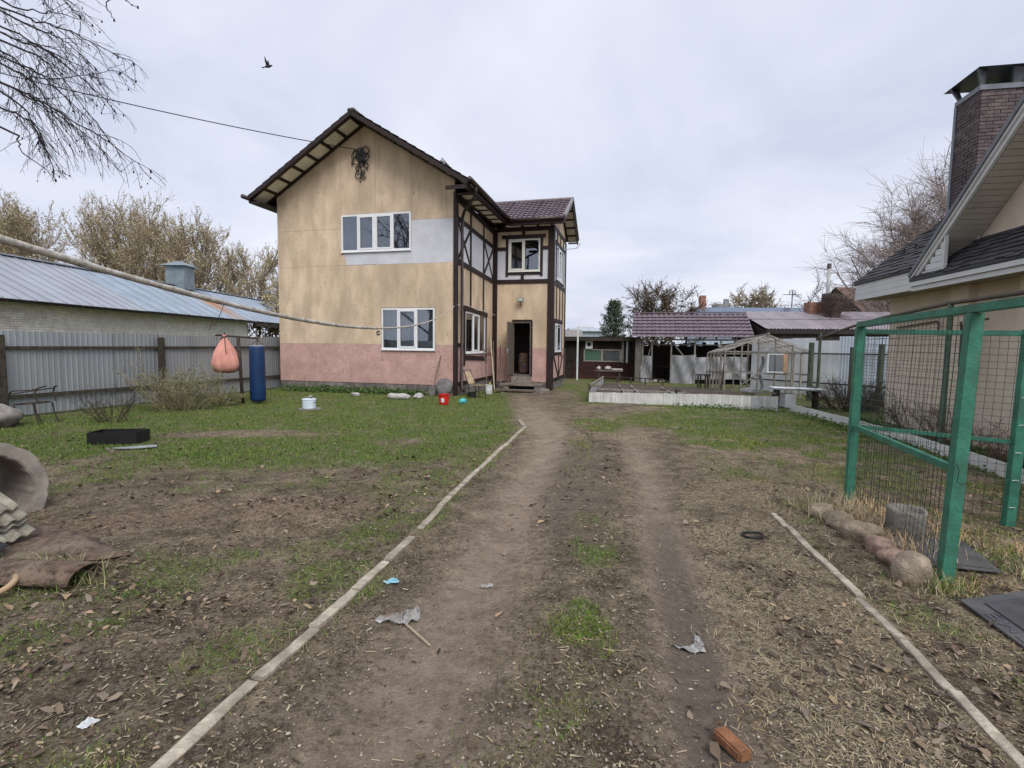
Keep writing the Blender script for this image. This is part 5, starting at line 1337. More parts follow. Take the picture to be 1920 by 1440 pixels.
mb = MB(); qbox(Q, mb, -.25, 4.2, -.35, 2.7, 2.12, 2.2); mb.build('roof', M('black_felt', (.022, .020, .019), .9), shed)
mb = MB(); qbox(Q, mb, -.22, 4.15, -.36, -.32, 1.98, 2.15); mb.build('fascia', oldwood, shed)
wnd = MB(); qbox(Q, wnd, 1.15, 3.2, -.03, .0, .84, .90); qbox(Q, wnd, 1.15, 3.2, -.03, .0, 1.46, 1.52); qbox(Q, wnd, 1.15, 1.22, -.03, 0, .90, 1.46); qbox(Q, wnd, 3.1, 3.2, -.03, 0, .90, 1.46); qbox(Q, wnd, 2.1, 2.2, -.03, 0, .90, 1.46)
wn = wnd.build('window', lath, shed)
mb = MB(); qbox(Q, mb, 1.22, 2.1, .01, .02, .9, 1.46); mb.build('pane', M('green_curtain_pane', (.06, .13, .085), .3, scale=2, var=.4, stretch=(.2, .2, 12), spec=.5), wn)
mb = MB(); qbox(Q, mb, 2.2, 3.1, .01, .02, .9, 1.46); mb.build('pane', M('grey_pane', (.07, .075, .08), .15, spec=.5), wn)
for a0, w, m_ in ((3.2, .12, lath), (3.45, .1, whitep)):
    mb = MB(); qbox(Q, mb, a0, a0 + w, -.05, -.031, .8, 2.0); mb.build('loose_board', m_, shed)
bh_ = thing('nest_box', 'white square panel with a dark round hole on the shed wall', 'nest box', tuple(Q(1.4, -.05, 1.54)))
mb = MB(); qbox(Q, mb, 1.24, 1.64, -.1, -.005, 1.54, 2.0); mb.build('panel', whitep, bh_)
mb = MB(); ctr = Q(1.44, -.103, 1.78); mb.prism([ctr + KR * (.1 * math.cos(t)) + Vector((0, 0, .1 * math.sin(t))) for t in np.linspace(0, 6.28, 14)[:-1]], -KD * .004); mb.build('hole', M('black_void', (.01, .01, .01)), bh_)
mb = MB(); c = Q(.95, -1.2, GB); mb.beam(c, c + Vector((0, 0, 2.85)), .085, .085); mb.beam(c + Vector((0, 0, 2.81)), c + KR * .0 + Vector((.9, .4, 2.83)), .06, .06); mb.build('white_post', whitep, label='slim white metal post standing in front of the dark shed', cat='post')
gate = thing('board_gate', 'grey weathered board gate between the house and the dark shed', 'gate', tuple(Q(.0, -2.2, GB)))
for k in range(4):
    mb = MB(); qbox(Q, mb, -.25 + k * .17, -.25 + k * .17 + .163, -2.2, -2.17, GB, 1.52 + .02 * (k % 2)); mb.build('board', greyb, gate)
mb = MB(); qbox(Q, mb, -.25, .42, -2.16, -2.12, 1.1, 1.2); mb.build('rail', greyb, gate)
bench = thing('garden_bench', 'plank bench with pale bundles in front of the dark shed', 'bench', tuple(Q(2.6, -1.6, GB)))
mb = MB(); qbox(Q, mb, 1.95, 3.35, -1.8, -1.45, .40, .45); mb.build('seat', plank, bench)
for a in (2.1, 3.15):
    mb = MB(); qbox(Q, mb, a, a + .1, -1.75, -1.5, GB, .398); mb.build('leg', oldwood, bench)
rock('cloth_bundle', Q(2.12, -1.62, .45), (.14, .1, .1), tarp, 'pale bundle at the left end of the garden bench', 'bundle', 3, sink=.05)
rock('cloth_bundle', Q(2.6, -1.62, .45), (.2, .12, .12), tarp, 'pale bundle in the middle of the garden bench', 'bundle', 6, sink=.05)
mb = MB(); mb.tube([Q(2.8, -1.62, .49), Q(3.1, -1.62, .5), Q(3.35, -1.66, .49)], .05, 8); mb.build('cloth_roll', tarp, label='pale roll at the right end of the garden bench', cat='roll')

# picket gate, dark
pk = thing('picket_screen', 'dark picket screen between the shed and the pavilion', 'screen', tuple(Q(4.2, -.6, GB)))
for k in range(7):
    mb = MB(); qbox(Q, mb, 4.02 + k * .13, 4.02 + k * .13 + .08, -.6, -.575, GB, 1.35 + .05 * (k % 2)); mb.build('picket', darkb, pk)
for z in (.2, 1.0):
    mb = MB(); qbox(Q, mb, 4.0, 4.95, -.573, -.54, z, z + .08); mb.build('rail', darkb, pk)

# ---- tiled open pavilion
P0 = frame_at((6.30, 26.75, 0))
pav = thing('tiled_pavilion', 'open garden pavilion with a plum metal-tile roof and grey sheeting', 'pavilion', tuple(P0(2.7, 1.5, GB)))
PL = 5.55
ridge_b, eave_z, ridge_z = 2.1, 2.32, 3.50
rv = (KD * ridge_b + Vector((0, 0, ridge_z - eave_z))); rl = rv.length + .35; rv.normalize(); e0 = P0(-.2, -.3, eave_z - .3 * (ridge_z - eave_z) / ridge_b)
for k in range(5):
    mb = tile_sheet(e0 + KR * (k * 1.15), KR, rv, 1.148, rl, pitch=.26, course=.37, amp=.05, step=.055); mb.build('roof_sheet', roofm, pav)
rv2 = (-KD * ridge_b + Vector((0, 0, ridge_z - eave_z))).normalized()
mb = MB(); q = [P0(-.2, ridge_b + .02, ridge_z - .02), P0(5.55, ridge_b + .02, ridge_z - .02), P0(5.55, 2 * ridge_b, eave_z), P0(-.2, 2 * ridge_b, eave_z)]; dz = Vector((0, 0, .04)); mb.hexa([k - dz for k in q] + q); mb.build('rear_slope', roofm, pav)
mb = MB(); mb.beam(P0(-.2, ridge_b, ridge_z + .04), P0(5.55, ridge_b, ridge_z + .04), .2, .05); mb.build('ridge_cap', roofm, pav)
mb = MB()
for a in (-.18, 5.5):
    mb.beam(P0(a, -.28, eave_z - .24), P0(a, ridge_b, ridge_z - .08), .03, .16)
mb.build('barge_board', brown, pav)
for k in range(8):
    a = .1 + k * .75; mb = MB(); mb.beam(P0(a, -.2, eave_z - .2), P0(a, ridge_b, ridge_z - .1), .05, .1); mb.build('rafter', oldwood, pav)
mb = MB(); qbox(P0, mb, -.02, .30, -.02, .22, GB, 2.12); mb.build('timber_pillar', greyb, pav, bevel=.02)
for a in (.32, .78, 1.72, 2.85, 4.05, 5.3):
    mb = MB(); qbox(P0, mb, a, a + .07, 0, .07, GB, 2.1); mb.build('post', lath, pav)
for a in (.1, 2.7, 5.3):
    mb = MB(); qbox(P0, mb, a, a + .1, 3.9, 4.0, GB, 2.3); mb.build('post', oldwood, pav)
mb = MB(); qbox(P0, mb, .3, 5.4, -.01, .06, 2.02, 2.1); mb.build('head_rail', lath, pav)
mb = MB(); qbox(P0, mb, .3, 5.4, .3, .36, 1.78, 1.84); mb.build('mid_rail', lath, pav)
mb = MB(); mb.beam(P0(1.75, .08, 2.0), P0(2.4, .1, 1.2), .05, .05); mb.build('brace', lath, pav)
mb = MB(); mb.beam(P0(.6, .08, 1.1), P0(.85, .1, 2.0), .04, .04); mb.build('brace', lath, pav)
for k in range(26):
    mb = MB(); qbox(P0, mb, .05 + k * .21, .05 + k * .21 + .208, 3.85, 3.88, GB, 1.86 + .12 * math.sin(k * 2.3)); mb.build('rear_board', darkb, pav)
grey_film = M('grey_sheeting', (.25, .255, .27), .5, scale=2, var=.15, bump=.9, bscale=6, spec=.35)
def film(a0, a1, z0, z1, b=-.02, seed=1):
    mb = MB(); r1 = random.Random(seed)
    mb.sheet(lambda s, t: P0(a0 + (a1 - a0) * s, b - .06 * math.sin(s * (a1 - a0) * 7 + 2.5 * t + seed) * (1 - .6 * t) - .035 * math.sin(6 * t + 9 * s * (a1 - a0)) - .02 * math.sin(23 * s - 11 * t), z0 + (z1 - z0) * t + .03 * math.sin(s * 4 + seed)), 40, 10)
    mb.build('sheeting', grey_film, pav, smooth=True)
film(.28, .82, GB, 1.25, seed=2); film(1.74, 2.95, GB - .02, 1.30, seed=3); film(2.9, 5.3, .1, 1.22, b=-.035, seed=5)
mb = MB(); qbox(P0, mb, .3, 5.45, .3, 3.8, GB - .1, GB + .03); mb.build('shade_floor', M('painted_floor_shade', (.03, .025, .02), .95), pav)  # near-black sheet: the shade inside the pavilion painted onto its floor
mb = MB(); qbox(P0, mb, 5.42, 5.46, .1, 3.8, GB, 2.2); mb.build('added_dark_wall', darkb, pav)  # dark wall added at the right end to keep the interior dim
# clutter in the pavilion
tb = thing('workbench', 'dark wooden workbench in the shade of the pavilion', 'bench', tuple(P0(1.2, 2.2, GB)))
mb = MB(); qbox(P0, mb, .95, 2.6, 1.9, 2.5, .58, .63); mb.build('top', oldwood, tb)
for a in (1.0, 2.5):
    mb = MB(); qbox(P0, mb, a, a + .07, 2.0, 2.07, GB, .579); mb.build('leg', oldwood, tb)
lbs = ['stone lump', 'white crumpled bag', 'dark wood chunk', 'flat stone', 'pale bag', 'dark block', 'small stone']
for k in range(7):
    rock('rubble_piece', P0(.9 + .13 * k, .35 + .1 * (k % 3), GB), (.09 + .03 * (k % 2), .07, .05 + .02 * (k % 3)), [stonem, tarp, oldwood][k % 3], lbs[k] + ', number %s from the left on the pavilion floor' % ['one', 'two', 'three', 'four', 'five', 'six', 'seven'][k], 'rubble', k, group='rubble in the pavilion doorway')

# ---- raised bed with white slat edging
B0, B1, B2 = Vector((2.43, 16.36, -.06)), Vector((7.20, 14.02, 0)), Vector((4.25, 24.2, GB))
bed = thing('raised_bed', 'large vegetable bed edged with short white upright slats', 'garden bed', tuple(B0))
slatw = M('whitewashed_slat', (.70, .69, .66), .8, scale=8, var=.10, objvar=.10, dirt=(.42, .40, .36), dirt_scale=4, dirt_amt=.5)
slatg = M('greyed_slat', (.36, .36, .37), .8, scale=8, var=.12, objvar=.12)
d = (B1 - B0); L = d.length; d.normalize(); n = 56; w = L / n; nrm = Vector((d.y, -d.x, 0)); rzd = math.atan2(d.y, d.x)
sm0 = None
for k in range(n):
    p = B0 + d * (w * (k + .5)); hgt = .30 + .10 * k / n
    if sm0 is None:
        mb = MB(); mb.box((0, 0, .16), (w - .005, .018, .48)); o = mb.build('slat', slatw, bed); o.data.transform(Matrix.Translation(base_of(bed))); sm0 = o.data
        sm1 = sm0.copy(); sm1.materials[0] = slatg
    else:
        o = bpy.data.objects.new('slat', sm0 if k < 49 else sm1); COL.objects.link(o); o.parent = bed
    o.location = Vector((p.x, p.y, gzf(p.x, p.y) - .40 + hgt)) - base_of(bed) + nrm * random.uniform(-.004, .004); o.rotation_euler = (0, random.uniform(-.012, .012), rzd)
d2 = (B2 - B0); L2 = d2.length; d2.normalize()
for k in range(22):
    p = B0 + d2 * (L2 * (k + .5) / 22); mb = MB(); mb.box(p + Vector((0, 0, .15)), (L2 / 22 - .008, .018, .42), math.atan2(d2.y, d2.x)); mb.build('side_board', slatg, bed)
def bp_(s, t, z=0):        # s along the front 0..1, t to the back 0..1
    q = B0 + (B1 - B0) * s + (B2 - B0) * t * (1 - .12 * s); return Vector((q.x, q.y, (1 - t) * -.02 + t * GB + z))
soilm = M('dug_garden_soil', (.075, .054, .040), .95, scale=14, var=.5, bump=1.0, bscale=40, dirt=(.13, .105, .075), dirt_scale=5, dirt_amt=.6)
mb = MB(); mb.sheet(lambda s, t: bp_(.01 + .98 * s, .006 + .97 * t, .13 + .05 * (fnoise(s * 5.4, t * 8, .35, 3) - .5) + .04 * abs(math.sin(s * 16))), 90, 110); sb_ = mb.build('soil', soilm, bed, smooth=True)
for s in (.27, .36, .58, .68):
    mb = MB(); mb.beam(bp_(s - .05, .02, .19), bp_(s - .12, .70, .19), .05, .09); mb.build('divider_plank', lath, bed)
mb = MB(); mb.beam(bp_(.02, .34, .19), bp_(.6, .36, .19), .05, .08); mb.build('divider_plank', lath, bed)
for s in (0, .5, .98):
    mb = MB(); p = bp_(s, .012); mb.beam(p, p + Vector((0, 0, .52)), .06, .06); mb.build('stake', oldwood, bed)
mb = MB(); mb.beam(bp_(0, .008, .46), bp_(.99, .008, .49), .035, .035); mb.build('front_rail', greyb, bed)
mb = MB(); mb.beam(bp_(0, .008, .47), bp_(0, 1, .42), .05, .04); mb.build('side_rail', lath, bed)
mb = MB(); mb.beam(bp_(0, 1, .42), bp_(.5, 1, .42), .05, .04); mb.build('rear_rail', oldwood, bed)
for s in (.005, .12, .24, .36, .5):
    mb = MB(); p = bp_(s, .99); mb.beam(p, p + Vector((0, 0, .45)), .05, .05); mb.build('stake', oldwood, bed)

# ---- skeleton greenhouse of laths
g_nl, g_nr, g_fl = Vector((7.72, 18.95, .0)), Vector((10.45, 18.35, .0)), Vector((8.75, 23.4, GB))
gh = thing('greenhouse_frame', 'skeleton lath greenhouse without glazing behind the vegetable bed', 'greenhouse', tuple((g_nl + g_nr) / 2))
ga, gb = g_nr - g_nl, g_fl - g_nl
def gp(s, t, z): return g_nl + ga * s + gb * t + Vector((0, 0, z))
EZg, RZg = 1.55, 2.14
def lathb(p, q, w=.045, m_=lath, nm='lath'):
    mb = MB(); mb.beam(p, q, w, w); mb.build(nm, m_, gh)
for s in (0, 1):
    for k in range(6):
        lathb(gp(s, k / 5, -.1), gp(s, k / 5, EZg), .055, nm='stud')
    lathb(gp(s, -.02, EZg), gp(s, 1.02, EZg), .06, nm='eave_lath'); lathb(gp(s, 0, .78), gp(s, 1, .74), .045)
for t in (0, 1):
    for s in (.2, .4, .6, .8):
        lathb(gp(s, t, 0), gp(s, t, EZg + (RZg - EZg) * (1 - abs(s - .5) * 2) * .98), .045, nm='stud')
    lathb(gp(0, t, EZg), gp(1, t, EZg), .055); lathb(gp(0, t, .80), gp(1, t, .76), .045)
for k in range(11):
    t = k / 10; m_ = lath if k % 2 else M('pale_lath', (.36, .345, .32), .85)
    for s in (0, 1):
        lathb(gp(s, t, EZg + .03), gp(.5, t, RZg + .03), .04, m_, 'rafter')
lathb(gp(.5, -.03, RZg + .06), gp(.5, 1.03, RZg + .06), .06, nm='ridge_lath')
for f in (.33, .66):
    lathb(gp(.5 * f, 0, EZg + (RZg - EZg) * f + .06), gp(.5 * f, 1, EZg + (RZg - EZg) * f + .06), .03); lathb(gp(1 - .5 * f, 0, EZg + (RZg - EZg) * f + .06), gp(1 - .5 * f, 1, EZg + (RZg - EZg) * f + .06), .03)
lathb(gp(.05, 0, .05), gp(.4, 0, .75), .04); lathb(gp(.1, .4, 1.2), gp(.45, .2, .05), .04)
lathb(gp(-.06, -.06, .02), gp(.02, .05, 1.5), .045, oldwood, 'prop')
mb = MB()
q = [gp(.5 + .02, k, EZg + (RZg - EZg) * f + .075) if f else gp(1, k, EZg + .075) for k, f in ((.05, 1), (.6, 1))]; q = [gp(.53, .05, RZg + .045), gp(.98, .05, EZg + .065), gp(.98, .62, EZg + .065), gp(.53, .62, RZg + .045)]
wf = thing('old_window_sash', 'white framed window sash hung in the greenhouse front', 'sash', tuple(gp(.56, -.03, .8)))
for s0, s1, z0, z1, m_ in ((.50, .52, .82, 1.5, whitep), (.69, .74, .82, 1.5, M('bare_wood_strip', (.42, .27, .18), .8)), (.52, .69, .82, .86, whitep), (.52, .69, 1.46, 1.5, whitep)):
    mb = MB(); mb.hexa([gp(s0, -.02, z0), gp(s1, -.02, z0), gp(s1, -.012, z0), gp(s0, -.012, z0), gp(s0, -.02, z1), gp(s1, -.02, z1), gp(s1, -.012, z1), gp(s0, -.012, z1)]); mb.build('sash_bar', m_, wf)
mb = MB(); mb.hexa([gp(.52, -.017, .86), gp(.69, -.017, .86), gp(.69, -.016, .86), gp(.52, -.016, .86), gp(.52, -.017, 1.46), gp(.69, -.017, 1.46), gp(.69, -.016, 1.46), gp(.52, -.016, 1.46)]); mb.build('pane', glass_mat('misty_glass', (.8, .86, .9), .35, .2), wf)
clear_film = M('torn_clear_film', (.30, .30, .30), .35, spec=.5)
for k, (s, t) in enumerate(((.44, .05),)):
    mb = MB(); mb.sheet(lambda a, b: gp(s + .05 * a + .02 * math.sin(9 * b + k), t + .01 * math.sin(8 * a), .1 + (1.3 - .5 * k) * b), 8, 14); mb.build('torn_film', clear_film, gh, smooth=True)
rock('film_heap', gp(.35, .2, 0), (.45, .25, .12), clear_film, 'crumpled heap of clear film inside the greenhouse frame', 'film', 12)
tbl = thing('small_table', 'small dark table standing left of the greenhouse', 'table', tuple(gp(-.12, .75, GB)))
mb = MB(); mb.beam(gp(-.16, .62, .62), gp(-.05, .86, .62), .5, .04); mb.build('top', oldwood, tbl)
for s, t in ((-.2, .64), (-.1, .62), (-.12, .86), (-.02, .84)):
    mb = MB(); mb.beam(gp(s, t, -.1), gp(s, t, .6), .05, .05); mb.build('leg', oldwood, tbl)

# ---- pale sheet fence to the right with posts and pipe rail
sheetw = M('white_blue_sheet', (.64, .71, .80), .45, scale=1.5, var=.06, metal=.15, objvar=.06)
sheetp = M('plain_white_sheet', (.72, .75, .78), .5, scale=1.5, var=.06, objvar=.05)
S0, S1 = Vector((10.35, 22.6, GB)), Vector((13.9, 16.2, -.1))
wfen = thing('pale_sheet_fence', 'pale blue-white corrugated sheet fence behind the greenhouse', 'fence', tuple((S0 + S1) / 2))
d = S1 - S0; L = d.length; d.normalize(); n = 8; w = L / n; nr = Vector((-d.y, d.x, 0)) * -1
for k in range(n):
    mb = MB(); p = S0 + d * (k * w) + nr * (.02 * (k % 2)) + Vector((0, 0, random.uniform(-.05, .03) - (.12 if k == 3 else 0)))
    if k < 4: corrug(mb, p, d, Vector((0, 0, 1)), w + .02, 2.22, pitch=.4, amp=.006, n=3)
    else: corrug(mb, p, d, Vector((0, 0, 1)), w + .02, 2.25, pitch=.11, amp=.014, n=6, trap=True)
    mb.build('metal_sheet', sheetp if k < 4 else sheetw, wfen)
for z in (1.62, .5):
    mb = MB(); mb.tube([S0 + nr * .12 + Vector((0, 0, z)), S1 + nr * .12 + Vector((0, 0, z))], .03, 6); mb.build('rail', rustm, wfen)
olive = M('olive_post_paint', (.075, .095, .065), .75, scale=6, var=.25)
for x, y, h, lb in ((10.35, 18.1, 1.9, 'olive pipe post at the right front of the greenhouse'), (10.55, 17.95, 2.25, 'tall olive pipe post carrying the long gas pipe'), (11.2, 17.2, 1.75, 'thick olive post in front of the pale sheet fence'), (11.3, 16.0, 1.85, 'thick olive post seen through the wire mesh')):
    mb = MB(); mb.tube([(x, y, -.2), (x, y, h)], .085 if h != 2.25 else .05, 10); mb.build('fence_post', olive, label=lb, cat='post')

# ---- long low outbuilding with corrugated plum-grey roof
ob = thing('long_outbuilding', 'low outbuilding with a pale plum corrugated roof behind the pale fence', 'outbuilding', (15, 27, GB))
prm = M('faded_plum_corrugated', (.36, .315, .335), .34, scale=1.2, var=.12, metal=.2, spec=.4, objvar=.06, dirt=(.25, .215, .225), dirt_scale=1.5)
e = Vector((12.2, 25.2, 2.62)); er_ = Vector((math.cos(rad(6)), -math.sin(rad(6)), 0)); ev = Vector((.08, 3.6, 1.05)); el = ev.length; ev.normalize()
for k in range(8):
    mb = MB(); corrug(mb, e + er_ * (k * 1.0), er_, ev, 1.02, el, pitch=.17, amp=.025, n=6); mb.build('roof_sheet', prm, ob)
mb = MB(); mb.beam(e + er_ * 0 + ev * (el * .5) + Vector((0, 0, .03)), e + er_ * 8 + ev * (el * .5) + Vector((0, 0, .03)), .03, .012); mb.build('sheet_lap', oldwood, ob)
mb = MB(); q0 = e + er_ * .1 + Vector((0, .15, 0)); q = [q0 + Vector((0, 0, -2.7)), q0 + er_ * 8 + Vector((0, 0, -2.7)), q0 + er_ * 8 + Vector((0, 3.4, -2.7)), q0 + Vector((0, 3.4, -2.7))]
mb.hexa(q + [q[0] + Vector((0, 0, 2.55)), q[1] + Vector((0, 0, 2.55)), q[2] + Vector((0, 0, 3.5)), q[3] + Vector((0, 0, 3.5))]); mb.build('wall', M('dark_outbuilding_wall', (.05, .04, .035), .9, var=.3), ob)
mb = MB(); mb.beam(e + er_ * 0 + Vector((0, 0, -.14)), e + er_ * 8 + Vector((0, 0, -.14)), .05, .2); mb.build('eave_board', brown, ob)
brickr = M('salmon_render', (.30, .155, .115), .9, scale=6, var=.2)
mb = MB(); c = Vector((16.15, 28.2, 3.2)); mb.box(c + Vector((0, 0, .35)), (.8, .6, 1.2)); mb.build('chimney_box', brickr, ob)
flue = thing('flue_pipe', 'tall pale grey flue pipe rising above the outbuilding roof', 'flue', (16.75, 28.0, 3.0))
mb = MB(); mb.tube([(16.75, 28.0, 3.0), (16.72, 28.0, 5.9)], .10, 10); mb.build('pipe', M('pale_asbestos', (.42, .42, .42), .8, scale=3, var=.15), flue, smooth=True)
mb = MB(); mb.tube([(16.72, 28.0, 5.9), (16.72, 28.0, 6.18)], .105, 10); mb.build('sooty_top', M('sooty', (.10, .09, .08), .9), flue)

# ---- houses farther off
def gable_house(name, label, c, w, dp, wall_h, rise, wm, rm, rz=0.0, chim=None, over=.4):
    h = thing(name, label, 'house', c); c = Vector(c); R_ = Matrix.Rotation(rz, 3, 'Z')
    P = lambda a, b, z: c + R_ @ Vector((a, b, z))
    mb = MB(); mb.hexa([P(-w / 2, -dp / 2, 0), P(w / 2, -dp / 2, 0), P(w / 2, dp / 2, 0), P(-w / 2, dp / 2, 0), P(-w / 2, -dp / 2, wall_h), P(w / 2, -dp / 2, wall_h), P(w / 2, dp / 2, wall_h), P(-w / 2, dp / 2, wall_h)])
    for s in (-1, 1): mb.prism([P(-w / 2 if s < 0 else w / 2 - .1, -dp / 2, wall_h), P(-w / 2 if s < 0 else w / 2 - .1, dp / 2, wall_h), P(-w / 2 if s < 0 else w / 2 - .1, 0, wall_h + rise * .97)], R_ @ Vector((.1, 0, 0)))
    mb.build('wall', wm, h)
    for s in (-1, 1):
        n_ = max(2, int(w / 2.0)); 
        for k in range(n_):
            a0 = -w / 2 - over + (w + 2 * over) * k / n_; mb = MB()
            eo = P(a0, s * (dp / 2 + over), wall_h - rise * over / (dp / 2)); rt = P(a0, 0, wall_h + rise)
            up_ = rt - eo; corrug(mb, eo, R_ @ Vector((1, 0, 0)), up_.normalized(), (w + 2 * over) / n_, up_.length, pitch=.35, amp=.03, n=3); mb.build('roof_sheet', rm, h)
    if chim:
        mb = MB(); mb.box(P(*chim[:3]), chim[3]); mb.build('chimney', brickr, h)
    return h
bluer = M('blue_grey_far_roof', (.16, .20, .27), .45, var=.1); bluew = M('pale_blue_gable', (.45, .55, .68), .7); brownr = M('brown_far_roof', (.17, .105, .08), .7, var=.15)
gable_house('far_house', 'distant house with a blue-grey ribbed roof above the pavilion', (22.3, 50, -.2), 9.5, 6, 3.4, 2.3, bluew, bluer, rad(-4), (-4.2, 0, 6.0, (.5, .5, 1.6)))
gable_house('far_house', 'brown-roofed house beyond the outbuilding', (29.6, 45, -.2), 3.9, 6, 4.9, 2.2, M('dark_far_gable', (.06, .045, .04), .9), brownr, rad(8))
gable_house('far_house', 'house with a faded plum roof behind the right-hand neighbour', (25.5, 37, -.2), 7, 5, 2.9, 1.6, M('salmon_far_wall', (.34, .20, .15), .9), prm, rad(-3))
gable_house('far_house', 'tiny distant house with a grey roof just right of the timbered house', (6.6, 66, -.2), 3.4, 5, 2.6, 1.3, greyb, M('far_grey_roof', (.24, .23, .22), .8), 0)
gable_house('far_house', 'small pale blue-grey building behind the dark shed', (10.3, 72, -.2), 4.6, 5, 3.9, .4, M('pale_far_wall', (.36, .42, .48), .8), M('far_pale_roof', (.42, .46, .5), .6), 0)
mb = MB(); mb.box((79, 200, 9), (5, 5, 18)); mb.box((81, 200, 19), (1.5, 1.5, 2)); mb.build('far_block', M('far_concrete', (.26, .27, .29), .9), label='distant grey concrete block on the horizon', cat='building')
pole = thing('utility_pole', 'thin distant utility pole with a crossarm above the blue roof', 'pole', (26.5, 50, 4))
mb = MB(); mb.tube([(26.5, 50, 4.5), (26.5, 50, 7.1)], .045, 6); mb.build('mast', iron, pole)
mb = MB(); mb.tube([(25.6, 50, 6.75), (27.4, 50, 6.75)], .03, 6); mb.tube([(26.2, 50, 6.75), (26.25, 50, 7.1), (26.5, 50, 7.2), (26.75, 50, 7.1), (26.8, 50, 6.75)], .03, 6); mb.build('crossarm', iron, pole)
# ------------------------------------------------------------------ right-hand neighbour house
t11 = rad(11)
NC = Vector((8.76, 12.2, 0)); NF = Vector((-math.sin(t11), -math.cos(t11), 0)); NX = Vector((math.cos(t11), -math.sin(t11), 0))   # NF toward the street, NX into the house
def NW(a, b, z): return NC + NF * a + NX * b + Vector((0, 0, z))
nh = thing('neighbour_house', 'beige rendered bungalow with dark shingles and white siding at the right edge', 'house', tuple(NW(4, 3, 0)))
rend = M('taupe_render', (.72, .61, .495), .95, scale=1.6, var=.08, bump=.35, bscale=120, dirt=(.60, .53, .40), dirt_scale=.7, dirt_amt=.5)
def nbox(mb, a0, a1, b0, b1, z0, z1):
    return mb.hexa([NW(a0, b0, z0), NW(a1, b0, z0), NW(a1, b1, z0), NW(a0, b1, z0), NW(a0, b0, z1), NW(a1, b0, z1), NW(a1, b1, z1), NW(a0, b1, z1)])
mb = MB(); nbox(mb, 0, 10, 0, .3, -.1, 2.88); nbox(mb, 0, .3, .301, 7, -.1, 2.9); mb.build('wall', rend, nh)
for a0, a1 in ((.0, .0), (2.45, 2.95), (4.15, 4.75), (6.2, 6.8)):
    if a1 > a0:
        mb = MB(); nbox(mb, a0, a1, -.14, -.001, -.1, 2.86); mb.build('pilaster', rend, nh)
siding = M('white_vinyl_siding', (.66, .665, .66), .55, scale=3, var=.04, objvar=.03)
soff = M('cream_soffit_siding', (.52, .49, .44), .6, scale=3, var=.06, objvar=.05)
shing = M('charcoal_shingle', (.062, .060, .064), .9, scale=5, var=.25, bump=.6, bscale=60, objvar=.15)
drip = M('dark_drip_edge', (.035, .037, .042), .5)
OV = -.55
RF, RS = 1.99, .80          # foot of the cross-gable verge (metres from the far corner) and its slope
def rake_z(a): return 3.14 + RS * (a - RF)
def main_z(b): return 3.30 + RS * (b - OV)
for k in range(3):
    mb = MB(); nbox(mb, -.48, RF, OV - .02 + .006 * k, OV + .01, 2.86 + k * .125, 2.86 + k * .125 + .118); mb.build('fascia_board', siding, nh)
mb = MB()
for k in range(2):
    mb = MB(); nbox(mb, RF + .002, 10, OV - .03 - .035 * k, OV + .01, 2.835 + k * .09, 2.835 + k * .09 + .083); mb.build('fascia_board', siding, nh)
mb = MB(); nbox(mb, -.48, 10, OV + .01, -.001, 2.865, 2.885); mb.build('eave_soffit', M('beige_soffit', (.34, .29, .235), .8), nh)
mb = MB(); nbox(mb, -.50, RF - .05, OV - .05, OV + .15, 3.235, 3.30); nbox(mb, RF + .01, 10, OV - .08, OV + .06, 3.018, 3.075); mb.build('drip_edge', drip, nh)
def shingles(P, ru, rv, poly_fn, n_course, name='shingles'):
    """courses of overlapping tabs; poly_fn(t) gives start and end along ru at fraction t up rv"""
    mb = MB(); nrm = ru.cross(rv).normalized()
    if nrm.z < 0: nrm = -nrm
    h = rv.length / n_course; u = rv.normalized()
    for c in range(n_course):
        s0, s1 = poly_fn((c + .5) / n_course)
        if s1 - s0 < .05: continue
        x = s0 - random.uniform(0, .3)
        while x < s1:
            w = random.uniform(.22, .42); a, b = max(x, s0), min(x + w - .010, s1)
            if b - a > .03:
                lo = random.choice((-.03, 0, 0, .025)); th = .022 + random.uniform(-.004, .012)
                p = [P + ru * a + u * (c * h + lo) + nrm * th, P + ru * b + u * (c * h + lo) + nrm * th, P + ru * b + u * ((c + 1) * h + .03) + nrm * .004, P + ru * a + u * ((c + 1) * h + .03) + nrm * .004]
                mb.hexa([k - nrm * .014 for k in p] + p)
            x += w
    return mb.build(name, shing, nh, kind='stuff')
rv = NX * 4.2 + Vector((0, 0, 4.2 * RS)); rl_ = rv.length
shingles(NW(-.52, OV - .04, 3.285), NF, rv, lambda t: (0 - .10 * t, min(RF + .52 + 4.2 * t * 1.0 + .2, 6)), 34)
mb = MB(); q = [NW(-.5, OV, 3.25), NW(RF, OV, 3.25), NW(RF + 4.1, OV + 4.1, 3.25 + 4.1 * RS), NW(-.5, OV + 4.1, 3.25 + 4.1 * RS)]; mb.hexa([k - Vector((0, 0, .03)) for k in q] + q); mb.build('roof_deck', drip, nh)
mb = MB(); mb.beam(NW(-.52, OV, 3.22), NW(-.52, OV + 4.1, 3.22 + 4.1 * RS), .04, .15); mb.build('verge_board', siding, nh)
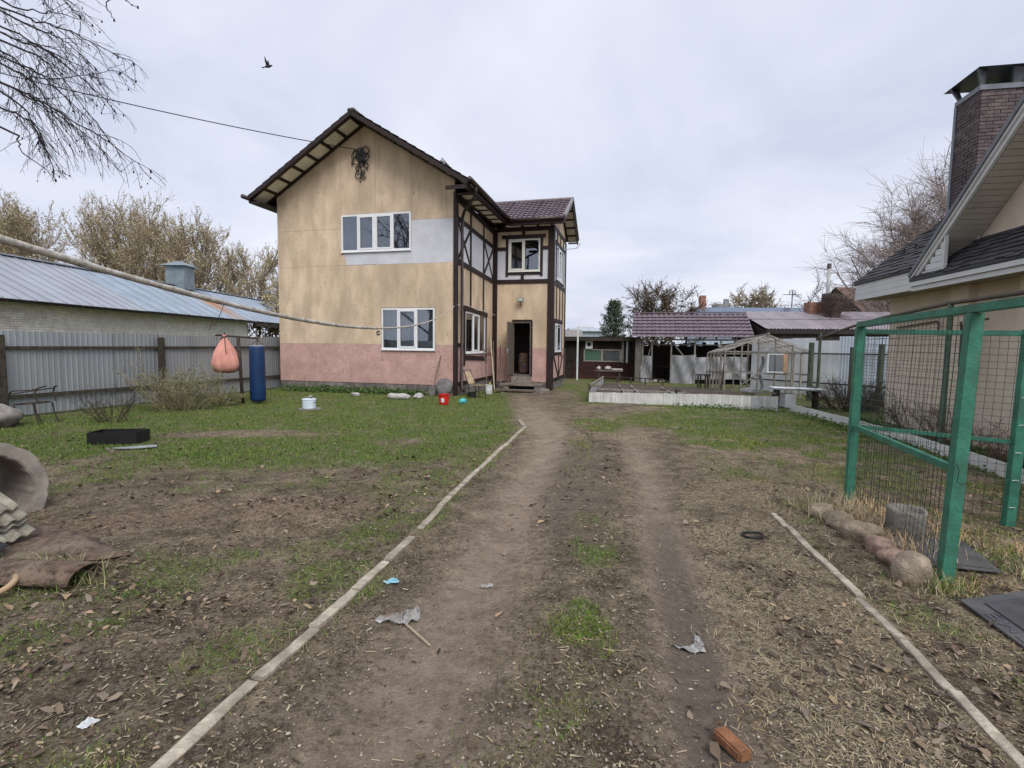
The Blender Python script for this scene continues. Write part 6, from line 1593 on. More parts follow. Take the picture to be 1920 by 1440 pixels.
# cross gable facing the yard: wall flush with the house wall, far slope with a boarded soffit
gp_ = RF + 5.2; pk_a = RF + 3.6
mb = MB(); mb.prism([NW(RF + .6, .001, 2.88), NW(RF + 6.6, .001, 2.88), NW(pk_a, .001, rake_z(pk_a) - .22), NW(RF + .6, .001, rake_z(RF + .6) - .22)], NX * .25); mb.build('gable_wall', rend, nh)
u = (NF + Vector((0, 0, RS))).normalized(); dn = Vector((RS * NF.x, RS * NF.y, -1)).normalized()
bw_ = .118; k = 0
while .35 + (k + 1) * bw_ < 3.6 * math.sqrt(1 + RS * RS):
    p = NW(RF, OV + .03, rake_z(RF) - .20) + u * (.40 + k * bw_); q = [p, p + NX * .575, p + NX * .575 + u * (bw_ - .012), p + u * (bw_ - .012)]
    mb = MB(); mb.hexa(q + [v - dn * .012 for v in q]); mb.build('soffit_board', soff, nh); k += 1
L_r = 3.6 * math.sqrt(1 + RS * RS)
f0 = NW(RF, OV, rake_z(RF))
mb = MB(); mb.beam(f0 + u * .02 - Vector((0, 0, .13)), f0 + u * L_r - Vector((0, 0, .13)), .05, .075, up=(0, 0, 1)); mb.build('barge_board', siding, nh)
mb = MB(); mb.beam(f0 - NX * .03 + u * .0 - Vector((0, 0, .055)), f0 - NX * .03 + u * L_r - Vector((0, 0, .055)), .05, .055, up=(0, 0, 1)); mb.build('verge_trim', siding, nh)
mb = MB(); mb.beam(f0 - NX * .02 + Vector((0, 0, .02)) - u * .05, f0 - NX * .02 + u * L_r + Vector((0, 0, .02)), .12, .075, up=(0, 0, 1)); mb.build('verge_flashing', M('grey_flashing', (.13, .135, .15), .45, spec=.5), nh)
mb = MB(); q = [NW(RF, OV, rake_z(RF) - .03), NW(pk_a, OV, rake_z(pk_a) - .03), NW(pk_a, OV + 4, rake_z(pk_a) - .03), NW(RF, OV, rake_z(RF) - .031)]; mb.add([q[0], q[1], q[2]], [(0, 1, 2)]); mb.build('cross_roof_deck', shing, nh, solid=.03)
# boxed eave return under the verge
BA = 2.92
for k in range(6):
    z0 = 3.07 + k * .113; z1 = z0 + .106
    a0 = RF + (z1 + .16 - 3.14) / RS
    if a0 < BA - .05:
        mb = MB(); nbox(mb, max(a0, RF + .12), BA - .001, OV + .0, OV + .02, z0, z1); mb.build('return_siding', siding, nh)
    b0 = OV + .05 + max(0, (z0 - 3.09) / .96)
    mb = MB(); nbox(mb, BA - .02, BA, min(b0, -.05), -.002, z0, z1); mb.build('return_siding', soff, nh)
mb = MB(); nbox(mb, BA - .01, BA + .03, OV - .01, OV + .045, 3.08, 3.75); mb.build('corner_trim', siding, nh)
mb = MB(); nbox(mb, BA - .02, BA + .02, OV + .046, -.003, 3.70, 3.745); mb.build('corner_trim', siding, nh)
# pent roof below the gable
shingles(NW(RF + .02, OV - .06, 3.07), NF, NX * .62 + Vector((0, 0, .595)), lambda t: (0, 8), 7)
mb = MB(); mb.prism([NW(RF + .05, OV, 3.03), NW(RF + .05, -.002, 3.03), NW(RF + .05, -.002, 3.55)], NF * 7.9); mb.build('pent_deck', drip, nh)

# ---- brick chimney stack with a metal cap
zt = 7.02
CA, CB = .88, 1.0                    # near-left arris
chim = thing('brick_chimney', 'tall brown brick chimney with a metal rain cap on the neighbouring roof', 'chimney', tuple(NW(.5, 1.8, 4.3)))
chb = M('brown_chimney_brick', (.120, .094, .094), .8, scale=9, var=.2, objvar=.30, bump=.4, bscale=40)
mort = M('chimney_mortar', (.17, .15, .145), .95)
ch_w, ch_d = 1.75, .75
def CW(a, b, z):      # a: away from the street, b: to the right; the stack widens slightly downward
    k = .012 * (zt - z)
    return NW(CA, CB, 0) - NF * (a + (k if a > .3 else -k * .3)) + NX * b + Vector((0, 0, z))
mb = MB(); q = [(.015, .015), (.015, ch_w - .015), (ch_d, ch_w - .015), (ch_d, .015)]
mb.hexa([CW(a, b, 3.9) for a, b in q] + [CW(a, b, zt) for a, b in q]); mb.build('stack_core', mort, chim)
def brick_face(length, axis, z0, z1):
    L_, H_ = .245, .072; r = 0; z = z0; res = []
    while z < z1 - H_ * .5:
        x = -(L_ / 2) * (r % 2)
        while x < length - .02:
            a, b = max(0, x), min(length, x + L_)
            if b - a > .04:
                m_ = (a + b) / 2; zz = z + H_ / 2
                p = CW(0, m_, zz) if axis == 'front' else CW(m_, 0, zz); dv_ = NX if axis == 'front' else -NF; nn_ = NF if axis == 'front' else -NX
                res.append((p, (b - a) / L_, math.atan2(dv_.y, dv_.x), nn_))
            x += L_
        z += H_; r += 1
    return res
allb = brick_face(ch_d, 'left', 4.45, zt) + brick_face(ch_w, 'front', 4.45, zt)
allb.sort(key=lambda q: q[0].y + .6 * q[0].x - .35 * q[0].z)
base = None; cnt = 0; rest = MB()
for p, sc_, rz_, nn_ in allb:
    q = p - nn_ * (.014 - random.uniform(0, .010))
    if cnt < 300:
        if base is None:
            mb = MB(); mb.box((0, 0, 0), (.245 - .010, .05, .072 - .011)); o = mb.build('brick', chb, chim); base = o.data; base.transform(Matrix.Translation(base_of(chim)))
        else:
            o = bpy.data.objects.new('brick', base); COL.objects.link(o); o.parent = chim
        o.location = q - base_of(chim); o.rotation_euler = (0, 0, rz_); o.scale = (sc_, 1, 1); cnt += 1
    else:
        rest.box(q, (.235 * sc_, .05, .061), rz_)
if rest.v: rest.build('lower_bricks', chb, chim, kind='stuff')
capm = M('blue_grey_cap_metal', (.15, .16, .185), .4, metal=.3, spec=.5)
mb = MB(); q = [(-.04, -.04), (-.04, ch_w + .04), (ch_d + .04, ch_w + .04), (ch_d + .04, -.04)]; mb.hexa([CW(a, b, zt) for a, b in q] + [CW(a, b, zt + .10) for a, b in q]); mb.build('collar', capm, chim)
mb = MB(); mb.hexa([CW(ch_d - .02, -.03, 4.3), CW(ch_d - .02, .1, 4.3), CW(ch_d + .07, .1, 4.3), CW(ch_d + .07, -.03, 4.3), CW(ch_d - .02, -.03, zt), CW(ch_d - .02, .1, zt), CW(ch_d + .07, .1, zt), CW(ch_d + .07, -.03, zt)]); mb.build('corner_flashing', capm, chim)
q = [(-.22, -.18), (-.22, ch_w + .2), (ch_d + .22, ch_w + .2), (ch_d + .22, -.18)]
roofp = [CW(a, b, zt + .38) for a, b in q]; apx = [CW(ch_d / 2, .5, zt + .62), CW(ch_d / 2, ch_w - .5, zt + .62)]
mb = MB(); mb.add(roofp + apx, [(0, 1, 5, 4), (1, 2, 5), (2, 3, 4, 5), (3, 0, 4), (3, 2, 1, 0)]); mb.build('cap_roof', capm, chim, solid=.012)
for a, b in ((.03, .03), (.0, .62), (.0, 1.2), (.03, ch_w - .03), (ch_d - .03, .03), (ch_d, .9), (ch_d - .03, ch_w - .03)):
    p = CW(a, b, zt + .10); q = CW(a - .10 if a < .3 else a + .10, b - (.08 if b < .2 else 0), zt + .375); mb = MB()
    w0, w1 = .07, .14
    sd_ = NX if b > .2 else (NX - NF * .6).normalized(); th_ = NF * .03
    mb.hexa([p - sd_ * w0 - th_, p + sd_ * w0 - th_, p + sd_ * w0 + th_, p - sd_ * w0 + th_, q - sd_ * w1 - th_, q + sd_ * w1 - th_, q + sd_ * w1 + th_, q - sd_ * w1 + th_]); mb.build('cap_strut', capm, chim)
for a, b in ((.55, .15), (1.0, .35), (.2, .1)):
    q = NW(a, b, main_z(b) + .03); mb = MB(); mb.tube([q, q + NF * .05 + Vector((0, 0, .12)), q + NF * .20 + Vector((0, 0, .02)), q + NF * .20 + Vector((0, 0, -.06))], .014, 5); mb.build('snow_hook', iron, nh)

# ---- gas pipe along the wall, and its posts
pipem = M('brown_gas_pipe', (.10, .082, .062), .65, scale=8, var=.25)
gas = thing('gas_pipe', 'long brown gas pipe running along the taupe wall', 'pipe', tuple(NW(4, -.6, 2.3)))
mb = MB(); mb.tube([(10.5, 17.95, 2.06), (8.55, 13.2, 2.26), NW(.9, -.62, 2.36), NW(3.3, -.62, 2.50), NW(6, -.62, 2.53), NW(9, -.62, 2.55)], .036, 8); mb.build('main_run', pipem, gas, smooth=True)
mb = MB(); mb.tube([NW(.4, -.04, 2.18), NW(1.9, -.04, 2.26), NW(1.95, -.04, 2.2), NW(1.95, -.04, 2.0)], .018, 6); mb.build('branch', pipem, gas)
mb = MB(); mb.tube([NW(2.9, -.2, 2.2), NW(2.95, -.2, 2.0), NW(2.95, -.2, 1.42), NW(3.0, -.2, 1.36), NW(3.12, -.2, 1.36), NW(3.17, -.2, 1.42), NW(3.17, -.2, 2.1), NW(3.22, -.2, 2.2), NW(3.6, -.2, 2.22)], .02, 7); mb.build('riser', pipem, gas, smooth=True)
mb = MB(); mb.tube([NW(3.35, -.62, -.1), NW(3.35, -.62, 2.48)], .045, 10); mb.build('pipe_post', M('green_pipe_post', (.10, .16, .11), .7), label='green pipe post under the gas pipe behind the mesh', cat='post')

# ---- green steel enclosure with wire mesh
greenp = M('green_enamel', (.042, .19, .125), .52, scale=7, var=.18, spec=.35, bump=.25, bscale=35, dirt=(.045, .125, .085), dirt_scale=5, dirt_amt=.7, speck=(.09, .07, .05), speck_scale=28, speck_lo=.69)
E1, E2, E3 = Vector((3.84, 5.82, 0)), Vector((3.19, 3.72, 0)), Vector((4.84, 4.97, 0))
T1, T2, T3 = Vector((3.86, 5.82, 1.94)), Vector((3.27, 3.72, 1.96)), Vector((4.90, 4.97, 1.90))
enc = thing('mesh_enclosure', 'green steel post enclosure with wire mesh panels', 'enclosure', tuple(E1))
def sq(p, q, w, nm, m_=greenp): 
    mb = MB(); mb.beam(p, q, w, w, up=(.3, 1, 0)); return mb.build(nm, m_, enc, bevel=.004)
for e_, t_ in ((E1, T1), (E2, T2), (E3, T3)):
    sq(Vector((e_.x, e_.y, gzf(e_.x, e_.y) - .2)), t_, .085, 'post')
dv = (T2 - T1).normalized()
sq(T1 - dv * .04 + Vector((0, 0, .03)), T2 + dv * 1.0 + Vector((0, 0, .035)), .06, 'top_rail')
sq(T1.lerp(T3, .02) + Vector((0, 0, -.05)), T3 + (T3 - T1) * .5 + Vector((0, 0, -.03)), .05, 'top_rail')
m1, m2, m3 = E1.lerp(T1, .43), E2.lerp(T2, .425), E3.lerp(T3, .43)
sq(m1.lerp(m2, .03), m1.lerp(m2, .97), .05, 'middle_rail'); sq(m1.lerp(m3, .03), m1.lerp(m3, .98), .04, 'middle_rail'); sq(m3.lerp(m3 + (m3 - m1) * .6, .05), m3 + (m3 - m1) * .6, .04, 'middle_rail')
wire = M('dark_green_wire', (.018, .028, .022), .5)
def mesh_panel(b0, b1, t0, t1, nu, nv, nm='wire_mesh', rr=.0017, off=Vector((0, 0, 0))):
    mb = MB(); R1 = random.Random(nu)
    def pt(s, t): return b0.lerp(b1, s).lerp(t0.lerp(t1, s), t) + off + Vector((.006 * math.sin(7 * s + 5 * t), .006 * math.sin(4 * s + 9 * t), 0))
    for i in range(nu + 1):
        mb.tube([pt(i / nu, k / 6) for k in range(7)], rr, 3, cap=False)
    for j in range(nv + 1):
        mb.tube([pt(k / 10, j / nv) for k in range(11)], rr, 3, cap=False)
    return mb.build(nm, wire, enc, kind='stuff')
up3 = Vector((0, 0, .05))
mesh_panel(E1 + up3, E2 + up3, T1, T2, 30, 27, rr=.0023, off=Vector((.05, .0, 0)))
mesh_panel(E1 + up3, E3 + up3, T1 - up3, T3 - up3, 20, 27, rr=.0021, off=Vector((.03, .03, 0)))
mesh_panel(E3 + up3, E3 + (E3 - E1) * .5 + Vector((0, -.5, .05)), T3, T3 + (T3 - T1) * .5 + Vector((0, -.5, 0)), 15, 27, rr=.0026)
tie = M('pale_tie_wire', (.6, .6, .58), .5)
for k in range(6):
    p = E3.lerp(T3, .1 + .14 * k) + Vector((-.045, -.045, 0)); mb = MB(); mb.tube([p, p + Vector((.02, -.02, .008)), p + Vector((.05, -.01, .0))], .004, 4); mb.build('wire_tie', tie, enc)
p = E2.lerp(T2, .43) + Vector((-.05, -.045, 0)); mb = MB(); mb.tube([p + Vector((.0, -.004, .05)), p + Vector((.02, -.01, .0)), p + Vector((.0, -.02, -.08)), p + Vector((.04, -.02, -.10)), p + Vector((.08, -.01, -.09))], .003, 5); mb.build('wire_tie', iron, enc)

# ---- stones, sack, mats, ring, brick, litter
warm = M('warm_field_stone', (.34, .275, .205), .95, scale=9, var=.35, bump=1.0, bscale=40, objvar=.15, dirt=(.19, .15, .11), dirt_scale=5)
pinks = M('pinkish_field_stone', (.32, .225, .175), .95, scale=9, var=.35, bump=1.0, bscale=40, objvar=.1)
for k, (x, y, r, m_, lb) in enumerate(((3.13, 5.16, (.15, .13, .10), warm, 'farthest field stone of the row, half hidden in dry grass at the green post'), (3.13, 4.86, (.16, .12, .10), warm, 'second farthest field stone of the row beside the mesh'), (3.13, 4.55, (.17, .15, .125), warm, 'pale field stone in the middle of the row beside the mesh'),
                                      (3.10, 4.24, (.15, .12, .10), pinks, 'third nearest field stone of the row, pinkish'), (3.05, 3.98, (.15, .12, .10), pinks, 'second nearest field stone of the row, pinkish'), (2.95, 3.72, (.165, .15, .14), warm, 'nearest and largest field stone beside the green post'))):
    rock('field_stone', ground_pt(x, y), tuple(q_ * .84 for q_ in r), m_, lb, 'stone', 20 + k, group='field stones along the mesh', sink=.35)
c = ground_pt(3.58, 4.62)
mb = MB(); mb.lathe(c, [(.14, 0), (.16, .02), (.155, .24), (.16, .27), (.13, .26), (.12, .1)], 14, lambda t, z: 1 + .10 * math.sin(4 * t + .6) + .05 * math.sin(9 * t + 6 * z)); mb.build('cement_sack', M('grey_canvas', (.20, .19, .165), .9, scale=6, var=.2, bump=.6, bscale=25), label='open grey canvas sack behind the wire mesh', cat='sack', smooth=True)
rub = M('black_rubber', (.085, .085, .09), .6, spec=.35, scale=6, var=.2, dirt=(.13, .115, .10), dirt_scale=4, dirt_amt=.6)
def mat_thing(P, label, lines=True):
    P = [Vector(p) for p in P]; cen = sum(P, Vector()) / 4
    t = thing('rubber_mat', label, 'mat', tuple(cen), 'ribbed rubber mats by the enclosure')
    mb = MB(); mb.prism(P, (0, 0, .012)); mb.build('base_sheet', rub, t, bevel=.004)
    def pp(s, q, z): return (P[0].lerp(P[1], s)).lerp(P[3].lerp(P[2], s), q) + Vector((0, 0, z))
    rb = MB(); n_ = 34
    for k in range(n_):
        s = .20 + .74 * k / n_; rb.beam(pp(s, .10, .016), pp(s, .94, .016), .011, .012)
    rb.build('ribs', rub, t, kind='stuff')
    if lines:
        mb = MB(); z = .014
        def stroke(a, b):
            p, q = pp(*a, z), pp(*b, z); mb.beam(p, q, .009, .006)
        # worn raised capitals along the border, upside down from here
        def L_(q0, segs):
            for (a, b), (c_, d_) in segs: stroke((.16 - .11 * b, q0 - .105 * a), (.16 - .11 * d_, q0 - .105 * c_))
        L_(.31, [((0, 0), (0, 1)), ((0, 1), (.8, 1)), ((0, .5), (.7, .5)), ((0, 0), (.8, 0))])
        L_(.46, [((0, 0), (0, 1)), ((0, 1), (.5, .3)), ((.5, .3), (1, 1)), ((1, 1), (1, 0))])
        L_(.60, [((.1, 0), (.1, 1)), ((.1, 1), (.9, 1)), ((.9, 1), (.9, 0)), ((.9, 0), (.1, 0))])
        L_(.74, [((.9, .9), (.3, 1)), ((.3, 1), (0, .5)), ((0, .5), (.3, 0)), ((.3, 0), (.9, .1))])
        L_(.88, [((0, 1), (0, 0)), ((0, 0), (.8, 0))])
        mb.build('raised_lettering', M('worn_rubber_letters', (.10, .10, .11), .6), t)
    return t
mat_thing([ground_pt(3.03, 3.40, .02), ground_pt(3.72, 3.55, .02), ground_pt(3.55, 2.60, .02), ground_pt(2.83, 2.46, .02)], 'nearest black ribbed rubber mat with raised lettering at the right edge')
mat_thing([ground_pt(3.42, 4.62, .02), ground_pt(3.98, 4.45, .02), ground_pt(3.70, 3.80, .02), ground_pt(3.15, 3.98, .02)], 'farther black ribbed rubber mat lying behind the green post', False)
mb = MB(); c = ground_pt(2.17, 4.56, .02); mb.tube([c + Vector((.085 * math.cos(t), .075 * math.sin(t), .004 * math.sin(3 * t) + .002)) for t in np.linspace(0, 6.1, 24)], .010, 7); mb.build('rubber_ring', blk, label='black rubber ring lying on the straw right of the driveway', cat='ring', smooth=True)
c = ground_pt(.965, 2.13, .02)
mb = MB(); mb.box(c + Vector((0, 0, .012)), (.070, .160, .048), rad(22)); mb.build('broken_brick', M('orange_brick', (.24, .110, .055), .95, scale=14, var=.2, bump=.6, bscale=60), label='orange broken brick lying in the right wheel rut', cat='brick', bevel=.008)
plas = M('dirty_clear_plastic', (.30, .29, .275), .4, spec=.5)
def scrap(name, x, y, pts, lb, m_, cat='litter', seed=1, lift=.02):
    mb = MB(); n_ = len(pts); R1 = random.Random(seed)
    rings = [1.0, .8, .55, .3]; vs = []
    fine = []
    for (a, b), (c_, d_) in zip(pts, pts[1:] + pts[:1]):
        for k in range(3): fine.append((a + (c_ - a) * k / 3 + R1.uniform(-.006, .006), b + (d_ - b) * k / 3 + R1.uniform(-.006, .006)))
    cx, cy = sum(p[0] for p in pts) / n_, sum(p[1] for p in pts) / n_; m2 = len(fine)
    for f in rings:
        for a, b in fine: vs.append(ground_pt(x + cx + (a - cx) * f, y + cy + (b - cy) * f, .006 + lift * R1.random() ** 2 * (1.2 - .4 * f)))
    vs.append(ground_pt(x + cx, y + cy, .012))
    fs = [(r_ * m2 + i, r_ * m2 + (i + 1) % m2, (r_ + 1) * m2 + (i + 1) % m2, (r_ + 1) * m2 + i) for r_ in range(3) for i in range(m2)] + [(3 * m2 + i, 3 * m2 + (i + 1) % m2, 4 * m2) for i in range(m2)]
    mb.add(vs, fs); mb.build(name, m_, label=lb, cat=cat, solid=.0015)
scrap('plastic_scrap', -.68, 3.10, [(-.14, -.03), (-.05, -.05), (.03, -.05), (.10, .0), (.12, .08), (.09, .15), (.02, .14), (.01, .05), (-.06, .02)], 'torn whitish plastic scrap left of the driveway ruts', plas, seed=3, lift=.05)
scrap('plastic_scrap', -.86, 3.62, [(-.04, -.02), (.05, -.03), (.07, .02), (.0, .03)], 'small blue and white wrapper beside the left kerb', M('blue_wrapper', (.25, .48, .58), .4), seed=4, lift=.03)
scrap('plastic_scrap', -.17, 3.60, [(-.06, 0), (0, -.02), (.05, .0), (.05, .03), (-.02, .02)], 'little pale paper scrap in the left wheel rut', tarp, seed=5)
scrap('plastic_scrap', 1.08, 2.86, [(-.13, .05), (-.05, -.02), (.04, -.01), (.06, .08), (.045, .16), (.03, .16), (.03, .06), (-.03, .03)], 'curled translucent plastic strip in the right wheel rut', plas, seed=6, lift=.03)
scrap('plastic_scrap', -1.87, 2.20, [(-.03, -.02), (.0, -.03), (.03, -.01), (.04, .02), (.0, .03)], 'white crumpled paper on the soil at lower left', whitep, seed=7, lift=.03)
mb = MB(); mb.tube([ground_pt(-.63, 3.06, .012), ground_pt(-.54, 2.97, .016), ground_pt(-.455, 2.88, .01)], .0075, 6); mb.build('stick', M('pale_stick', (.34, .28, .2), .9), label='short straight stick lying across the driveway', cat='stick')

# ---- driveway kerbs of concrete edging stones
kst = M('kerb_concrete', (.40, .35, .28), .95, scale=9, var=.25, bump=.6, bscale=50, objvar=.12, dirt=(.18, .15, .115), dirt_scale=6, dirt_amt=.6)
def kerb(P, label, w, L0, gaps=(), seed=1):
    t = thing('kerb', label, 'kerb', (P[0][0], P[0][1], 0)); R1 = random.Random(seed)
    pts = [Vector((x, y, 0)) for x, y in P]; seg = []; 
    cum = [0]
    for a, b in zip(pts[:-1], pts[1:]): cum.append(cum[-1] + (b - a).length)
    def at(s):
        s = min(max(s, 0), cum[-1])
        for i in range(len(cum) - 1):
            if s <= cum[i + 1] + 1e-9: return pts[i].lerp(pts[i + 1], (s - cum[i]) / (cum[i + 1] - cum[i]))
    s = 0; k = 0
    while s < cum[-1] - .05:
        L = L0 * R1.uniform(.75, 1.15)
        if k in gaps: L *= .35
        a, b = at(s + .006), at(min(s + L - .008, cum[-1])); 
        if k not in gaps:
            j = Vector((R1.uniform(-.012, .012), 0, 0)); za, zb = gzf(a.x, a.y) + .017 + R1.uniform(-.010, .010), gzf(b.x, b.y) + .017 + R1.uniform(-.012, .01)
            d = (b - a).normalized(); sd = Vector((d.y, -d.x, 0)) * w / 2; n_ = 7
            tb_ = MB(); vs = []
            for i in range(n_ + 1):
                f = i / n_; p = a.lerp(b, f) + j; z = za + (zb - za) * f
                e1, e2 = 1 + R1.uniform(-.14, .10), 1 + R1.uniform(-.14, .10)
                vs += [p - sd * e1 + Vector((0, 0, -.12)), p - sd * e1 + Vector((0, 0, z - .006)), p - sd * .75 * e1 + Vector((0, 0, z + R1.uniform(-.004, .002))), p + sd * .75 * e2 + Vector((0, 0, z + R1.uniform(-.004, .002))), p + sd * e2 + Vector((0, 0, z - .006)), p + sd * e2 + Vector((0, 0, -.12))]
            fs = [(i * 6 + q, i * 6 + q + 1, i * 6 + q + 7, i * 6 + q + 6) for i in range(n_) for q in range(5)] + [tuple(range(6)), tuple(n_ * 6 + q for q in range(5, -1, -1))]
            tb_.add(vs, fs); tb_.build('kerb_stone', kst, t)
        s += L; k += 1
kerb(KERB_L, 'left driveway kerb of narrow concrete edging stones', .070, .58, gaps=(6,), seed=3)
kerb([(.26, 10.95), (.18, 11.7)], 'short stray kerb piece at the far end of the left kerb', .09, .8, seed=5)
kerb(KERB_R, 'right driveway kerb of narrow concrete edging stones', .058, .5, gaps=(), seed=8)
# ---- white garden edging running toward the street
wk = thing('white_edging', 'low white board edging along the flower strip on the right', 'edging', (7.5, 12, 0))
EP = [Vector((7.62, 14.2, 0)), Vector((7.45, 12.0, 0)), Vector((7.22, 9.43, 0)), Vector((6.59, 6.63, 0)), Vector((6.2, 5.2, 0))]
for a, b in zip(EP[:-1], EP[1:]):
    n_ = max(1, round((b - a).length / 1.15))
    for k in range(n_):
        p, q = a.lerp(b, k / n_ + .004), a.lerp(b, (k + 1) / n_ - .004); z = .07 + random.uniform(-.02, .02)
        mb = MB(); mb.beam(p + Vector((0, 0, gzf(p.x, p.y) + z)), q + Vector((0, 0, gzf(q.x, q.y) + z)), .03, .24); mb.build('edging_board', slatw, wk)
# ---- white table top on low legs by the brush
wt = thing('white_table', 'low table with a thick white slab top beside the brush pile', 'table', (8.2, 14.95, 0))
mb = MB(); mb.hexa([Vector(p) for p in ((7.45, 14.75, .52), (8.75, 14.5, .50), (8.88, 15.1, .50), (7.6, 15.35, .52), (7.42, 14.72, .57), (8.77, 14.47, .55), (8.9, 15.13, .55), (7.58, 15.38, .57))]); mb.build('slab', M('white_foam_slab', (.72, .73, .73), .7, var=.06), wt, bevel=.01)
for x, y in ((7.62, 14.86), (7.75, 15.3), (8.6, 14.65), (8.7, 14.98)):
    mb = MB(); mb.beam((x, y, -.1), (x, y, .515), .06, .06); mb.build('leg', oldwood, wt)
mb = MB(); mb.beam((7.9, 14.95, .02), (7.9, 14.95, .4), .5, .3, up=(1, 0, 0)); mb.build('plastic_crate', whitep, label='pale crate standing under the white slab table', cat='crate')
# ------------------------------------------------------------------ trees and shrubs
def segs_mesh(P0, P1, R0, R1, sides=3):
    P0, P1 = np.asarray(P0, float), np.asarray(P1, float); R0, R1 = np.asarray(R0, float), np.asarray(R1, float)
    d = P1 - P0; L = np.linalg.norm(d, axis=1, keepdims=True) + 1e-9; d /= L
    ref = np.where(np.abs(d[:, 2:3]) > .9, np.array([[1., 0, 0]]), np.array([[0, 0, 1.]]))
    a = np.cross(d, ref); a /= np.linalg.norm(a, axis=1, keepdims=True); b = np.cross(d, a)
    n = len(P0); V = np.zeros((n, 2 * sides, 3))
    for k in range(sides):
        t = 2 * np.pi * k / sides; o = a * math.cos(t) + b * math.sin(t)
        V[:, k] = P0 + o * R0[:, None]; V[:, sides + k] = P1 + o * R1[:, None]
    base = np.arange(n)[:, None] * 2 * sides
    F = np.concatenate([base + np.array([[k, (k + 1) % sides, sides + (k + 1) % sides, sides + k]]) for k in range(sides)])
    return V.reshape(-1, 3), F
def leaf_quads(P, size, cols, droop=0.0, aspect=.55):
    P = np.asarray(P, float); n = len(P)
    a = rng.normal(size=(n, 3)); a[:, 2] -= droop; a /= np.linalg.norm(a, axis=1, keepdims=True)
    b = np.cross(a, rng.normal(size=(n, 3))); b /= np.linalg.norm(b, axis=1, keepdims=True)
    s = size * (.6 + .8 * rng.random((n, 1)))
    V = np.stack([P, P + a * s * .5 + b * s * aspect * .5, P + a * s, P + a * s * .5 - b * s * aspect * .5], 1).reshape(-1, 3)
    F = np.arange(n)[:, None] * 4 + np.array([[0, 1, 2, 3]])
    C = np.repeat(np.array(cols)[rng.integers(0, len(cols), n)] * (.7 + .6 * rng.random((n, 1))), 4, 0)
    return V, F, C
def grow(R, segs, tips, p, d, L, r, n, wig, trop, taper=.55, lvl=0):
    """one branch as n segments; returns the points along it"""
    pts = [p]; step = L / n
    for k in range(n):
        d = (d + Vector((R.gauss(0, wig), R.gauss(0, wig), R.gauss(0, wig))) + Vector((0, 0, trop))).normalized()
        q = p + d * step; r2 = r * (1 - (1 - taper) / n) if n > 1 else r * taper
        segs.append((p, q, r, r2, lvl)); p = q; r = r2; pts.append((p)); 
    tips.append(p)
    return pts, d, r
def make_tree(name, label, base, h, R, bark, twig, spread=.55, limbs=7, kids=13, twigs=8, trunk=.25, r0=.16, droop=0.0, up=.05, leaf=None, leafn=0, leafsize=.12, leafcols=None, group=None, tw=.012, cat='tree', taper_top=True, stems=1, twig_len=.14, wg=.13):
    base = Vector(base); segs = []; tips = []; R = random.Random(R)
    for st in range(stems):
        lean = Vector((R.gauss(0, .12 if stems > 1 else .04), R.gauss(0, .12 if stems > 1 else .04), 1)).normalized()
        tp, td, tr = grow(R, segs, [], base + Vector((R.gauss(0, .15), R.gauss(0, .15), 0)) * (stems > 1), lean, h * .78, r0 / math.sqrt(stems), 9, .05, .02, .22, 0)
        for i in range(limbs):
            f = trunk + (1 - trunk) * (i + R.random() * .6) / limbs; k = min(int(f * 9), 8); p = tp[k].lerp(tp[k + 1], (f * 9) % 1 if f < 1 else 1)
            az = i * 2.4 + R.uniform(-.5, .5) + st * 1.3; el = .45 + .5 * f + R.uniform(-.15, .15)
            d = Vector((math.cos(az) * math.cos(el), math.sin(az) * math.cos(el), math.sin(el)))
            Ll = h * spread * (1.05 - .55 * f) * R.uniform(.8, 1.2)
            lp, ld, lr = grow(R, segs, tips, p, d, Ll, r0 * .42 * (1.1 - .6 * f), 6, .10, up, .3, 1)
            for j in range(kids):
                g = .22 + .78 * (j + R.random()) / kids; kk = min(int(g * 6), 5); q = lp[kk].lerp(lp[kk + 1], R.random())
                dd = (ld * .6 + Vector((R.gauss(0, .6), R.gauss(0, .6), R.gauss(0.15, .45)))).normalized()
                bp2, bd, br = grow(R, segs, tips, q, dd, h * .17 * R.uniform(.6, 1.3), max(tw * 1.6, .010 * h * .1), 4, wg, up - droop * .5, .5, 2)
                for t in range(twigs):
                    e = .15 + .85 * (t + R.random()) / twigs; k3 = min(int(e * 4), 3); q2 = bp2[k3].lerp(bp2[k3 + 1], R.random())
                    d3 = (bd * .7 + Vector((R.gauss(0, .55), R.gauss(0, .55), R.gauss(.1, .45)))).normalized()
                    grow(R, segs, tips, q2, d3, h * twig_len * R.uniform(.4, 1.1) * .6, tw, 3, wg, up - droop, .45, 3)
    o = thing(name, label, cat, tuple(base), group)
    A = np.array([[*s[0], *s[1], s[2], s[3], s[4]] for s in segs])
    big = A[:, 8] <= 0
    V, F = segs_mesh(A[big, :3], A[big, 3:6], A[big, 6], A[big, 7], 7); npmesh('trunk', V, F, bark, o)
    V, F = segs_mesh(A[~big, :3], A[~big, 3:6], A[~big, 6], A[~big, 7], 3); npmesh('crown', V, F, twig, o)
    if leafn:
        cand = A[A[:, 8] >= 2]; i = rng.integers(0, len(cand), leafn); f = rng.random((leafn, 1))
        V, F, C = leaf_quads(cand[i, :3] * (1 - f) + cand[i, 3:6] * f, leafsize, leafcols)
        npmesh('leaves', V, F, attr_mat('tree_leaves', .8), o, kind='stuff', cols=C)
    return o
barkm = M('grey_brown_bark', (.10, .082, .07), .95, scale=6, var=.3)
twigm = M('brown_twigs', (.085, .062, .05), .9)
twigo = M('olive_brown_twigs', (.34, .275, .19), .9)
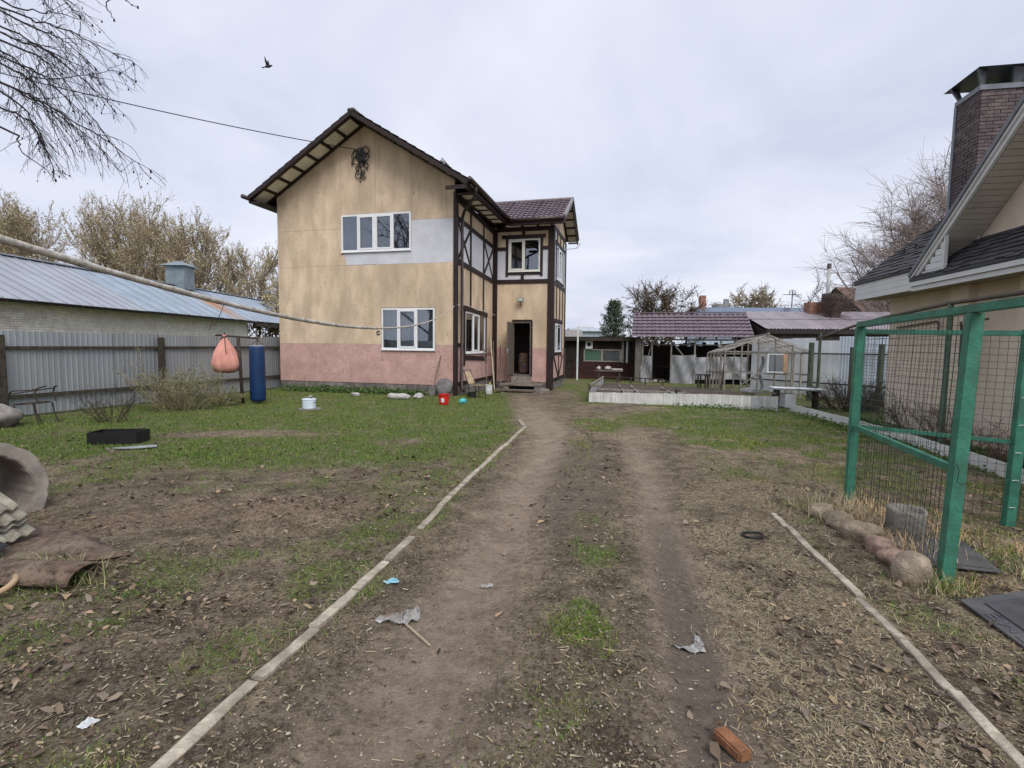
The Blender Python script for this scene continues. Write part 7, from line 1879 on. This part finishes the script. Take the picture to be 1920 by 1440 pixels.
BUD = [(.46, .385, .235), (.38, .31, .19), (.54, .46, .28), (.28, .22, .145), (.42, .37, .20)]
def buddy(i, name, label, base, h, seed, lim=11, kids=13, spread=.56, ln=11000):
    return make_tree(name, label, base, h, seed, barkm, twigo, spread=spread, limbs=lim, kids=kids, twigs=10, trunk=.06, r0=.15, up=.20, leafn=ln, leafsize=.125, leafcols=BUD, group='budding trees behind the barn', tw=.014, stems=2, twig_len=.15)
row = [(-40.8, 40, 12.2, 'budding tree behind the barn, at the very left edge'), (-36.5, 39, 10.6, 'second budding tree from the left behind the barn'), (-31.6, 41, 11.8, 'tallest budding tree behind the barn, third from the left'), (-27.6, 40, 10.6, 'budding tree behind the barn, fourth from the left'), (-24.3, 41, 10.0, 'budding tree to the left of the barn ventilator'), (-20.6, 42, 8.9, 'budding tree rising right behind the barn ventilator'), (-29.4, 44, 10.8, 'budding tree in the second line, between the third and fourth behind the barn'), (-39, 44, 11.2, 'budding tree in the second line near the left edge')]
for i, (x, y, h, lb) in enumerate(row):
    buddy(i, 'budding_tree', lb, (x, y, -.2), h, 30 + i)
make_tree('bare_tree', 'thin bare tree between the barn and the timbered house', (-20.2, 47, -.2), 9.8, 51, barkm, twigm, spread=.42, limbs=9, kids=8, twigs=5, trunk=.18, r0=.14, up=.12, leafn=900, leafsize=.16, leafcols=BUD, tw=.013)
make_tree('bare_tree', 'bare tree touching the left wall line of the timbered house', (-18.4, 45, -.2), 8.6, 52, barkm, twigm, spread=.45, limbs=9, kids=9, twigs=6, trunk=.12, r0=.13, up=.10, leafn=1800, leafsize=.15, leafcols=[(.42, .40, .34), *BUD], tw=.012)
make_tree('low_bush', 'low tangled bush below the barn roof end', (-17.2, 39, -.2), 5.0, 53, barkm, twigo, spread=.6, limbs=10, kids=9, twigs=6, trunk=.05, r0=.1, up=.06, leafn=2500, leafsize=.2, leafcols=BUD, tw=.014, stems=2, cat='bush')
# right background
RND = [(.20, .15, .085), (.15, .115, .075), (.25, .185, .09)]
make_tree('round_tree', 'rounded tangled brown tree behind the pavilion roof', (10.9, 38.5, -.2), 6.0, 61, barkm, twigm, spread=.66, limbs=11, kids=13, twigs=9, stems=3, trunk=.08, r0=.16, up=.03, leafn=9000, leafsize=.10, leafcols=RND, tw=.013, twig_len=.17)
make_tree('distant_tree', 'small round distant tree above the blue roof', (29.0, 62, -.2), 8.8, 62, barkm, twigo, spread=.42, limbs=12, kids=10, twigs=8, stems=3, trunk=.15, r0=.2, up=.05, leafn=9000, leafsize=.16, leafcols=[(.20, .165, .10), (.15, .12, .08), (.24, .2, .13)], tw=.022)
make_tree('distant_tree', 'faint bare distant tree right of the round one', (34, 62, -.2), 7.0, 63, barkm, twigm, spread=.5, limbs=9, kids=8, twigs=5, trunk=.15, r0=.15, up=.03, tw=.018)
birchb = M('birch_bark', (.42, .39, .37), .85, scale=7, var=.3, dirt=(.07, .06, .06), dirt_scale=5, dirt_amt=.8, stretch=(1, 1, 2.5)); birtw = M('birch_twigs', (.30, .245, .22), .9)
make_tree('birch_tree', 'large pale-stemmed weeping birch behind the neighbouring roof', (23.4, 31, -.2), 9.9, 71, birchb, birtw, spread=.60, limbs=16, kids=17, twigs=17, trunk=.14, r0=.22, up=.07, droop=.16, leafn=0, tw=.0105, stems=2, twig_len=.22, wg=.07)
make_tree('birch_tree', 'second weeping birch partly hidden by the shingled roof', (27.0, 32.5, -.2), 11.6, 72, birchb, birtw, spread=.55, limbs=15, kids=15, twigs=15, trunk=.14, r0=.22, up=.07, droop=.16, leafn=0, tw=.0105, twig_len=.22, wg=.07)
make_tree('birch_tree', 'tall slender birch showing only beside the brick chimney', (30.2, 34, -.2), 16.5, 73, birchb, birtw, spread=.36, limbs=12, kids=9, twigs=7, trunk=.2, r0=.22, up=.05, droop=.2, leafn=0, tw=.010, twig_len=.22)
make_tree('thin_tree', 'thin bare tree left of the flue pipe', (19.2, 35, -.2), 6.6, 74, barkm, twigm, spread=.5, limbs=8, kids=8, twigs=5, trunk=.15, r0=.1, up=.05, tw=.010)
# tree behind the camera, seen only as a reflection in the window panes
make_tree('street_tree', 'bare roadside tree mirrored in the upper windows', (-16.4, .6, 0), 13.5, 81, barkm, twigm, spread=.5, limbs=13, kids=12, twigs=8, trunk=.12, r0=.25, up=.08, tw=.02)

# pollarded trunk among the roofs
pt = thing('pollard_trunk', 'cut-off thick tree trunk with twigs rising in front of the outbuilding roof', 'tree', (16.6, 27.3, -.1))
mb = MB(); mb.tube([(16.55, 27.3, -.1), (16.6, 27.3, 2), (16.55, 27.3, 3.2), (16.6, 27.3, 3.7), (16.62, 27.3, 4.2), (16.66, 27.3, 4.45)], [.3, .32, .36, .42, .56, .58], 12); mb.build('trunk', M('dark_pollard_bark', (.065, .046, .038), .95, scale=8, var=.4, bump=1, bscale=20), pt, smooth=True)
sg = []; R9 = random.Random(5)
for k in range(70):
    a = R9.uniform(0, 6.28); p = Vector((16.6 + .35 * math.cos(a), 27.3 - abs(.35 * math.sin(a)), R9.uniform(3.0, 4.3))); d = Vector((math.cos(a) * R9.uniform(.5, 1.6), -abs(math.sin(a)) * .5, R9.uniform(-.1, .8) * (1 if p.z > 3.5 else .3))).normalized()
    grow(R9, sg, [], p, d, R9.uniform(.5, 1.9), .009, 5, .14, -.02, .5, 1)
A = np.array([[*s[0], *s[1], s[2], s[3]] for s in sg]); V, F = segs_mesh(A[:, :3], A[:, 3:6], A[:, 6], A[:, 7], 3); npmesh('twigs', V, F, twigm, pt, kind='stuff')

# spruce-like conifer
con = thing('young_pine', 'young dark green pine behind the dark shed', 'tree', (6.45, 33.5, -.15)); R9 = random.Random(8)
mb = MB(); mb.tube([(6.45, 33.5, -.15), (6.5, 33.5, 2.5), (6.48, 33.5, 4.5)], [.09, .06, .015], 7); mb.build('trunk', barkm, con)
sg = []; nd = []
for w in range(15):
    z = .9 + w * .245; rr_ = (1.75 * (1 - (z - .6) / 4.3) + .12) * R9.uniform(.65, 1.2)
    for k in range(7):
        a = k * .9 + w * 1.1 + R9.uniform(-.2, .2); p = Vector((6.47, 33.5, z)); d = Vector((math.cos(a), math.sin(a), .25)).normalized()
        pts, dd, _ = grow(R9, sg, [], p, d, rr_ * R9.uniform(.75, 1.15), .016, 5, .06, .06, .4, 1)
        for q in range(16):
            t = R9.random() ** .6; i = min(int(t * 5), 4); s0 = pts[i].lerp(pts[i + 1], R9.random()); d2 = (dd * .5 + Vector((R9.gauss(0, .5), R9.gauss(0, .5), R9.gauss(.35, .3)))).normalized(); nd.append((s0, s0 + d2 * R9.uniform(.10, .24)))
A = np.array([[*s[0], *s[1], s[2], s[3]] for s in sg]); V, F = segs_mesh(A[:, :3], A[:, 3:6], A[:, 6], A[:, 7], 3); npmesh('branches', V, F, barkm, con)
N0 = np.array([[*a, *b] for a, b in nd]); N0 = np.repeat(N0, 5, 0); t = rng.random((len(N0), 1)); P = N0[:, :3] * (1 - t) + N0[:, 3:] * t
V, F, C = leaf_quads(P, .17, [(.06, .09, .055), (.085, .12, .075), (.11, .145, .09), (.05, .075, .05)], -.6, .22); npmesh('needles', V, F, attr_mat('tree_leaves'), con, kind='stuff', cols=C)

# shrubs in the yard
def shrub(name, label, c, h, w, nstem, seed, leafn, lsize, cols, mat, cat='shrub', depth=None, r=.008, up=.04):
    R9 = random.Random(seed); sg = []; c = Vector((c[0], c[1], gzf(c[0], c[1]) - .02)); o = thing(name, label, cat, tuple(c))
    for k in range(nstem):
        a = R9.uniform(0, 6.28); off = R9.random() ** .6; p = c + Vector((w * .32 * off * math.cos(a), (depth or w) * .32 * off * math.sin(a), 0)); d = Vector((math.cos(a) * .6, math.sin(a) * .5, R9.uniform(.5, 1.2))).normalized()
        pts, dd, _ = grow(R9, sg, [], p, d, h * R9.uniform(.5, 1.1), r, 5, .13, up, .45, 1)
        for j in range(5):
            i = R9.randrange(1, 5); q = pts[i].lerp(pts[i + 1], R9.random()); d2 = (dd * .6 + Vector((R9.gauss(0, .6), R9.gauss(0, .6), R9.gauss(.2, .4)))).normalized()
            p2, d3, _ = grow(R9, sg, [], q, d2, h * R9.uniform(.15, .4), r * .55, 3, .15, up, .5, 2)
            for m_ in range(2):
                q2 = p2[R9.randrange(1, 4)]; grow(R9, sg, [], q2, (d3 + Vector((R9.gauss(0, .6), R9.gauss(0, .6), R9.gauss(.2, .4)))).normalized(), h * R9.uniform(.08, .2), r * .35, 2, .15, up, .6, 2)
    A = np.array([[*s[0], *s[1], s[2], s[3], s[4]] for s in sg]); V, F = segs_mesh(A[:, :3], A[:, 3:6], A[:, 6], A[:, 7], 3); npmesh('stems', V, F, mat, o)
    if leafn:
        cd = A[A[:, 8] >= 1]; i = rng.integers(0, len(cd), leafn); f = rng.random((leafn, 1)); V, F, C = leaf_quads(cd[i, :3] * (1 - f) + cd[i, 3:6] * f, lsize, cols); npmesh('leaves', V, F, attr_mat('tree_leaves'), o, kind='stuff', cols=C)
    return o
BUSH = [(.13, .15, .065), (.17, .19, .09), (.09, .11, .045), (.21, .22, .11)]
shrub('leafy_shrub', 'wide leafing shrub in front of the metal fence', (-8.35, 12.9), .95, 1.9, 60, 3, 4200, .04, BUSH, twigo, depth=1.0)
shrub('leafy_shrub', 'taller leafing shoots behind the wide shrub at the fence post', (-8.8, 13.3), 1.35, 1.0, 20, 4, 1100, .04, BUSH, twigo)
shrub('leafy_shrub', 'right end of the leafing hedge beside the hanging stand', (-7.75, 13.9), .50, 1.0, 30, 14, 1500, .04, BUSH, twigo, depth=.8)
shrub('bare_shrub', 'small bare shrub at the foot of the metal fence', (-8.35, 10.8), .75, .7, 22, 5, 90, .04, BUSH, twigm)
shrub('brush_pile', 'tangled pile of bare brushwood beside the white slab table', (9.35, 14.4), 1.0, 2.2, 120, 6, 0, .03, BUSH, twigm, 'brush', depth=1.5, r=.009, up=-.03)
shrub('bare_shrub', 'bare thorny shrub in the flower strip behind the mesh', (8.6, 11.2), .9, 1.4, 50, 7, 200, .035, BUSH, twigm, r=.007)
shrub('bare_shrub', 'dry reddish shrub at the taupe wall right of the front green post', (7.9, 9.0), .75, 1.5, 50, 8, 0, .03, BUSH, M('reddish_twigs', (.17, .10, .07), .9), r=.007)
shrub('bare_shrub', 'dry shrub in the flower strip at the right edge', (7.3, 7.3), .6, 1.2, 40, 9, 0, .03, BUSH, M('reddish_twigs', (.17, .10, .07), .9), r=.006)
# dry tall grass by the green posts
def tuft(label, c, w, d, n, h, cols, seed, name='grass_tuft', cat='grass'):
    x = c[0] + rng.normal(0, w, n); y = c[1] + rng.normal(0, d, n)
    V, F, C = blades(x, y, 3, h, .0042, cols, .9, .12, .02)
    org = Vector((c[0], c[1], gzf(*c))); t = thing(name, label, cat, tuple(org)); npmesh('blades', V, F, attr_mat('straw_blades', .8), t, kind='stuff', cols=C)
tuft('dry straw tuft around the foot of the far green post', (3.55, 5.25), .28, .32, 380, (.06, .24), STRAWS, 1)
tuft('dry straw tuft between the field stones and the mesh', (3.32, 4.55), .12, .35, 300, (.06, .26), STRAWS, 2)
tuft('straggly tuft at the foot of the nearest green post', (3.08, 3.62), .13, .10, 160, (.05, .20), [*STRAWS, *GREENS], 3)
tuft('green and straw tuft right of the farther rubber mat', (4.1, 3.95), .25, .35, 320, (.04, .20), [*STRAWS, *GREENS], 4)
tuft('green grass tuft under the hose loop at the left edge', (-3.35, 3.62), .22, .10, 160, (.08, .26), [*GREENS, *STRAWS], 5)
t_ = rng.random(420) ** .8; yk = 2.0 + 8.6 * t_; xk = polyx(yk, KERB_L) + rng.choice([-1, 1], 420) * (.055 + .05 * rng.random(420))
k = fnoise(xk, yk, .5, 95) > .48
V, F, C = blades(xk[k], yk[k], 5, (.02, .075), .0036, [*GREENS, *STRAWS[:2]], 1.0, .1, .02); npmesh('kerb_grass', V, F, attr_mat('grass_blades', .6), kind='stuff', label='grass growing out along both sides of the left kerb', cols=C)
yk = 1.7 + 3.5 * rng.random(200); xk = polyx(yk, KERB_R) + rng.choice([-1, 1], 200) * (.045 + .04 * rng.random(200)); k = fnoise(xk, yk, .4, 96) > .5
V, F, C = blades(xk[k], yk[k], 5, (.02, .07), .0032, [*STRAWS, GREENS[0]], 1.0, .2, .02); npmesh('kerb_straw', V, F, attr_mat('straw_blades', .8), kind='stuff', label='dry grass growing along the right kerb', cols=C)
# weeds along the plinth, the white slats and the edging
WEED = [(.075, .13, .035), (.10, .16, .045), (.055, .10, .03)]
def weeds(label, P, n, hgt, sz=.07):
    a, b = Vector(P[0]), Vector(P[1]); t = rng.random(n); x = a.x + (b.x - a.x) * t + rng.normal(0, .13, n); y = a.y + (b.y - a.y) * t + rng.normal(0, .13, n)
    k = ~bad_spot(x, y); x, y = x[k], y[k]; z = gz(x, y) + rng.random(len(x)) ** 1.5 * hgt * (.4 + fnoise(x, y, .5, 3))
    V, F, C = leaf_quads(np.stack([x, y, z], 1), sz, WEED, 0, .7); npmesh('weeds', V, F, attr_mat('tree_leaves'), kind='stuff', label=label, cols=C)
weeds('leafy weeds along the plinth of the timbered house', (HW(-6.3, -.35, 0), HW(-.9, -.4, 0)), 2600, .22)
weeds('low weeds at the foot of the white slats', ((4.8, 15.0, 0), (7.3, 13.75, 0)), 700, .12, .05)
weeds('low weeds along the white edging', ((7.35, 13.2, 0), (6.5, 7, 0)), 900, .12, .05)
weeds('ground ivy in the flower strip behind the edging', ((8.2, 12.4, 0), (7.3, 7.2, 0)), 2200, .10, .05)

x, y = scatter(9000, 6.5, 17, .6, lambda x, y: masks(x, y)[0] * sm(.48, .7, fnoise(x, y, .6, 81)))
k = ~bad_spot(x, y); x, y = x[k], y[k]
V, F, C = leaf_quads(np.stack([x, y, gz(x, y) + .03 + .03 * rng.random(len(x))], 1), .05, [(.06, .12, .03), (.09, .15, .04), (.13, .17, .05)], 0, .6); npmesh('lawn_weeds', V, F, attr_mat('tree_leaves'), kind='stuff', label='broad-leaved weeds growing in the lawn', cols=C)

# ---- overhanging alder at upper left; the trunk stands outside the picture
ald = thing('overhanging_alder', 'dark bare alder boughs hanging into the picture at upper left', 'tree', (-8.6, 5.3, 0)); R9 = random.Random(77)
darkt = M('near_black_twigs', (.030, .024, .026), .8)
mb = MB(); mb.tube([(-8.6, 5.3, -.1), (-8.5, 5.3, 2.5), (-8.35, 5.25, 5), (-8.2, 5.2, 8.5)], [.22, .18, .14, .05], 10); mb.build('trunk', M('dark_alder_bark', (.06, .05, .045), .95, scale=8, var=.3), ald)
BOUGH = [[(-4.71, 5.0, 4.72), (-4.14, 5.0, 4.54), (-3.51, 5.0, 4.25)], [(-5.0, 5.3, 4.75), (-4.45, 5.3, 4.43), (-3.93, 5.3, 3.96)], [(-4.54, 4.8, 4.33), (-4.08, 4.8, 4.09), (-3.62, 4.8, 3.49)], [(-5.21, 5.5, 4.61), (-4.9, 5.5, 4.33), (-4.55, 5.5, 3.7)], [(-4.47, 4.7, 3.94), (-4.06, 4.7, 3.72), (-3.59, 4.7, 3.35)], [(-4.85, 5.1, 4.11), (-4.11, 5.1, 3.73), (-3.46, 5.1, 3.32)], [(-4.68, 4.9, 3.64), (-4.5, 4.9, 3.43), (-4.2, 4.9, 3.17)], [(-5.27, 5.6, 5.16), (-4.79, 5.6, 5.06), (-4.34, 5.6, 4.93)], [(-4.74, 5.0, 4.23), (-4.4, 5.0, 4.11), (-3.64, 5.0, 4.17)], [(-5.15, 5.4, 4.02), (-4.84, 5.4, 3.84), (-4.65, 5.4, 3.4)], [(-5.1, 5.4, 4.73), (-4.74, 5.4, 4.61), (-4.2, 5.4, 4.36)], [(-4.95, 5.2, 4.08), (-4.61, 5.2, 3.74), (-4.61, 5.2, 3.61)],
         [(-4.6, 4.9, 4.95), (-4.2, 4.9, 4.85), (-3.9, 4.9, 4.6)], [(-4.9, 5.2, 4.4), (-4.5, 5.2, 4.2), (-4.1, 5.2, 3.8)], [(-5.0, 5.5, 4.9), (-4.6, 5.5, 4.75), (-4.25, 5.5, 4.45)], [(-3.97, 5.2, 5.2), (-3.89, 5.2, 4.87), (-3.82, 5.2, 4.75)], [(-3.9, 5.2, 5.2), (-3.71, 5.2, 4.92), (-3.59, 5.2, 4.87)]]
sg = []; cones = []
for a, m_, b in BOUGH:
    a, m_, b = Vector(a), Vector(m_), Vector(b); src = Vector((-8.35 if a.z < 5.1 else -8.2, 5.25, a.z + 1.2)); pts = []
    K = [src, src.lerp(a, .5) + Vector((0, 0, .25)), a, m_, b]
    for i in range(4):
        for k in range(7 if i > 1 else 4):
            t = k / (7 if i > 1 else 4); P0_ = K[max(i - 1, 0)]; P1_, P2_ = K[i], K[i + 1]; P3_ = K[min(i + 2, 4)]
            q = .5 * ((2 * P1_) + (P2_ - P0_) * t + (2 * P0_ - 5 * P1_ + 4 * P2_ - P3_) * t * t + (-P0_ + 3 * P1_ - 3 * P2_ + P3_) * t ** 3)
            pts.append(q + Vector((R9.gauss(0, .006), R9.gauss(0, .02), R9.gauss(0, .008))))
    pts.append(b); n = len(pts)
    for i in range(n - 1):
        r_ = .012 * (1 - i / n) ** 1.1 + .0017; sg.append((pts[i], pts[i + 1], r_, .012 * (1 - (i + 1) / n) ** 1.1 + .0017, 1))
    for i in range(6, n - 1):
        for j in range(2 if src.x < a.x - 3 and (m_ - a).length > .3 and a.z < 5.15 else 0):
            p = pts[i].lerp(pts[i + 1], R9.random()); d = ((pts[i + 1] - pts[i]).normalized() * .8 + Vector((R9.gauss(0, .4), R9.gauss(0, .5), R9.gauss(-.35, .45)))).normalized()
            q, dd, _ = grow(R9, sg, [], p, d, R9.uniform(.2, .85) * (1.15 - .75 * i / n), .0028, 8, .09, -.06, .45, 2)
            for k in range(3):
                w = R9.randrange(2, 8); e = (dd + Vector((R9.gauss(0, .6), R9.gauss(0, .6), R9.gauss(-.2, .5)))).normalized(); qq, _, _ = grow(R9, sg, [], q[w], e, R9.uniform(.03, .13), .0016, 3, .12, -.05, .6, 2)
                if R9.random() < .12: cones.append((qq[-1], R9.uniform(.35, .8)))
    cones.append((b, 1.0))
A = np.array([[*s[0], *s[1], s[2], s[3]] for s in sg]); V, F = segs_mesh(A[:, :3], A[:, 3:6], A[:, 6], A[:, 7], 4); npmesh('boughs', V, F, darkt, ald)
mb = MB()
for p, k in cones: mb.lathe(p + Vector((0, 0, -.028 * k)), [(.002, 0), (.008 * k, .006 * k), (.010 * k, .016 * k), (.006 * k, .028 * k)], 6)
mb.build('cones', darkt, ald, kind='stuff')
